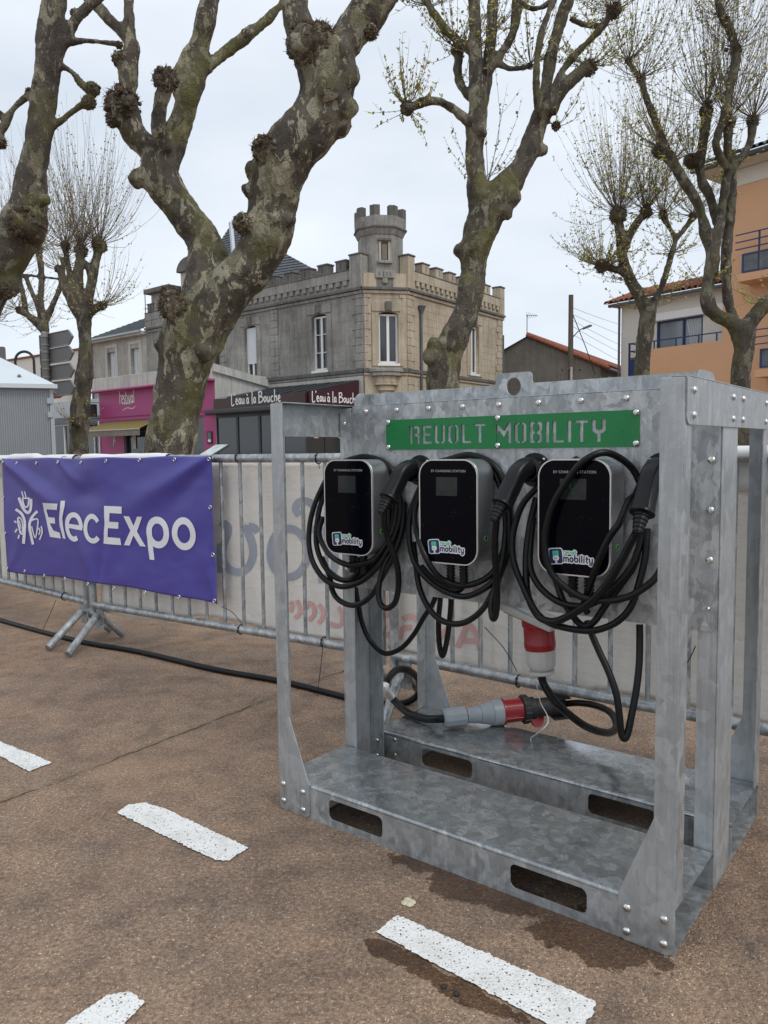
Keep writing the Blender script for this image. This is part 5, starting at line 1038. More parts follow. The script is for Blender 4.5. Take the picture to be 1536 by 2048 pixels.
for k, (a, z, w_, h_) in enumerate(((.35, 1.55, .22, .3), (1.62, 1.55, .25, .34), (1.78, 1.45, .2, .25))): wS.part('notice', 'palep', rs_, a, a+w_, -.033, -.028, z, z+h_)
for k in range(8):
    f = k/7; a = wV.p(LV*f, -.02, 3.17); b_ = wV.p(LV*f, -2.66, 3.70); m = MB(); m.tube([a, b_], .035, 4); m.build('roof_bar', M['anth'], rs_, org=rs_.location)
m = MB(); m.add([wV.p(0, -.03, 3.13), wV.p(LV, -.03, 3.13), wV.p(LV, -2.66, 3.66), wV.p(0, -2.66, 3.66)], [(0, 1, 2, 3)]); m.build('glass_roof', (lambda t: t.out((.10, .13, .14), .08, 0.))(NT('roof_glass')), rs_, org=rs_.location)
wV.part('inner_wall', 'stoneP', rs_, .2, LV-.2, -2.6, -2.5, 0, 3.3)
for a in (.7, 3.2): wV.part('inner_window', 'shutterw', rs_, a, a+.9, -2.49, -2.46, .8, 2.3)
wL.part('pale_band', 'stoneP', cas, .06, 7.5, .003, .05, 3.72, ZS-.26, .01); wL.part('pale_pier', 'stoneP', cas, .02, .40, .052, .09, 0, ZS-.27, .01)
EB = [[(0, 2.0), (.0, 0), (.7, .15)], [(.95, 2.1), (.9, 1.7)], [(1.2, .6), (1.6, .7), (1.5, 1.1), (1.25, 1.0), (1.15, .5), (1.4, .1), (1.75, .25)], [(2.5, .9), (2.2, 1.1), (2.0, .6), (2.15, .15), (2.5, .5)], [(2.5, 1.1), (2.5, .3), (2.65, .15)], [(2.85, 1.1), (2.85, .4), (3.05, .15), (3.35, .5)], [(3.4, 1.1), (3.4, .3), (3.55, .15)],
      [(4.6, .9), (4.3, 1.1), (4.1, .6), (4.25, .15), (4.6, .5)], [(4.6, 1.1), (4.6, .3), (4.75, .15)], [(4.15, 1.8), (4.4, 1.5)], [(5.6, 2.2), (5.55, .2), (5.7, .12)], [(6.45, .9), (6.15, 1.1), (5.95, .6), (6.1, .15), (6.45, .5)], [(6.45, 1.1), (6.45, .3), (6.6, .15)],
      [(7.4, 2.0), (7.35, .05)], [(7.2, 1.9), (8.0, 2.0), (8.1, 1.5), (7.5, 1.15)], [(7.5, 1.15), (8.3, 1.0), (8.3, .4), (7.25, .05)], [(8.9, 1.1), (8.65, .7), (8.85, .2), (9.2, .5), (9.1, 1.0), (8.9, 1.1)], [(9.5, 1.1), (9.5, .4), (9.7, .15), (10.0, .5)], [(10.05, 1.1), (10.05, .3), (10.2, .15)], [(11.0, 1.0), (10.7, 1.1), (10.45, .6), (10.65, .15), (11.05, .25)], [(11.4, 2.2), (11.35, .15)], [(11.4, .8), (11.7, 1.1), (11.9, .8), (11.9, .15)], [(12.3, .6), (12.7, .7), (12.6, 1.1), (12.35, 1.0), (12.25, .5), (12.5, .1), (12.85, .25)]]
s0, z0 = wV.px(468, 812); s9, _ = wV.px(566, 806); sc_ = (s0-s9)/12.9; wstroke(wV, EB, .24, .104, 'fascia_letter', 'white', rs_, s0, z0+.02, sc_, asp=1.); 
s0, z0 = wS.px(625, 805, .1); s9, _ = wS.px(716, 805, .1); wstroke(wS, EB, .24, .104, 'fascia_letter', 'white', rs_, s0, z0+.03, abs(s9-s0)/12.9, flip=1)
# ---------------- rubble gable house with a red tile roof
gh = thing('gable_house', 'dark rubble gable house with a red tile roof beyond the corner house', 'house', (9, 40, 0)); GA = Vector((7.07, 38, 0)); GL = Vector((.508, .861, 0)); GG = Vector((.861, -.508, 0)); GW, ZR_, ZE_ = 3.55, 6.48, 4.82; LG = 17.5
def gpnt(g_, l_, z): return GA+GG*g_+GL*l_+Vector((0, 0, z))
m = MB(); m.add([gpnt(-GW, 0, 0), gpnt(GW, 0, 0), gpnt(GW, 0, ZE_), gpnt(0, 0, ZR_), gpnt(-GW, 0, ZE_)], [(0, 1, 2, 3, 4)]); m.add([gpnt(GW, .01, 0), gpnt(GW, LG, 0), gpnt(GW, LG, ZE_), gpnt(GW, .01, ZE_)], [(0, 1, 2, 3)]); m.build('wall', M['rubble'], gh, org=gh.location)
m = MB(); n_ = 46        # barrel tiles laid in rows down the visible slope
for i in range(n_):
    l0 = LG*i/n_; r = LG/n_*.52
    for j in range(9):
        f0, f1 = j/9, (j+1.1)/9; a = gpnt((GW+.35)*f0, l0, ZR_+.06-(ZR_-ZE_)*f0*1.09+.03); b_ = gpnt((GW+.35)*f1, l0, ZR_+.06-(ZR_-ZE_)*f1*1.09+.05); w_ = GL*r; h_ = Vector((0, 0, r*.75))
        for k in range(4):
            t0_, t1_ = pi*k/4, pi*(k+1)/4; c = lambda p_, t_: p_-w_*cos(t_)+h_*sin(t_); m.add([c(a, t0_), c(a, t1_), c(b_, t1_), c(b_, t0_)], [(3, 2, 1, 0)])
m.build('roof_tiles', M['tile'], gh, org=gh.location, smooth=60)['kind'] = 'stuff'
m = MB(); m.add([gpnt(0, -.12, ZR_+.02), gpnt(GW+.4, -.12, ZE_-.12), gpnt(GW+.4, LG, ZE_-.12), gpnt(0, LG, ZR_+.02)], [(0, 1, 2, 3)]); m.add([gpnt(0, -.12, ZR_+.02), gpnt(-GW-.4, -.12, ZE_-.12), gpnt(-GW-.4, LG, ZE_-.12), gpnt(0, LG, ZR_+.02)], [(3, 2, 1, 0)]); m.build('roof_deck', M['tile'], gh, org=gh.location)
for k in range(15):
    f = k/15; a = gpnt((GW+.4)*f, -.12, ZR_+.08-(ZR_-ZE_)*f*1.1); b_ = gpnt((GW+.4)*(f+1.06/15), -.12, ZR_+.08-(ZR_-ZE_)*(f+1.06/15)*1.1); m = MB(); m.tube([a, b_], [.085, .10], 8); m.build('verge_tile', M['tile'], gh, org=gh.location, smooth=50)
m = MB(); m.tube([gpnt(GW+.42, -.1, ZE_-.12), gpnt(GW+.42, LG, ZE_-.12)], .07, 8); m.build('gutter', M['slate'], gh, org=gh.location, smooth=50)
for k in range(9):
    a = 1.2+k*1.25; m = MB(); m.add([gpnt(GW+.04, a, 3.2), gpnt(GW+.04, a+.95, 3.2), gpnt(GW+.04, a+.95, 4.5), gpnt(GW+.04, a, 4.5)], [(0, 1, 2, 3)]); m.build('loft_shutter', M['stoneP'], gh, org=gh.location)
q = at(1054, 680, 38.3); ant = thing('ridge_aerial', 'television aerial standing on the red tile ridge', 'aerial', q); m = MB(); m.tube([q+Vector((0, 0, -.2)), q+Vector((0, 0, 1.22))], .02, 6); m.build('mast', M['anth'], ant, org=q)
m = MB(); m.tube([q+Vector((-.05, 0, 1.18)), q+Vector((.5, 0, 1.16))], .014, 5); bo = m.build('boom', M['anth'], ant, org=q)
for k in range(6): e = q+Vector((.02+.09*k, 0, 1.17)); m = MB(); m.tube([e+Vector((.03, -.1, -.16+.02*k)), e+Vector((-.03, .1, .2-.025*k))], .009, 4); m.build('rod', M['anth'], bo, org=q)
# ---------------- apricot apartment building
ob_ = thing('apricot_building', 'apricot and cream rendered apartment building with blue balcony rails', 'building', (12, 30, 0)); wO = Wall((9.79, 32), (.612, -.79), (-.79, -.612)); DB = 1.2
ze = wO.px(1240, 610)[1]-.1; sE = wO.px(1447, 600, DB)[0]+.3
w0, w1 = wO.px(1314, 640)[0], wO.px(1406, 640)[0]; zw1 = wO.px(1360, 637)[1]; zw0 = zw1-2.1
wO.wall('cream_wall', 'cream', ob_, 0, sE, 0, ze, [[(w0, zw0), (w1, zw0), (w1, zw1), (w0, zw1)]], .3)
wO.part('side_wall', 'cream', ob_, -.0, .3, -8, -.301, 0, ze); wO.part('shutter_box', 'white', ob_, w0-.1, sE-.1, .002, .14, zw1+.01, zw1+.30, .02)
M['glassl'] = (lambda t: t.out((.20, .235, .26), .08, 0., Specular_IOR_Level=.8))(NT('painted_sky_glass'))  # pale base colour stands in for sky reflected in the panes
wd = wO.part('sliding_window', 'glassl', ob_, w0+.02, w1-.02, -.12, -.10, zw0, zw1)
for a in (w0, (w0+w1)/2+.12, w1-.07): wO.box(MB(), a, a+.07, -.095, -.03, zw0, zw1).build('frame', M['blue'], wd, org=ob_.location)
wO.box(MB(), w0, w1, -.095, -.028, zw1-.06, zw1).build('frame', M['blue'], wd, org=ob_.location)
m = MB(); c0, c1 = (w0+w1)/2+.22, w1-.05      # curtain drawn to one side, narrow at the bottom
m.grid(40, 8, lambda i, j: wO.p(c0+(c1-c0)*(i*(.62+.38*j*j)+(1-(.62+.38*j*j))), -.085+.02*sin(i*40), zw0+(zw1-zw0-.03)*j)); m.build('curtain', simple('pale_lace_curtain', (.50, .54, .55), .8, 0, .25, 12), ob_, org=ob_.location, smooth=80)
pA, pB = wO.px(1300, 712, DB)[0], wO.px(1446, 690, DB)[0]; zp0 = wO.px(1440, 681, DB)[1]
wO.part('balcony_wall', 'orange', ob_, pA, pB+.05, DB-.15, DB, 0, zp0, .005); wO.part('balcony_slab', 'orange', ob_, .15, pB, .01, DB-.16, zp0-1.1, zp0-.95)
rA = wO.px(1257, 720, DB)[0]; zt_ = wO.px(1330, 672, DB)[1]
ra = wO.part('balcony_rail', 'blue', ob_, pA-.1, pB, DB-.10, DB-.06, zp0+.28, zp0+.32)
for a in (pA+.1, pA+1.0, pA+1.9, pB-.3): wO.box(MB(), a, a+.04, DB-.10, DB-.06, zp0, zp0+.28).build('rail_post', M['blue'], ra, org=ob_.location)
for z in (.32, .02, -.25):
    wO.box(MB(), rA, pA-.1, DB-.09, DB-.06, zp0+z-.02, zp0+z+.015).build('rail_bar', M['blue'], ra, org=ob_.location); wO.box(MB(), rA-.03, rA, .0, DB-.06, zp0+z-.02, zp0+z+.015).build('rail_bar', M['blue'], ra, org=ob_.location)
wO.box(MB(), rA-.04, rA+.02, DB-.10, DB-.04, 0, zp0+.34).build('rail_post', M['blue'], ra, org=ob_.location)
wO.box(MB(), rA+.02, pA-.01, DB-.08, DB-.06, zp0-1.3, zp0-.3).build('mesh_panel', M['blue'], ra, org=ob_.location)
wO.part('balcony_return', 'orange', ob_, rA+.1, pA-.12, DB-.3, DB-.15, 0, zp0-.2)
m = MB(); m.tube([wO.p(-.06, .06, .2), wO.p(-.06, .06, ze+.1)], .05, 8); m.build('rain_pipe', M['slate'], ob_, org=ob_.location, smooth=50)
wO.part('gutter', 'slate', ob_, -.35, sE-.2, .30, .45, ze-.02, ze+.10, .03); wO.part('soffit', 'cream', ob_, -.3, sE-.2, -.25, .30, ze+.003, ze+.05)
tm = MB(); n_ = 8; tl = .52; tr = .12         # one barrel tile, shared
for k in range(6):
    a, b_ = pi*k/6, pi*(k+1)/6; tm.add([(-tr*.86*cos(a), 0, tr*.86*sin(a)), (-tr*.86*cos(b_), 0, tr*.86*sin(b_)), (-tr*cos(b_), tl, tr*sin(b_)), (-tr*cos(a), tl, tr*sin(a))], [(0, 1, 2, 3)]); tm.add([(-tr*.8*cos(a), tl, tr*.8*sin(a)), (-tr*.8*cos(b_), tl, tr*.8*sin(b_)), (-tr*cos(b_), tl, tr*sin(b_)), (-tr*cos(a), tl, tr*sin(a))], [(3, 2, 1, 0)])
def tiles(par, mat, s0, s1, z0, d0, rows, rise, step=.245, name='roof_tile', run=.40):
    me = tm.mesh(name); me.materials.append(M[mat]); me.polygons.foreach_set('use_smooth', [True]*len(me.polygons))
    dn = (wO.n*run+Vector((0, 0, -rise))).normalized(); ux = wO.u; uz = ux.cross(dn)
    if uz.z < 0: uz = -uz
    s = s0
    while s < s1:
        for j in range(rows):
            o = bpy.data.objects.new(name, me); COL.objects.link(o); o.parent = par
            P = wO.p(s+.008*random.uniform(-1, 1), d0-run*(j+1), z0+rise*(j+1)+.014*j*0)-par.location
            R3 = Matrix((ux, dn, uz)).transposed().to_4x4(); o.matrix_local = Matrix.Translation(P) @ R3
        s += step
    m = MB(); m.add([wO.p(s0-.15, d0+.02, z0-.03), wO.p(s1+.05, d0+.02, z0-.03), wO.p(s1+.05, d0-run*rows-.3, z0+rise*rows+rise*.7-.03), wO.p(s0-.15, d0-run*rows-.3, z0+rise*rows+rise*.7-.03)], [(0, 1, 2, 3)]); m.build('roof_deck', M[mat], par, org=par.location)
tiles(ob_, 'tile', -.35, sE-.3, ze+.14, .46, 6, .135)
# tower
sT = wO.px(1446, 600, DB)[0]; zT = wO.px(1480, 372, DB)[1]; s9 = sT+9
wO.part('tower_wall', 'orange', ob_, sT, s9, -7, DB+.004, 0, zT, .005); wO.part('tower_band', 'cream', ob_, sT-.03, s9, -7, DB+.03, zT+.002, zT+.55, .01)
zg = zT+.56; wO.part('tower_soffit', 'cream', ob_, sT-.7, s9, -7, DB+.75, zg, zg+.10); wO.part('tower_gutter', 'anth', ob_, sT-.8, s9, DB+.76, DB+.92, zg+.02, zg+.17, .03)
tiles(ob_, 'gtile', sT-.75, sT+4.2, zg+.20, DB+.92, 5, .15)
for (x0, y0, x1, y1, yb) in ((1485, 480, 1600, 545, 560), (1521, 665, 1640, 735, 745)):
    s0, zz = wO.px(x0, y1, DB+.7); bt_ = wO.px(x0, y0, DB+.7)[1]; bp = wO.part('balcony_slab', 'orange', ob_, s0-.12, s0+4, DB+.005, DB+.85, zz-.32, zz-.08, .01)
    wO.box(MB(), s0, s0+3.9, DB+.68, DB+.70, zz, zz+.55).build('mesh_panel', M['slate'], bp, org=ob_.location)
    for z in (zz-.02, zz+.55): wO.box(MB(), s0-.02, s0+3.9, DB+.66, DB+.72, z, z+.05).build('panel_frame', M['blue'], bp, org=ob_.location)
    wO.box(MB(), s0-.03, s0+.03, DB+.66, DB+.72, zz, zz+.6).build('panel_frame', M['blue'], bp, org=ob_.location)
    for z in (zz+.75, zz+.98, zz+1.22): wO.box(MB(), s0-.25, s0+3.9, DB+.70, DB+.74, z, z+.035).build('rail_bar', M['blue'], bp, org=ob_.location)
    for a in (s0+.5, s0+2.0): wO.box(MB(), a, a+.05, DB+.66, DB+.70, zz, zz+1.25).build('rail_post', M['blue'], bp, org=ob_.location)
    wO.part('balcony_glass', 'glass', ob_, s0+.8, s0+3, DB+.006, DB+.02, zz, zz+2.1)
# ---------------- utility pole, lamp arm and wires
pb_ = at(1140, 900, 30); pb_.z = 0; up = thing('utility_pole', 'weathered wooden utility pole with a lamp arm, in front of the gable house', 'pole', pb_)
zt = at(1140, 590, 30).z; m = MB(); m.tube([pb_, pb_+Vector((0, 0, zt*.5)), pb_+Vector((.0, 0, zt))], [.12, .105, .09], 10); m.build('mast', M['woodg'], up, org=pb_, smooth=50)
za = at(1140, 668, 30).z; m = MB(); m.tube(spline([pb_+Vector((.05, -.05, za-.15)), pb_+Vector((.3, -.1, za+.12)), pb_+Vector((.45, -.12, za+.18))], 5), .022, 6); la = m.build('lamp_arm', M['slate'], up, org=pb_, smooth=50)
m = MB(); m.tube([pb_+Vector((.42, -.12, za+.17)), pb_+Vector((.7, -.14, za+.28)), pb_+Vector((.78, -.14, za+.29))], [.04, .05, .02], 8); m.build('lamp_head', M['slate'], la, org=pb_, smooth=50)
zx = at(1140, 738, 30).z; m = MB(); m.box(-.38, .38, -.16, -.1, zx-.03, zx+.03); m.v = [v+Vector((pb_.x, pb_.y, 0)) for v in m.v]; m.build('cross_arm', M['woodg'], up, org=pb_)
for a in (-.34, .34): m = MB(); m.lathe([(.03, 0), (.045, .05), (.02, .1)], pb_+Vector((a, -.13, zx-.1)), (0, 0, 1), 8); m.build('insulator', M['anth'], up, org=pb_, smooth=50)
m = MB(); m.tube([pb_+Vector((.0, -.13, .2)), pb_+Vector((.0, -.13, at(1140, 735, 30).z))], .05, 8); m.build('conduit', M['palep'], up, org=pb_, smooth=50)
for k, (y0, y1, l) in enumerate(((615, 648, 'highest'), (628, 668, 'second highest'), (640, 690, 'third'), (652, 705, 'fourth'), (668, 722, 'lowest'))):
    a, b_ = at(1144, y0, 29.9), at(1246, y1, 38); b_ = a+(b_-a)*1.6; n_ = 12; pts = [a.lerp(b_, i/n_)+Vector((0, 0, -.25*4*(i/n_)*(1-i/n_)*.3)) for i in range(n_+1)]
    m = MB(); m.tube(pts, .007, 5); o = m.build('overhead_wire', M['anth'], org=a); o.location = a; tag(o, l+' black overhead wire running from the pole behind the cream wall', 'wire')
a, b_ = at(1146, 630, 29.9), at(1190, 748, 33); m = MB(); m.tube([a, a.lerp(b_, .5)+Vector((.05, 0, -.05)), b_], .018, 6); o = m.build('overhead_wire', M['anth'], org=a); o.location = a; tag(o, 'thicker black service cable dropping from the pole to the gable house eaves', 'wire')
# ---------------- far left: pale house, grey shop, street furniture
fh = thing('pale_pink_house', 'pale pink rendered house with red roof tiles behind the direction signs', 'house', (-26, 52, 0)); wF = Wall((-17.5, 46), (-.80, .6), (-.6, -.8))
wF.part('wall', 'cream', fh, 0, 22, -.3, 0, 0, wF.px(110, 708)[1]); wF.part('coping', 'tile', fh, -.1, 22, -.4, .08, wF.px(110, 708)[1]+.002, wF.px(110, 708)[1]+.12)
s0, z0 = wF.px(160, 760, 1); z0 = 4.4
for k in range(6):
    for j in range(3): m = MB(); m.tube([wF.p(.4+k*.22, 1.5-.35*j, z0+.2*j), wF.p(.4+k*.22, 1.1-.35*j, z0+.24+.2*j)], .1, 7); m.build('roof_tile', M['tile'], fh, org=fh.location, smooth=50)
gs = thing('grey_shop', 'grey fronted shop with tall display glass beside the pink shop', 'shop', (-16.5, 39, 0)); wG = Wall(wP.p(LP+.4, -.6, 0), UL, NL)
wG.wall('front_wall', 'lead', gs, 0, 6, 0, 3.7, [[(.25, .3), (2.3, .3), (2.3, 2.5), (.25, 2.5)], [(2.6, .3), (5.6, .3), (5.6, 2.5), (2.6, 2.5)]], .2)
for a, b_ in ((.25, 2.3), (2.6, 5.6)):
    g_ = wG.part('shop_window', 'glass', gs, a, b_, -.14, -.12, .3, 2.5)
    for c in (a, (a+b_)/2, b_-.06): wG.box(MB(), c, c+.06, -.12, -.05, .3, 2.5).build('frame', M['white'], g_, org=gs.location)
wG.part('fascia', 'slate', gs, 0, 6, .002, .12, 2.6, 2.9); wG.part('awning_box', 'anth', gs, .1, 2.4, .125, .4, 2.45, 2.58); wG.part('display', 'palep', gs, 2.9, 5.2, -.8, -.6, .3, 1.8)
sg0, zg0 = wG.px(197, 877); n_ = 24; P = [(sg0+.30*cos(2*pi*k/n_), zg0+.42*sin(2*pi*k/n_)) for k in range(n_)]; m = MB(); m.tube([wG.p(a, -.10, z) for a, z in P], .018, 5, closed=True); lg = m.build('window_emblem', M['palep'], gs, org=gs.location)
m = MB(); m.tube([wG.p(sg0+.24*cos(2*pi*k/n_), -.10, zg0+.35*sin(2*pi*k/n_)) for k in range(n_)], .010, 4, closed=True); m.build('emblem_ring', M['palep'], lg, org=gs.location)
for z, w_ in ((.05, .2), (-.05, .15), (.15, .07)): wG.box(MB(), sg0-w_, sg0+w_, -.11, -.10, zg0+z-.02, zg0+z+.02).build('emblem_line', M['palep'], lg, org=gs.location)
# direction signs seen from behind
pq = at(100, 900, 14.5); pq.z = 0; sp = thing('direction_signs', 'stack of four grey arrow-shaped direction signs seen from behind on one post', 'road sign', pq); M['signb'] = simple('grey_sign_back', (.15, .145, .14), .5, .3, .08, 3); M['signe'] = simple('sign_edge', (.24, .235, .23), .5, .4, .05, 3)
ztop = at(92, 672, 14.5).z; m = MB(); m.tube([pq, pq+Vector((0, 0, ztop))], .062, 14); m.build('post', M['signb'], sp, org=pq, smooth=50); m = MB(); m.lathe([(.066, 0), (.066, .05), (.03, .08)], pq+Vector((0, 0, ztop)), (0, 0, 1), 12); m.build('post_cap', M['signe'], sp, org=pq, smooth=40)
su = Vector((.78, -.62, 0)).normalized(); sn = Vector((su.y, -su.x, 0)); sn = sn if sn.y < 0 else -sn
for k, y in enumerate((681.5, 712.5, 746, 779)):
    zc_ = at(100, y, 14.5).z-.16+.0; h_ = .128; p_ = [(-.30, -h_), (.72, -h_), (.86, 0), (.72, h_), (-.30, h_)]; f = pq-sn*.075
    m = MB(); m.prism(p_, lambda u, v, t: f+su*u+sn*(-.0)*t+Vector((0, 0, zc_+v+.16))+sn*t, -.012, .012); b_ = m.build('sign_panel', M['signb'], sp, org=pq)
    pts = [f+su*u*1.0+sn*.014+Vector((0, 0, zc_+v+.16)) for u, v in p_]; m = MB(); m.tube(pts, .013, 5, closed=True); m.build('panel_edge', M['signe'], b_, org=pq)
    m = MB(); c_ = f+su*-.16+sn*.013+Vector((0, 0, zc_+.16-.09)); m.add([c_-su*.09+Vector((0, 0, -.02)), c_+su*.09+Vector((0, 0, -.02)), c_+su*.09+Vector((0, 0, .02)), c_-su*.09+Vector((0, 0, .02))], [(0, 1, 2, 3)]); m.build('maker_label', M['palep'], b_, org=pq)
    for z in (.075, -.075): m = MB(); m.tube([pq+Vector((0, 0, zc_+.16+z-.015)), pq+Vector((0, 0, zc_+.16+z+.015))], .072, 14); m.build('clamp', M['signe'], b_, org=pq, smooth=50)
q = at(-2, 730, 15); q.z = 0; o2 = thing('grey_sign', 'single grey sign back with rounded corners above the perforated cabin', 'road sign', q); zc_ = at(0, 711, 15).z; m = MB(); m.tube([q, q+Vector((0, 0, zc_))], .04, 10); m.build('post', M['signb'], o2, org=q, smooth=50)
m = MB(); m.prism(rrect(-.6, .16, -.16, .16, .04), lambda u, v, t: q+Vector((u, -.06+t, zc_+v)), 0, .02); pn = m.build('sign_panel', M['signb'], o2, org=q); m = MB(); m.box(-.1, .09, -.066, -.062, -.12, -.08); m.v = [v+q+Vector((0, 0, zc_)) for v in m.v]; m.build('maker_label', M['palep'], pn, org=q)
# perforated metal cabin
def perf():
    t = NT('perforated_sheet'); o = t.co((1, 1, 1)); d = t.vor(o, 85, 'Distance', rnd=.12); h = t.ramp(d, (.30, .8), (.42, 0.)); n = t.noise(o, 2, 3)
    c = t.mix(n, (.27, .29, .31), (.34, .36, .38)); c = t.mix(h, c, (.05, .053, .058)); return t.out(c, .45, .5)
M['perf'] = perf(); cr = at(112, 900, 11.5); cr.z = 0; cb = thing('metal_cabin', 'perforated grey metal cabin with a pale sloping roof behind the banner', 'cabin', cr)
zc1 = at(112, 768, 11.5).z; wK = Wall(cr, (-.92, -.39), (.39, -.92)); 
wK.part('front_panel', 'perf', cb, .06, 2.6, -.03, 0, .05, zc1-.08); wK.part('corner_post', 'lead', cb, 0, .055, -.06, .02, 0, zc1-.03); wK.part('top_frame', 'lead', cb, 0, 2.6, -.06, .02, zc1-.078, zc1-.03); wK.part('inner_lining', 'slate', cb, .02, 2.6, -1.6, -.2, 0, zc1-.1); wK.part('side_panel', 'perf', cb, .002, .03, -1.6, -.07, .05, zc1-.08)
for z in (1.85, 1.65): wK.part('hinge', 'lead', cb, .02, .09, .022, .04, z, z+.08)
M['roofw'] = simple('pale_blue_roof_sheet', (.60, .66, .70), .45, 0, .06, 2); rz = at(0, 733, 11.6).z
m = MB(); a, b_, c_, d_ = wK.p(-.05, .08, zc1-.02), wK.p(2.6, .08, zc1-.02), wK.p(2.6, -.9, rz+.25), wK.p(.85, -.9, rz+.25-.0); m.add([a, b_, c_, d_, wK.p(-.05, -1.8, zc1-.02)], [(0, 1, 2, 3), (0, 3, 4)]); m.build('roof', M['roofw'], cb, org=cr); wK.part('eaves_edge', 'roofw', cb, -.06, 2.6, .081, .10, zc1-.07, zc1-.01)
for a_, d0_ in ((.45, -.15), (.95, -.1), (1.75, -.45), (1.95, -.45)): m = MB(); P_ = wK.p(a_, d0_, zc1+(.15 if d0_ > -.3 else .26)-.13+.0); m.lathe([(.03, 0), (.02, .03), (.0, .035)], P_+Vector((0, 0, .09)), (0, 0, 1), 8); m.build('roof_fixing', M['rubble'], cb, org=cr)
q = at(51, 760, 13); q.z = 0; hz_ = at(51, 703, 13).z; m = MB(); r = .155; m.tube([q+Vector((-r, 0, 0)), q+Vector((-r, 0, hz_-r))]+[q+Vector((-r*cos(t_), 0, hz_-r+r*sin(t_))) for t_ in [pi*k/10 for k in range(1, 10)]]+[q+Vector((r, 0, hz_-r)), q+Vector((r, 0, 0))], .022, 8); o = m.build('hoop', M['blackm'], org=q, smooth=60); o.location = q; tag(o, 'tall black steel hoop rising behind the perforated cabin', 'hoop')
# info lectern behind the barrier
q = at(426, 905, 5.6); q.z = 0; le = thing('info_lectern', 'tilted pale information panel just beyond the banner\'s upper corner', 'information panel', q); zz = at(426, 903, 5.6).z
Rm = Matrix.Translation(q+Vector((0, 0, zz))) @ Matrix.Rotation(radians(-34), 4, 'Z') @ Matrix.Rotation(radians(24), 4, 'X'); m = MB(); m.box(-.07, .07, -.11, .11, -.008, .008, Rm); m.build('panel_frame', M['anth'], le, org=q, bevel=.003); m = MB(); m.box(-.062, .062, -.10, .10, .0085, .010, Rm); m.build('panel_face', simple('pale_info_print', (.62, .70, .68), .2, 0, .25, 20), le, org=q); m = MB(); m.tube([q, q+Vector((0, 0, zz-.01))], .03, 10); m.build('post', M['anth'], le, org=q, smooth=50)
# parked car, windscreen showing beside the panel
cq = Vector((.6, 16.5, 0)); car = thing('parked_car', 'silver hatchback parked beyond the barriers, its windscreen showing beside the panel', 'car', cq); M['carp'] = simple('silver_car_paint', (.55, .55, .54), .25, .5, .04)
prof = [(-2.0, .35), (-2.02, .7), (-1.9, .86), (-1.15, 1.02), (-.98, 1.06), (-.25, 1.46), (.6, 1.52), (1.4, 1.44), (1.95, 1.05), (2.0, .6), (1.95, .35)]
m = MB(); m.prism(prof[::-1], lambda u, v, t: cq+Vector((u, t*(1 if v < 1.08 else .86), v)), -.82, .82); m.build('body', M['carp'], car, org=cq, bevel=.05)
m = MB(); m.add([cq+Vector(p_) for p_ in ((-.93, -.72, 1.10), (-.93, .72, 1.10), (-.28, .64, 1.455), (-.28, -.64, 1.455))], [(0, 1, 2, 3)]); m.v = [v+Vector((-.012, 0, .014)) for v in m.v]; m.build('windscreen', (lambda t: t.out((.32, .34, .37), .1, 0.))(NT('sky_lit_windscreen')), car, org=cq)
for sgn in (-1, 1):
    m = MB(); m.add([cq+Vector((u, sgn*(.835 if v < 1.2 else .72), v)) for u, v in ((-.8, 1.1), (1.6, 1.1), (1.3, 1.40), (-.2, 1.42))], [(0, 1, 2, 3)]); m.build('side_window', M['glass'], car, org=cq)
    for x in (-1.25, 1.3):
        m = MB(); m.lathe([(.2, -.1), (.31, -.1), (.32, 0), (.31, .1), (.2, .1)], cq+Vector((x, sgn*.76, .32)), (0, 1, 0), 20); wt = m.build('tyre', M['blackm'], car, org=cq, smooth=40); m = MB(); m.lathe([(.2, -.104), (.2, .104)], cq+Vector((x, sgn*.76, .32)), (0, 1, 0), 14); m.build('rim', M['steel'], wt, org=cq)
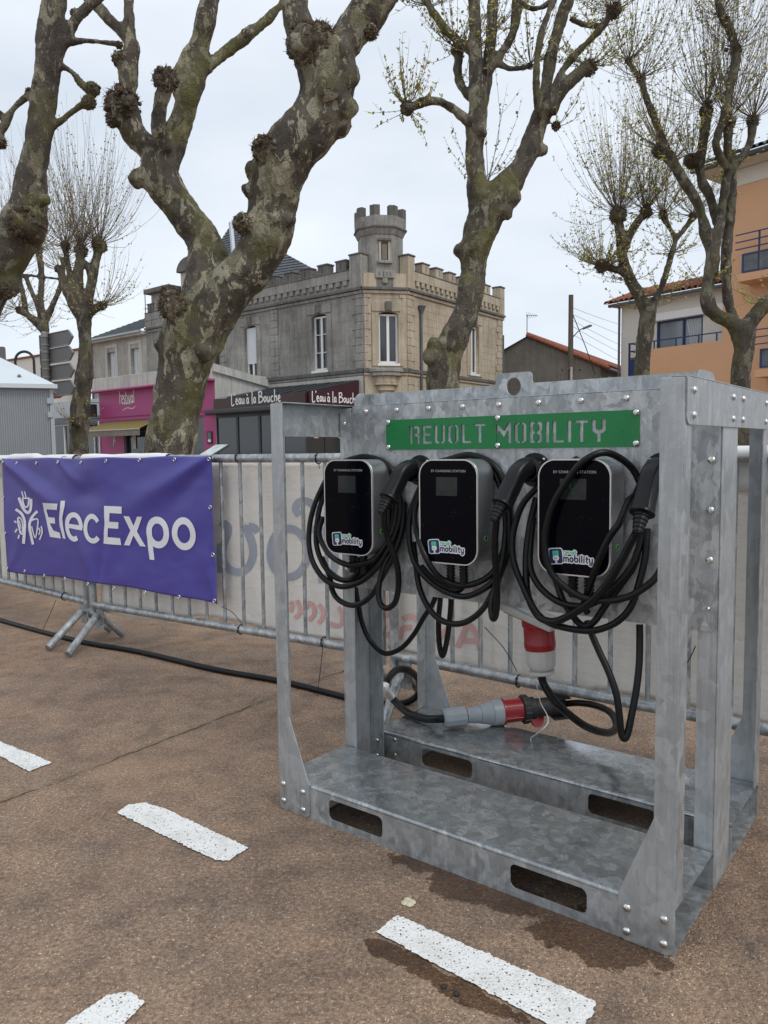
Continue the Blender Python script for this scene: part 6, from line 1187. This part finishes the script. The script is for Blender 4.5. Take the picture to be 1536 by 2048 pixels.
# ================================================================ pollarded plane trees
def bark(name, light, mossy, dark=1., th=0.):
    t = NT(name); o = t.co((1, 1, .55)); wv = t.noise(o, 5, 3, out='Color'); vec = t.nd('ShaderNodeVectorMath', operation='MULTIPLY_ADD'); t.l.new(wv, vec.inputs[0]); vec.inputs[1].default_value = (.25, .25, .25); t.l.new(o, vec.inputs[2]); v = vec.outputs[0]
    k = lambda *c: tuple(x*dark for x in c)
    p1 = t.noise(v, 4.2, 3, .5); p2 = t.noise(v, 8.5, 4, .55); p3 = t.noise(v, 3.1, 4, .6); fi = t.noise(t.co(), 60, 4, .65)
    c = t.mix(t.ramp(p3, (.4, 0.), (.6, 1.)), k(.062, .050, .037), k(.115, .098, .072))
    c = t.mix(t.math('MULTIPLY', t.ramp(p1, (.54-th, 0.), (.552-th, 1.)), light), c, k(.20, .185, .115))
    c = t.mix(t.math('MULTIPLY', t.ramp(p2, (.585-th, 0.), (.595-th, 1.)), light), c, k(.33, .305, .225))
    c = t.mix(t.math('MULTIPLY', t.ramp(t.noise(v, 24, 3), (.62, 0.), (.635, 1.)), light*.9), c, k(.30, .275, .205))
    c = t.mix(t.math('MULTIPLY', t.ramp(t.noise(v, 7, 4), (.57, 0.), (.585, 1.)), .85), c, k(.045, .035, .026))
    c = t.mix(t.math('MULTIPLY', t.ramp(t.noise(t.co(loc=(4, 7, 1)), 1.7, 4, .6), (.52, 0.), (.64, 1.)), mossy), c, k(.115, .11, .022))
    c = t.mix(t.ramp(fi, (.42, 0.), (.75, .6)), c, k(.045, .038, .03))
    h = t.math('ADD', t.math('MULTIPLY', p2, .6), t.math('ADD', t.math('MULTIPLY', fi, .35), t.math('MULTIPLY', t.ramp(p1, (.54, 0.), (.552, 1.)), -.35))); t.bump(h, .045)
    return t.out(c, .85)
M['barkA'] = bark('plane_bark_flaking', 1., .7, 1.08, .022); M['barkB'] = bark('plane_bark_olive', .6, .75, 1.05, .012); M['barkC'] = bark('plane_bark_grey', .5, .55, .88, .008)
M['twig'] = simple('brown_twig', (.165, .125, .085), .8, 0, .35, 20); M['burr'] = simple('dry_burr_twigs', (.10, .07, .045), .9, 0, .5, 9)
def leaf_mat():
    t = NT('young_leaf'); i = t.n.new('ShaderNodeObjectInfo'); g = t.noise(t.co(), 9, 2); c = t.mix(g, (.20, .20, .035), (.38, .33, .07)); return t.out(c, .6, 0., Transmission_Weight=0.)
M['leaf'] = leaf_mat()
def icoblob(m, c, r, seed, amp=.35, sub=2):
    bm = bmesh.new(); bmesh.ops.create_icosphere(bm, subdivisions=sub, radius=1)
    vs = []; 
    for v in bm.verts:
        d = v.co.normalized(); k = 1+amp*noise.noise(d*2.1+Vector((seed, seed*.7, 0)))+amp*.4*noise.noise(d*5+Vector((0, seed, 3))); vs.append(c+d*r*k)
    bm.verts.index_update(); m.add(vs, [tuple(x.index for x in f.verts) for f in bm.faces]); bm.free()
def tree(name, label, Y, base_px, branches, burrs, voxel, mat, shoots=None, amp=.03, tuft=1., seed=1, knots=(), leafn=7, tw=.005, leafs=.035, sden=1.):
    """branches: lists of (px, py, radius_px[, depth offset]); all at distance Y."""
    random.seed(seed); K = Y/FPX; b0 = at(*base_px, Y); b0.z = 0
    T = thing(name, label, 'tree', b0, 'pollarded plane trees'); raw = MB()
    for br in branches:
        P3 = [at(p[0], p[1], Y+(p[3] if len(p) > 3 else 0)) for p in br]; R3 = [p[2]*K for p in br]
        per = 6; pts = spline(P3, per); rr = [v.x for v in spline([Vector((r, 0, 0)) for r in R3], per)]
        rr = [max(.006, r*(1+.10*noise.noise(p*3.1)+.05*noise.noise(p*9))) for r, p in zip(rr, pts)]
        raw.tube(pts, rr, 12)
    for x, y, r, *rest in list(knots)+[b for b in burrs]:
        icoblob(raw, at(x, y, Y+(rest[0] if rest else 0)), r*K, x*.01+y*.013)
    me = raw.mesh('tmp'); ob = bpy.data.objects.new('tmp', me); COL.objects.link(ob); md = ob.modifiers.new('r', 'REMESH'); md.mode = 'VOXEL'; md.voxel_size = voxel
    sm_ = ob.modifiers.new('s', 'SMOOTH'); sm_.iterations = 4; sm_.factor = .5
    dg = bpy.context.evaluated_depsgraph_get(); m2 = bpy.data.meshes.new_from_object(ob.evaluated_get(dg)); bpy.data.objects.remove(ob)
    import array
    nv = len(m2.vertices); nb = array.array('f', [0.])*(nv*3); m2.vertices.foreach_get('normal', nb); cb_ = array.array('f', [0.])*(nv*3); m2.vertices.foreach_get('co', cb_)
    for i in range(nv):
        p = Vector(cb_[3*i:3*i+3]); n_ = Vector(nb[3*i:3*i+3]); d = amp*(.9*noise.noise(p*4.3)+.55*noise.noise(p*11)+.28*noise.noise(p*27))
        q = p+n_*d; cb_[3*i] = q.x; cb_[3*i+1] = q.y; cb_[3*i+2] = q.z
    m2.vertices.foreach_set('co', cb_)
    m2.transform(Matrix.Translation(-b0)); m2.materials.clear(); o = mkobj('trunk', m2, M[mat], T, 180)
    # dry tufts on the burrs
    tb = MB()
    for x, y, r, *rest in burrs:
        c = at(x, y, Y+(rest[0] if rest else 0)); R_ = r*K
        for k in range(int(45*tuft+16)):
            d = Vector((random.gauss(0, 1), random.gauss(0, 1), random.gauss(0, 1))).normalized(); icoblob(tb, c+d*R_*random.uniform(.8, 1.02), R_*random.uniform(.09, .22), random.random()*9, .5, 1)
        for k in range(int(min(260, 70+R_*1400)*tuft)):
            d = Vector((random.gauss(0, 1), random.gauss(0, 1), random.gauss(0, 1))).normalized(); s0 = c+d*R_*random.uniform(.75, 1.0); tn = (d*.7+Vector((random.gauss(0, .7), random.gauss(0, .7), random.gauss(0, .7)))).normalized(); l = R_*random.uniform(.18, .45)
            tb.tube([s0, s0+tn*l*.5, s0+(tn+Vector((random.gauss(0, .5), random.gauss(0, .5), random.gauss(0, .5)))).normalized()*l], [.0045*Y/9+.002, .004*Y/9, .0015*Y/9], 3, cap=False)
    if tb.v: tag(tb.build('burr_tufts', M['burr'], T, org=b0), kind='stuff')
    if shoots:
        sh = MB(); lf = MB()
        for (x, y, n, lpx, spread, up, *rest) in shoots:
            c = at(x, y, Y+(rest[0] if rest else 0))
            for k in range(int(n*sden)):
                d = Vector((random.gauss(0, 1)*spread, random.gauss(0, 1)*spread*.8, random.uniform(.2, 1)*up+random.gauss(0, .25))).normalized(); l = lpx*K*random.uniform(.55, 1.1); cur = Vector((random.gauss(0, .10), random.gauss(0, .10), (.42 if up > 0 else -.2)+random.gauss(0, .08)))-Vector((d.x, d.y, 0))*.25
                pts = [c+d*l*f+cur*l*f*f+Vector((random.gauss(0, .008), random.gauss(0, .008), random.gauss(0, .006)))*l for f in (0, .2, .4, .6, .8, 1)]
                sh.tube(pts, [tw*Y/9*q for q in (1.25, 1.0, .85, .7, .5, .25)], 3, cap=False)
                if random.random() < .7:      # side fork
                    i = random.choice((1, 2, 3)); p = pts[i]; dd_ = (d+Vector((random.gauss(0, .6), random.gauss(0, .6), random.gauss(.2, .4)))).normalized(); sl_ = l*random.uniform(.18, .4); fk = [p, p+dd_*sl_*.5, p+dd_*sl_+Vector((0, 0, .12*sl_))]; sh.tube(fk, [tw*Y/9*q for q in (.7, .5, .25)], 3, cap=False)
                    for q in range(leafn//4):
                        pp_ = fk[0].lerp(fk[2], random.uniform(.3, 1)); a = Vector((random.gauss(0, 1), random.gauss(0, 1), random.gauss(.4, .8))).normalized(); L_ = leafs*Y/9*random.uniform(.5, 1.2); w = a.orthogonal().normalized()*L_*.36; lf.add([pp_, pp_+a*L_*.5+w, pp_+a*L_, pp_+a*L_*.5-w], [(0, 1, 2, 3)])
                for q in range(leafn):
                    f = random.uniform(.25, 1.0)*5; i = min(4, int(f)); p = pts[i].lerp(pts[i+1], f-i); a = Vector((random.gauss(0, 1), random.gauss(0, 1), random.gauss(.4, .8))).normalized(); b_ = a.orthogonal().normalized(); L_ = leafs*Y/9*random.uniform(.5, 1.2); w = b_*L_*.33
                    lf.add([p, p+a*L_*.5+w, p+a*L_, p+a*L_*.5-w], [(0, 1, 2, 3)])
        tag(sh.build('shoots', M['twig'], T, org=b0), kind='stuff')
        if lf.v: tag(lf.build('leaves', M['leaf'], T, org=b0), kind='stuff')
    return T
# --- big forked tree left of the stand
tree('plane_tree', 'thick flaking forked plane tree rising behind the purple banner, in front of the pink shop', 7.5, (338, 912), [
    [(322, 1130, 78), (328, 1020, 64), (334, 940, 55), (338, 905, 51), (348, 850, 49), (358, 790, 50), (368, 740, 50), (378, 690, 54), (392, 650, 56), (405, 620, 50)],
    [(388, 680, 45), (402, 630, 47), (416, 570, 45, .1), (418, 525, 41, .15), (405, 480, 36, .2), (378, 440, 33, .2), (345, 395, 34, .2), (318, 350, 38, .2), (318, 315, 34, .2)],
    [(322, 330, 28, .2), (300, 298, 26, .2), (270, 268, 24, .2), (256, 235, 24, .2), (256, 190, 18, .2), (258, 140, 17, .2), (262, 95, 16, .2), (258, 50, 12, .2), (258, 0, 11, .2), (259, -60, 10, .2)],
    [(266, 92, 13, .2), (240, 60, 13, .2), (205, 25, 12, .2), (170, -15, 12, .2), (140, -50, 11, .2)],
    [(325, 335, 30, .2), (345, 290, 26, .25), (365, 235, 24, .3), (378, 190, 22, .3), (395, 140, 20, .35), (405, 80, 18, .4), (418, 20, 18, .4), (432, -60, 17, .4)],
    [(332, 300, 15, .1), (318, 260, 15, .0), (318, 225, 15, -.05), (328, 185, 15, -.1), (338, 155, 14, -.1)], [(345, 170, 11, .3), (372, 115, 12, .35), (398, 60, 11, .4), (412, -10, 10, .4), (418, -60, 9, .4)],
    [(392, 160, 14, .35), (420, 130, 12, .4), (460, 97, 11, .5), (500, 68, 11, .55), (545, 28, 10, .6), (585, -20, 9, .65)],
    [(385, 690, 45), (415, 640, 48, -.05), (460, 578, 46, -.1), (510, 520, 44, -.15), (536, 465, 46, -.2), (546, 410, 43, -.2), (555, 358, 47, -.25), (582, 300, 50, -.3), (628, 250, 48, -.3), (648, 205, 48, -.3), (655, 155, 54, -.3), (645, 100, 58, -.3)],
    [(620, 105, 34, -.3), (600, 55, 30, -.3), (590, 10, 28, -.3), (585, -60, 26, -.3)], [(668, 110, 34, -.3), (712, 55, 30, -.3), (742, 15, 33, -.3), (775, -50, 35, -.3)]],
    [(245, 210, 34, .15), (332, 160, 23, -.15), (240, 118, 15, .15), (530, 298, 24, -.45), (487, 447, 19, -.35), (612, 88, 34, -.5), (640, 75, 26, -.5), (742, 65, 13, -.5), (492, 68, 10, .5), (345, 612, 26, -.25), (338, 590, 18, -.2), (225, 240, 14, .1)], .022, 'barkA', amp=.022, seed=3,
    knots=[(275, 355, 20, .15), (425, 690, 24, -.05), (410, 705, 20, -.2), (690, 150, 28, -.4), (695, 215, 22, -.4), (680, 250, 22, -.3), (575, 440, 20, -.3), (510, 340, 20, -.3), (500, 380, 14, -.3), (320, 690, 14, -.1), (590, 240, 16, -.3), (680, 105, 22, -.45), (655, 180, 26, -.5), (390, 85, 10, .4), (355, 190, 12, .3)], tuft=1.3)
# --- tree leaning in past the banner's end
tree('plane_tree', 'gnarled plane tree stem with short stubs above the perforated cabin', 6.6, (-150, 912), [
    [(-170, 1130, 75), (-160, 950, 66), (-140, 800, 62), (-100, 690, 58), (-50, 600, 52), (-10, 540, 44), (22, 490, 42), (48, 448, 42), (58, 405, 36), (62, 360, 32), (72, 305, 28), (82, 245, 25), (92, 170, 26), (100, 90, 25), (107, 0, 23), (110, -60, 22)],
    [(100, 150, 12), (125, 95, 10), (145, 50, 10), (175, 15, 9), (215, -20, 8)], [(98, 262, 7), (125, 240, 6), (155, 215, 6), (185, 195, 7)], [(112, 125, 7), (140, 142, 6), (165, 170, 6), (183, 188, 6)], [(125, 88, 7), (160, 82, 6), (200, 84, 6), (235, 88, 6)], [(-30, 300, 7), (0, 265, 7), (25, 220, 6), (62, 185, 7)]],
    [(55, 445, 34, -.15), (62, 187, 10), (186, 178, 13), (178, 205, 13), (0, 285, 12), (0, 230, 8), (238, 90, 7), (150, 28, 9), (20, 578, 16, -.1)], .022, 'barkB', amp=.016, seed=5, knots=[(88, 400, 15, -.1), (70, 470, 20, -.1), (20, 460, 18, -.1), (120, 20, 9), (15, 570, 26, 0)], tuft=1.2)
# --- tree in front of the castle house
tree('plane_tree', 'twisting mossy plane tree with a hollow knot in front of the castle house', 9.5, (886, 912), [
    [(886, 1060, 44), (886, 930, 38), (887, 860, 35), (886, 790, 34), (887, 740, 36), (895, 705, 33), (914, 665, 28), (932, 625, 27), (941, 585, 27), (945, 545, 26), (949, 505, 29), (960, 465, 31), (976, 425, 33), (982, 395, 36)],
    [(968, 420, 30), (955, 375, 22), (950, 330, 17), (949, 290, 17), (953, 250, 19), (955, 200, 17), (952, 140, 15), (950, 70, 13), (948, 0, 12), (947, -60, 11)], [(960, 215, 14, .1), (972, 160, 12, .15), (982, 80, 11, .2), (985, 0, 10, .2), (987, -60, 10, .2)], [(975, 145, 10, .1), (1000, 110, 9, .1), (1025, 70, 9, .1), (1033, 20, 9, .1), (1036, -50, 8, .1)],
    [(940, 245, 11, -.1), (915, 225, 9, -.15), (890, 208, 8, -.2), (855, 202, 8, -.25), (818, 215, 9, -.3)], [(945, 195, 10, .1), (924, 175, 9, .15), (915, 145, 9, .2), (918, 105, 9, .2)], [(950, 108, 10, 0), (915, 80, 9, .1), (880, 45, 8, .15), (850, -5, 8, .2), (835, -50, 7, .2)],
    [(985, 400, 34), (1015, 372, 28), (1043, 332, 20), (1060, 292, 19), (1076, 247, 19), (1086, 224, 20)], [(1078, 235, 11, -.1), (1071, 170, 8, -.25), (1075, 110, 7, -.3), (1086, 55, 7, -.3), (1106, 0, 7, -.3), (1118, -50, 7, -.3)], [(1088, 230, 15, .1), (1093, 170, 12, .1), (1104, 100, 12, .1), (1122, 40, 12, .1), (1140, -10, 12, .1), (1150, -60, 11, .1)], [(1098, 200, 9, -.1), (1125, 140, 8, -.15), (1165, 95, 7, -.2), (1195, 65, 7, -.25), (1222, 30, 8, -.3)], [(1100, 225, 13, -.1), (1125, 180, 12, -.15), (1160, 145, 12, -.2), (1176, 128, 12, -.2)],
    [(990, 125, 7, .1), (1025, 138, 6, .1), (1060, 132, 6, .1)], [(1040, 5, 7, .2), (1070, 18, 6, .2), (1100, 5, 6, .2)], [(1140, 35, 6, .2), (1170, 50, 6, .2), (1210, 52, 5, .2)]],
    [(815, 216, 13, -.3), (915, 100, 13, .2), (1228, 22, 14, -.3), (1178, 135, 15, -.2), (1060, 132, 6, .1), (1112, 252, 9, 0)], .025, 'barkB', amp=.020, seed=9, tuft=.8,
    knots=[(862, 715, 18, -.1), (1022, 395, 20, -.1), (1012, 425, 17, -.1), (898, 690, 14, -.15), (918, 500, 14, 0), (1085, 300, 12, 0), (870, 690, 16, -.1), (965, 265, 12, -.1), (1095, 215, 12, -.1)],
    shoots=[(815, 214, 26, 105, .9, .9, -.3), (815, 222, 6, 70, .8, -.7, -.3), (915, 98, 30, 130, .9, .8, .2), (940, 105, 14, 120, 1., .3, 0), (1060, 132, 22, 120, .8, 1.1, .1), (1228, 20, 34, 130, 1.0, .7, -.3), (1178, 130, 24, 115, 1., .3, -.2), (975, 365, 5, 210, .25, 1.3, 0), (955, 360, 5, 120, .9, .35, 0), (1112, 252, 4, 90, .9, .1, 0), (1040, 0, 22, 110, .9, .5, .2), (985, 60, 14, 130, .9, .7, .2), (850, 10, 20, 130, .9, .6, .2), (1210, 52, 10, 100, .8, .7, .2)], leafn=14, sden=1.15, tw=.0040, leafs=.047)
# --- right-hand tree in front of the apricot building
tree('plane_tree', 'slender many-stemmed plane tree in front of the apricot building', 12, (1480, 912), [
    [(1478, 1010, 24), (1478, 900, 21), (1480, 800, 19), (1482, 740, 19), (1488, 700, 20), (1487, 665, 23), (1475, 650, 22)], [(1485, 662, 18), (1462, 645, 15), (1435, 632, 14), (1417, 612, 14), (1415, 580, 13), (1421, 545, 14), (1426, 515, 14), (1424, 490, 12)],
    [(1424, 500, 12), (1413, 475, 11), (1406, 440, 10), (1392, 400, 10), (1368, 362, 11), (1348, 328, 11), (1333, 305, 12)], [(1338, 312, 9), (1322, 270, 7), (1308, 235, 7), (1292, 195, 7), (1280, 158, 7), (1258, 125, 6)], [(1428, 500, 11), (1438, 455, 10), (1445, 410, 9), (1452, 365, 9), (1456, 335, 9), (1456, 290, 9), (1455, 250, 9)],
    [(1436, 450, 10, .2), (1420, 395, 9, .2), (1402, 355, 9, .2), (1402, 310, 9, .2), (1410, 260, 10, .2), (1413, 225, 11, .2)], [(1456, 340, 8, -.1), (1438, 310, 8, -.15), (1432, 285, 8, -.2), (1445, 240, 8, -.2), (1458, 180, 8, -.2), (1472, 110, 9, -.2), (1460, 60, 8, -.2), (1440, 20, 8, -.2), (1435, -40, 8, -.2)], [(1460, 345, 8), (1480, 318, 8), (1500, 285, 8), (1505, 250, 9)],
    [(1470, 640, 10, .15), (1456, 600, 10, .2), (1452, 530, 10, .2), (1456, 460, 11, .2), (1462, 390, 11, .2), (1464, 345, 10, .2), (1462, 300, 8, .2)], [(1490, 660, 15), (1512, 630, 15), (1535, 605, 15), (1570, 575, 14), (1600, 520, 14)]],
    [(1322, 300, 16), (1282, 158, 9), (1258, 122, 7), (1412, 222, 13, .2), (1455, 245, 15), (1506, 242, 12), (1472, 100, 10, -.2), (1450, 42, 9, -.2), (1382, 322, 14, .2), (1345, 320, 9)], .028, 'barkC', amp=.016, seed=12, tuft=.7, knots=[(1452, 100, 6, -.2), (1425, 470, 10), (1385, 395, 9)],
    shoots=[(1320, 295, 34, 170, .7, .9), (1282, 155, 34, 170, .7, .9), (1258, 120, 26, 150, .8, .8), (1412, 218, 50, 230, .5, 1.2, .2), (1455, 240, 50, 240, .5, 1.2), (1506, 238, 44, 220, .6, 1.1), (1472, 98, 30, 150, .7, .9, -.2), (1382, 318, 26, 170, .6, 1., .2), (1440, 30, 26, 140, .8, .7, -.2), (1345, 320, 14, 120, .9, .4), (1540, 600, 16, 160, 1., .25), (1460, 330, 10, 110, 1., .3), (1400, 560, 6, 90, 1., .3)], leafn=13, sden=1.35, tw=.0032, leafs=.041)
# --- tree in front of the cream wall
tree('plane_tree', 'small plane tree with a fan of leafing shoots in front of the cream wall', 15, (1280, 912), [
    [(1276, 980, 18), (1278, 860, 16), (1281, 780, 15), (1285, 720, 15), (1291, 670, 16), (1296, 630, 16), (1296, 610, 15)], [(1292, 622, 13), (1278, 590, 12), (1260, 558, 12), (1247, 525, 11), (1243, 490, 10), (1238, 450, 10)], [(1246, 545, 8), (1228, 538, 7), (1208, 532, 7)], [(1248, 500, 8), (1262, 465, 8), (1278, 440, 8), (1290, 428, 8)], [(1300, 618, 9), (1316, 590, 7), (1330, 555, 6), (1342, 510, 6), (1350, 480, 6), (1340, 458, 5), (1328, 435, 6)], [(1350, 482, 5), (1365, 462, 5), (1384, 438, 6)]],
    [(1236, 432, 17), (1203, 532, 13), (1292, 425, 12), (1326, 430, 9), (1386, 432, 8)], .032, 'barkC', amp=.016, seed=21, tuft=.6,
    shoots=[(1236, 428, 80, 190, .55, 1.15), (1203, 532, 60, 110, 1.0, .5), (1292, 420, 50, 180, .55, 1.1), (1326, 428, 34, 150, .6, 1.), (1386, 430, 34, 130, .8, .8), (1345, 505, 18, 100, 1., .2), (1320, 585, 14, 110, 1., .15), (1262, 560, 14, 100, 1., .2), (1296, 615, 8, 110, 1.1, .1)], leafn=14, sden=1.35, tw=.0028, leafs=.037)
# --- two bare trees far left
tree('plane_tree', 'bare plane tree with a broom of upright shoots between the signs and the shuttered house', 16, (160, 912), [
    [(158, 970, 20), (158, 900, 19), (160, 830, 19), (166, 770, 17), (171, 710, 14), (170, 670, 13), (168, 640, 15), (166, 622, 15)], [(158, 630, 11), (145, 610, 10), (132, 582, 8), (124, 555, 7), (118, 536, 7)], [(152, 615, 7), (148, 588, 6), (152, 550, 6), (158, 520, 7), (160, 500, 8)], [(164, 625, 8), (160, 590, 7), (158, 550, 8), (159, 515, 8)], [(172, 628, 9), (178, 595, 9), (185, 555, 9), (192, 520, 9), (197, 495, 10)], [(176, 632, 8), (190, 618, 8), (205, 610, 8)], [(146, 590, 5), (140, 550, 5), (133, 515, 6), (131, 495, 6)], [(172, 612, 5), (178, 560, 4), (172, 520, 4)]],
    [(162, 502, 13), (198, 492, 15), (131, 492, 9), (118, 538, 8), (205, 611, 9), (150, 845, 9, -.3)], .034, 'barkC', amp=.016, seed=31, tuft=.6,
    shoots=[(162, 498, 80, 190, .45, 1.2), (198, 488, 80, 190, .65, 1.), (131, 490, 50, 170, .6, 1.0), (118, 536, 26, 120, .9, .4), (205, 610, 46, 130, .9, .45), (165, 630, 24, 90, 1., .2), (150, 845, 14, 60, .9, .1, -.3)], leafn=5, sden=1.05, tw=.0026, leafs=.026)
tree('plane_tree', 'bare plane tree rising behind the stack of direction signs', 24, (92, 912), [
    [(92, 960, 12), (92, 840, 11), (92, 760, 10), (91, 700, 9), (90, 660, 9), (88, 645, 9)], [(86, 660, 8), (70, 642, 8), (52, 628, 7), (38, 620, 7)], [(52, 628, 6), (48, 600, 6), (40, 565, 5), (32, 545, 6)], [(84, 640, 6), (76, 615, 5), (66, 590, 5), (52, 555, 5)], [(86, 640, 6), (82, 600, 6), (83, 555, 6), (80, 520, 6), (76, 500, 7)], [(92, 640, 6), (108, 605, 6), (120, 575, 5), (127, 530, 5)], [(40, 548, 3), (75, 553, 3), (118, 558, 3)]],
    [(38, 620, 7), (30, 543, 8), (77, 500, 8), (128, 522, 7)], .045, 'barkC', amp=.018, seed=41, tuft=.6, shoots=[(38, 620, 40, 110, .9, .5), (30, 540, 50, 170, .6, 1.), (77, 498, 60, 180, .6, 1.), (128, 520, 30, 140, .7, .9), (-10, 560, 60, 200, .6, 1.), (-15, 640, 40, 120, 1., .4), (88, 648, 16, 90, 1., .2)], leafn=5, sden=1.0, tw=.0025, leafs=.022)
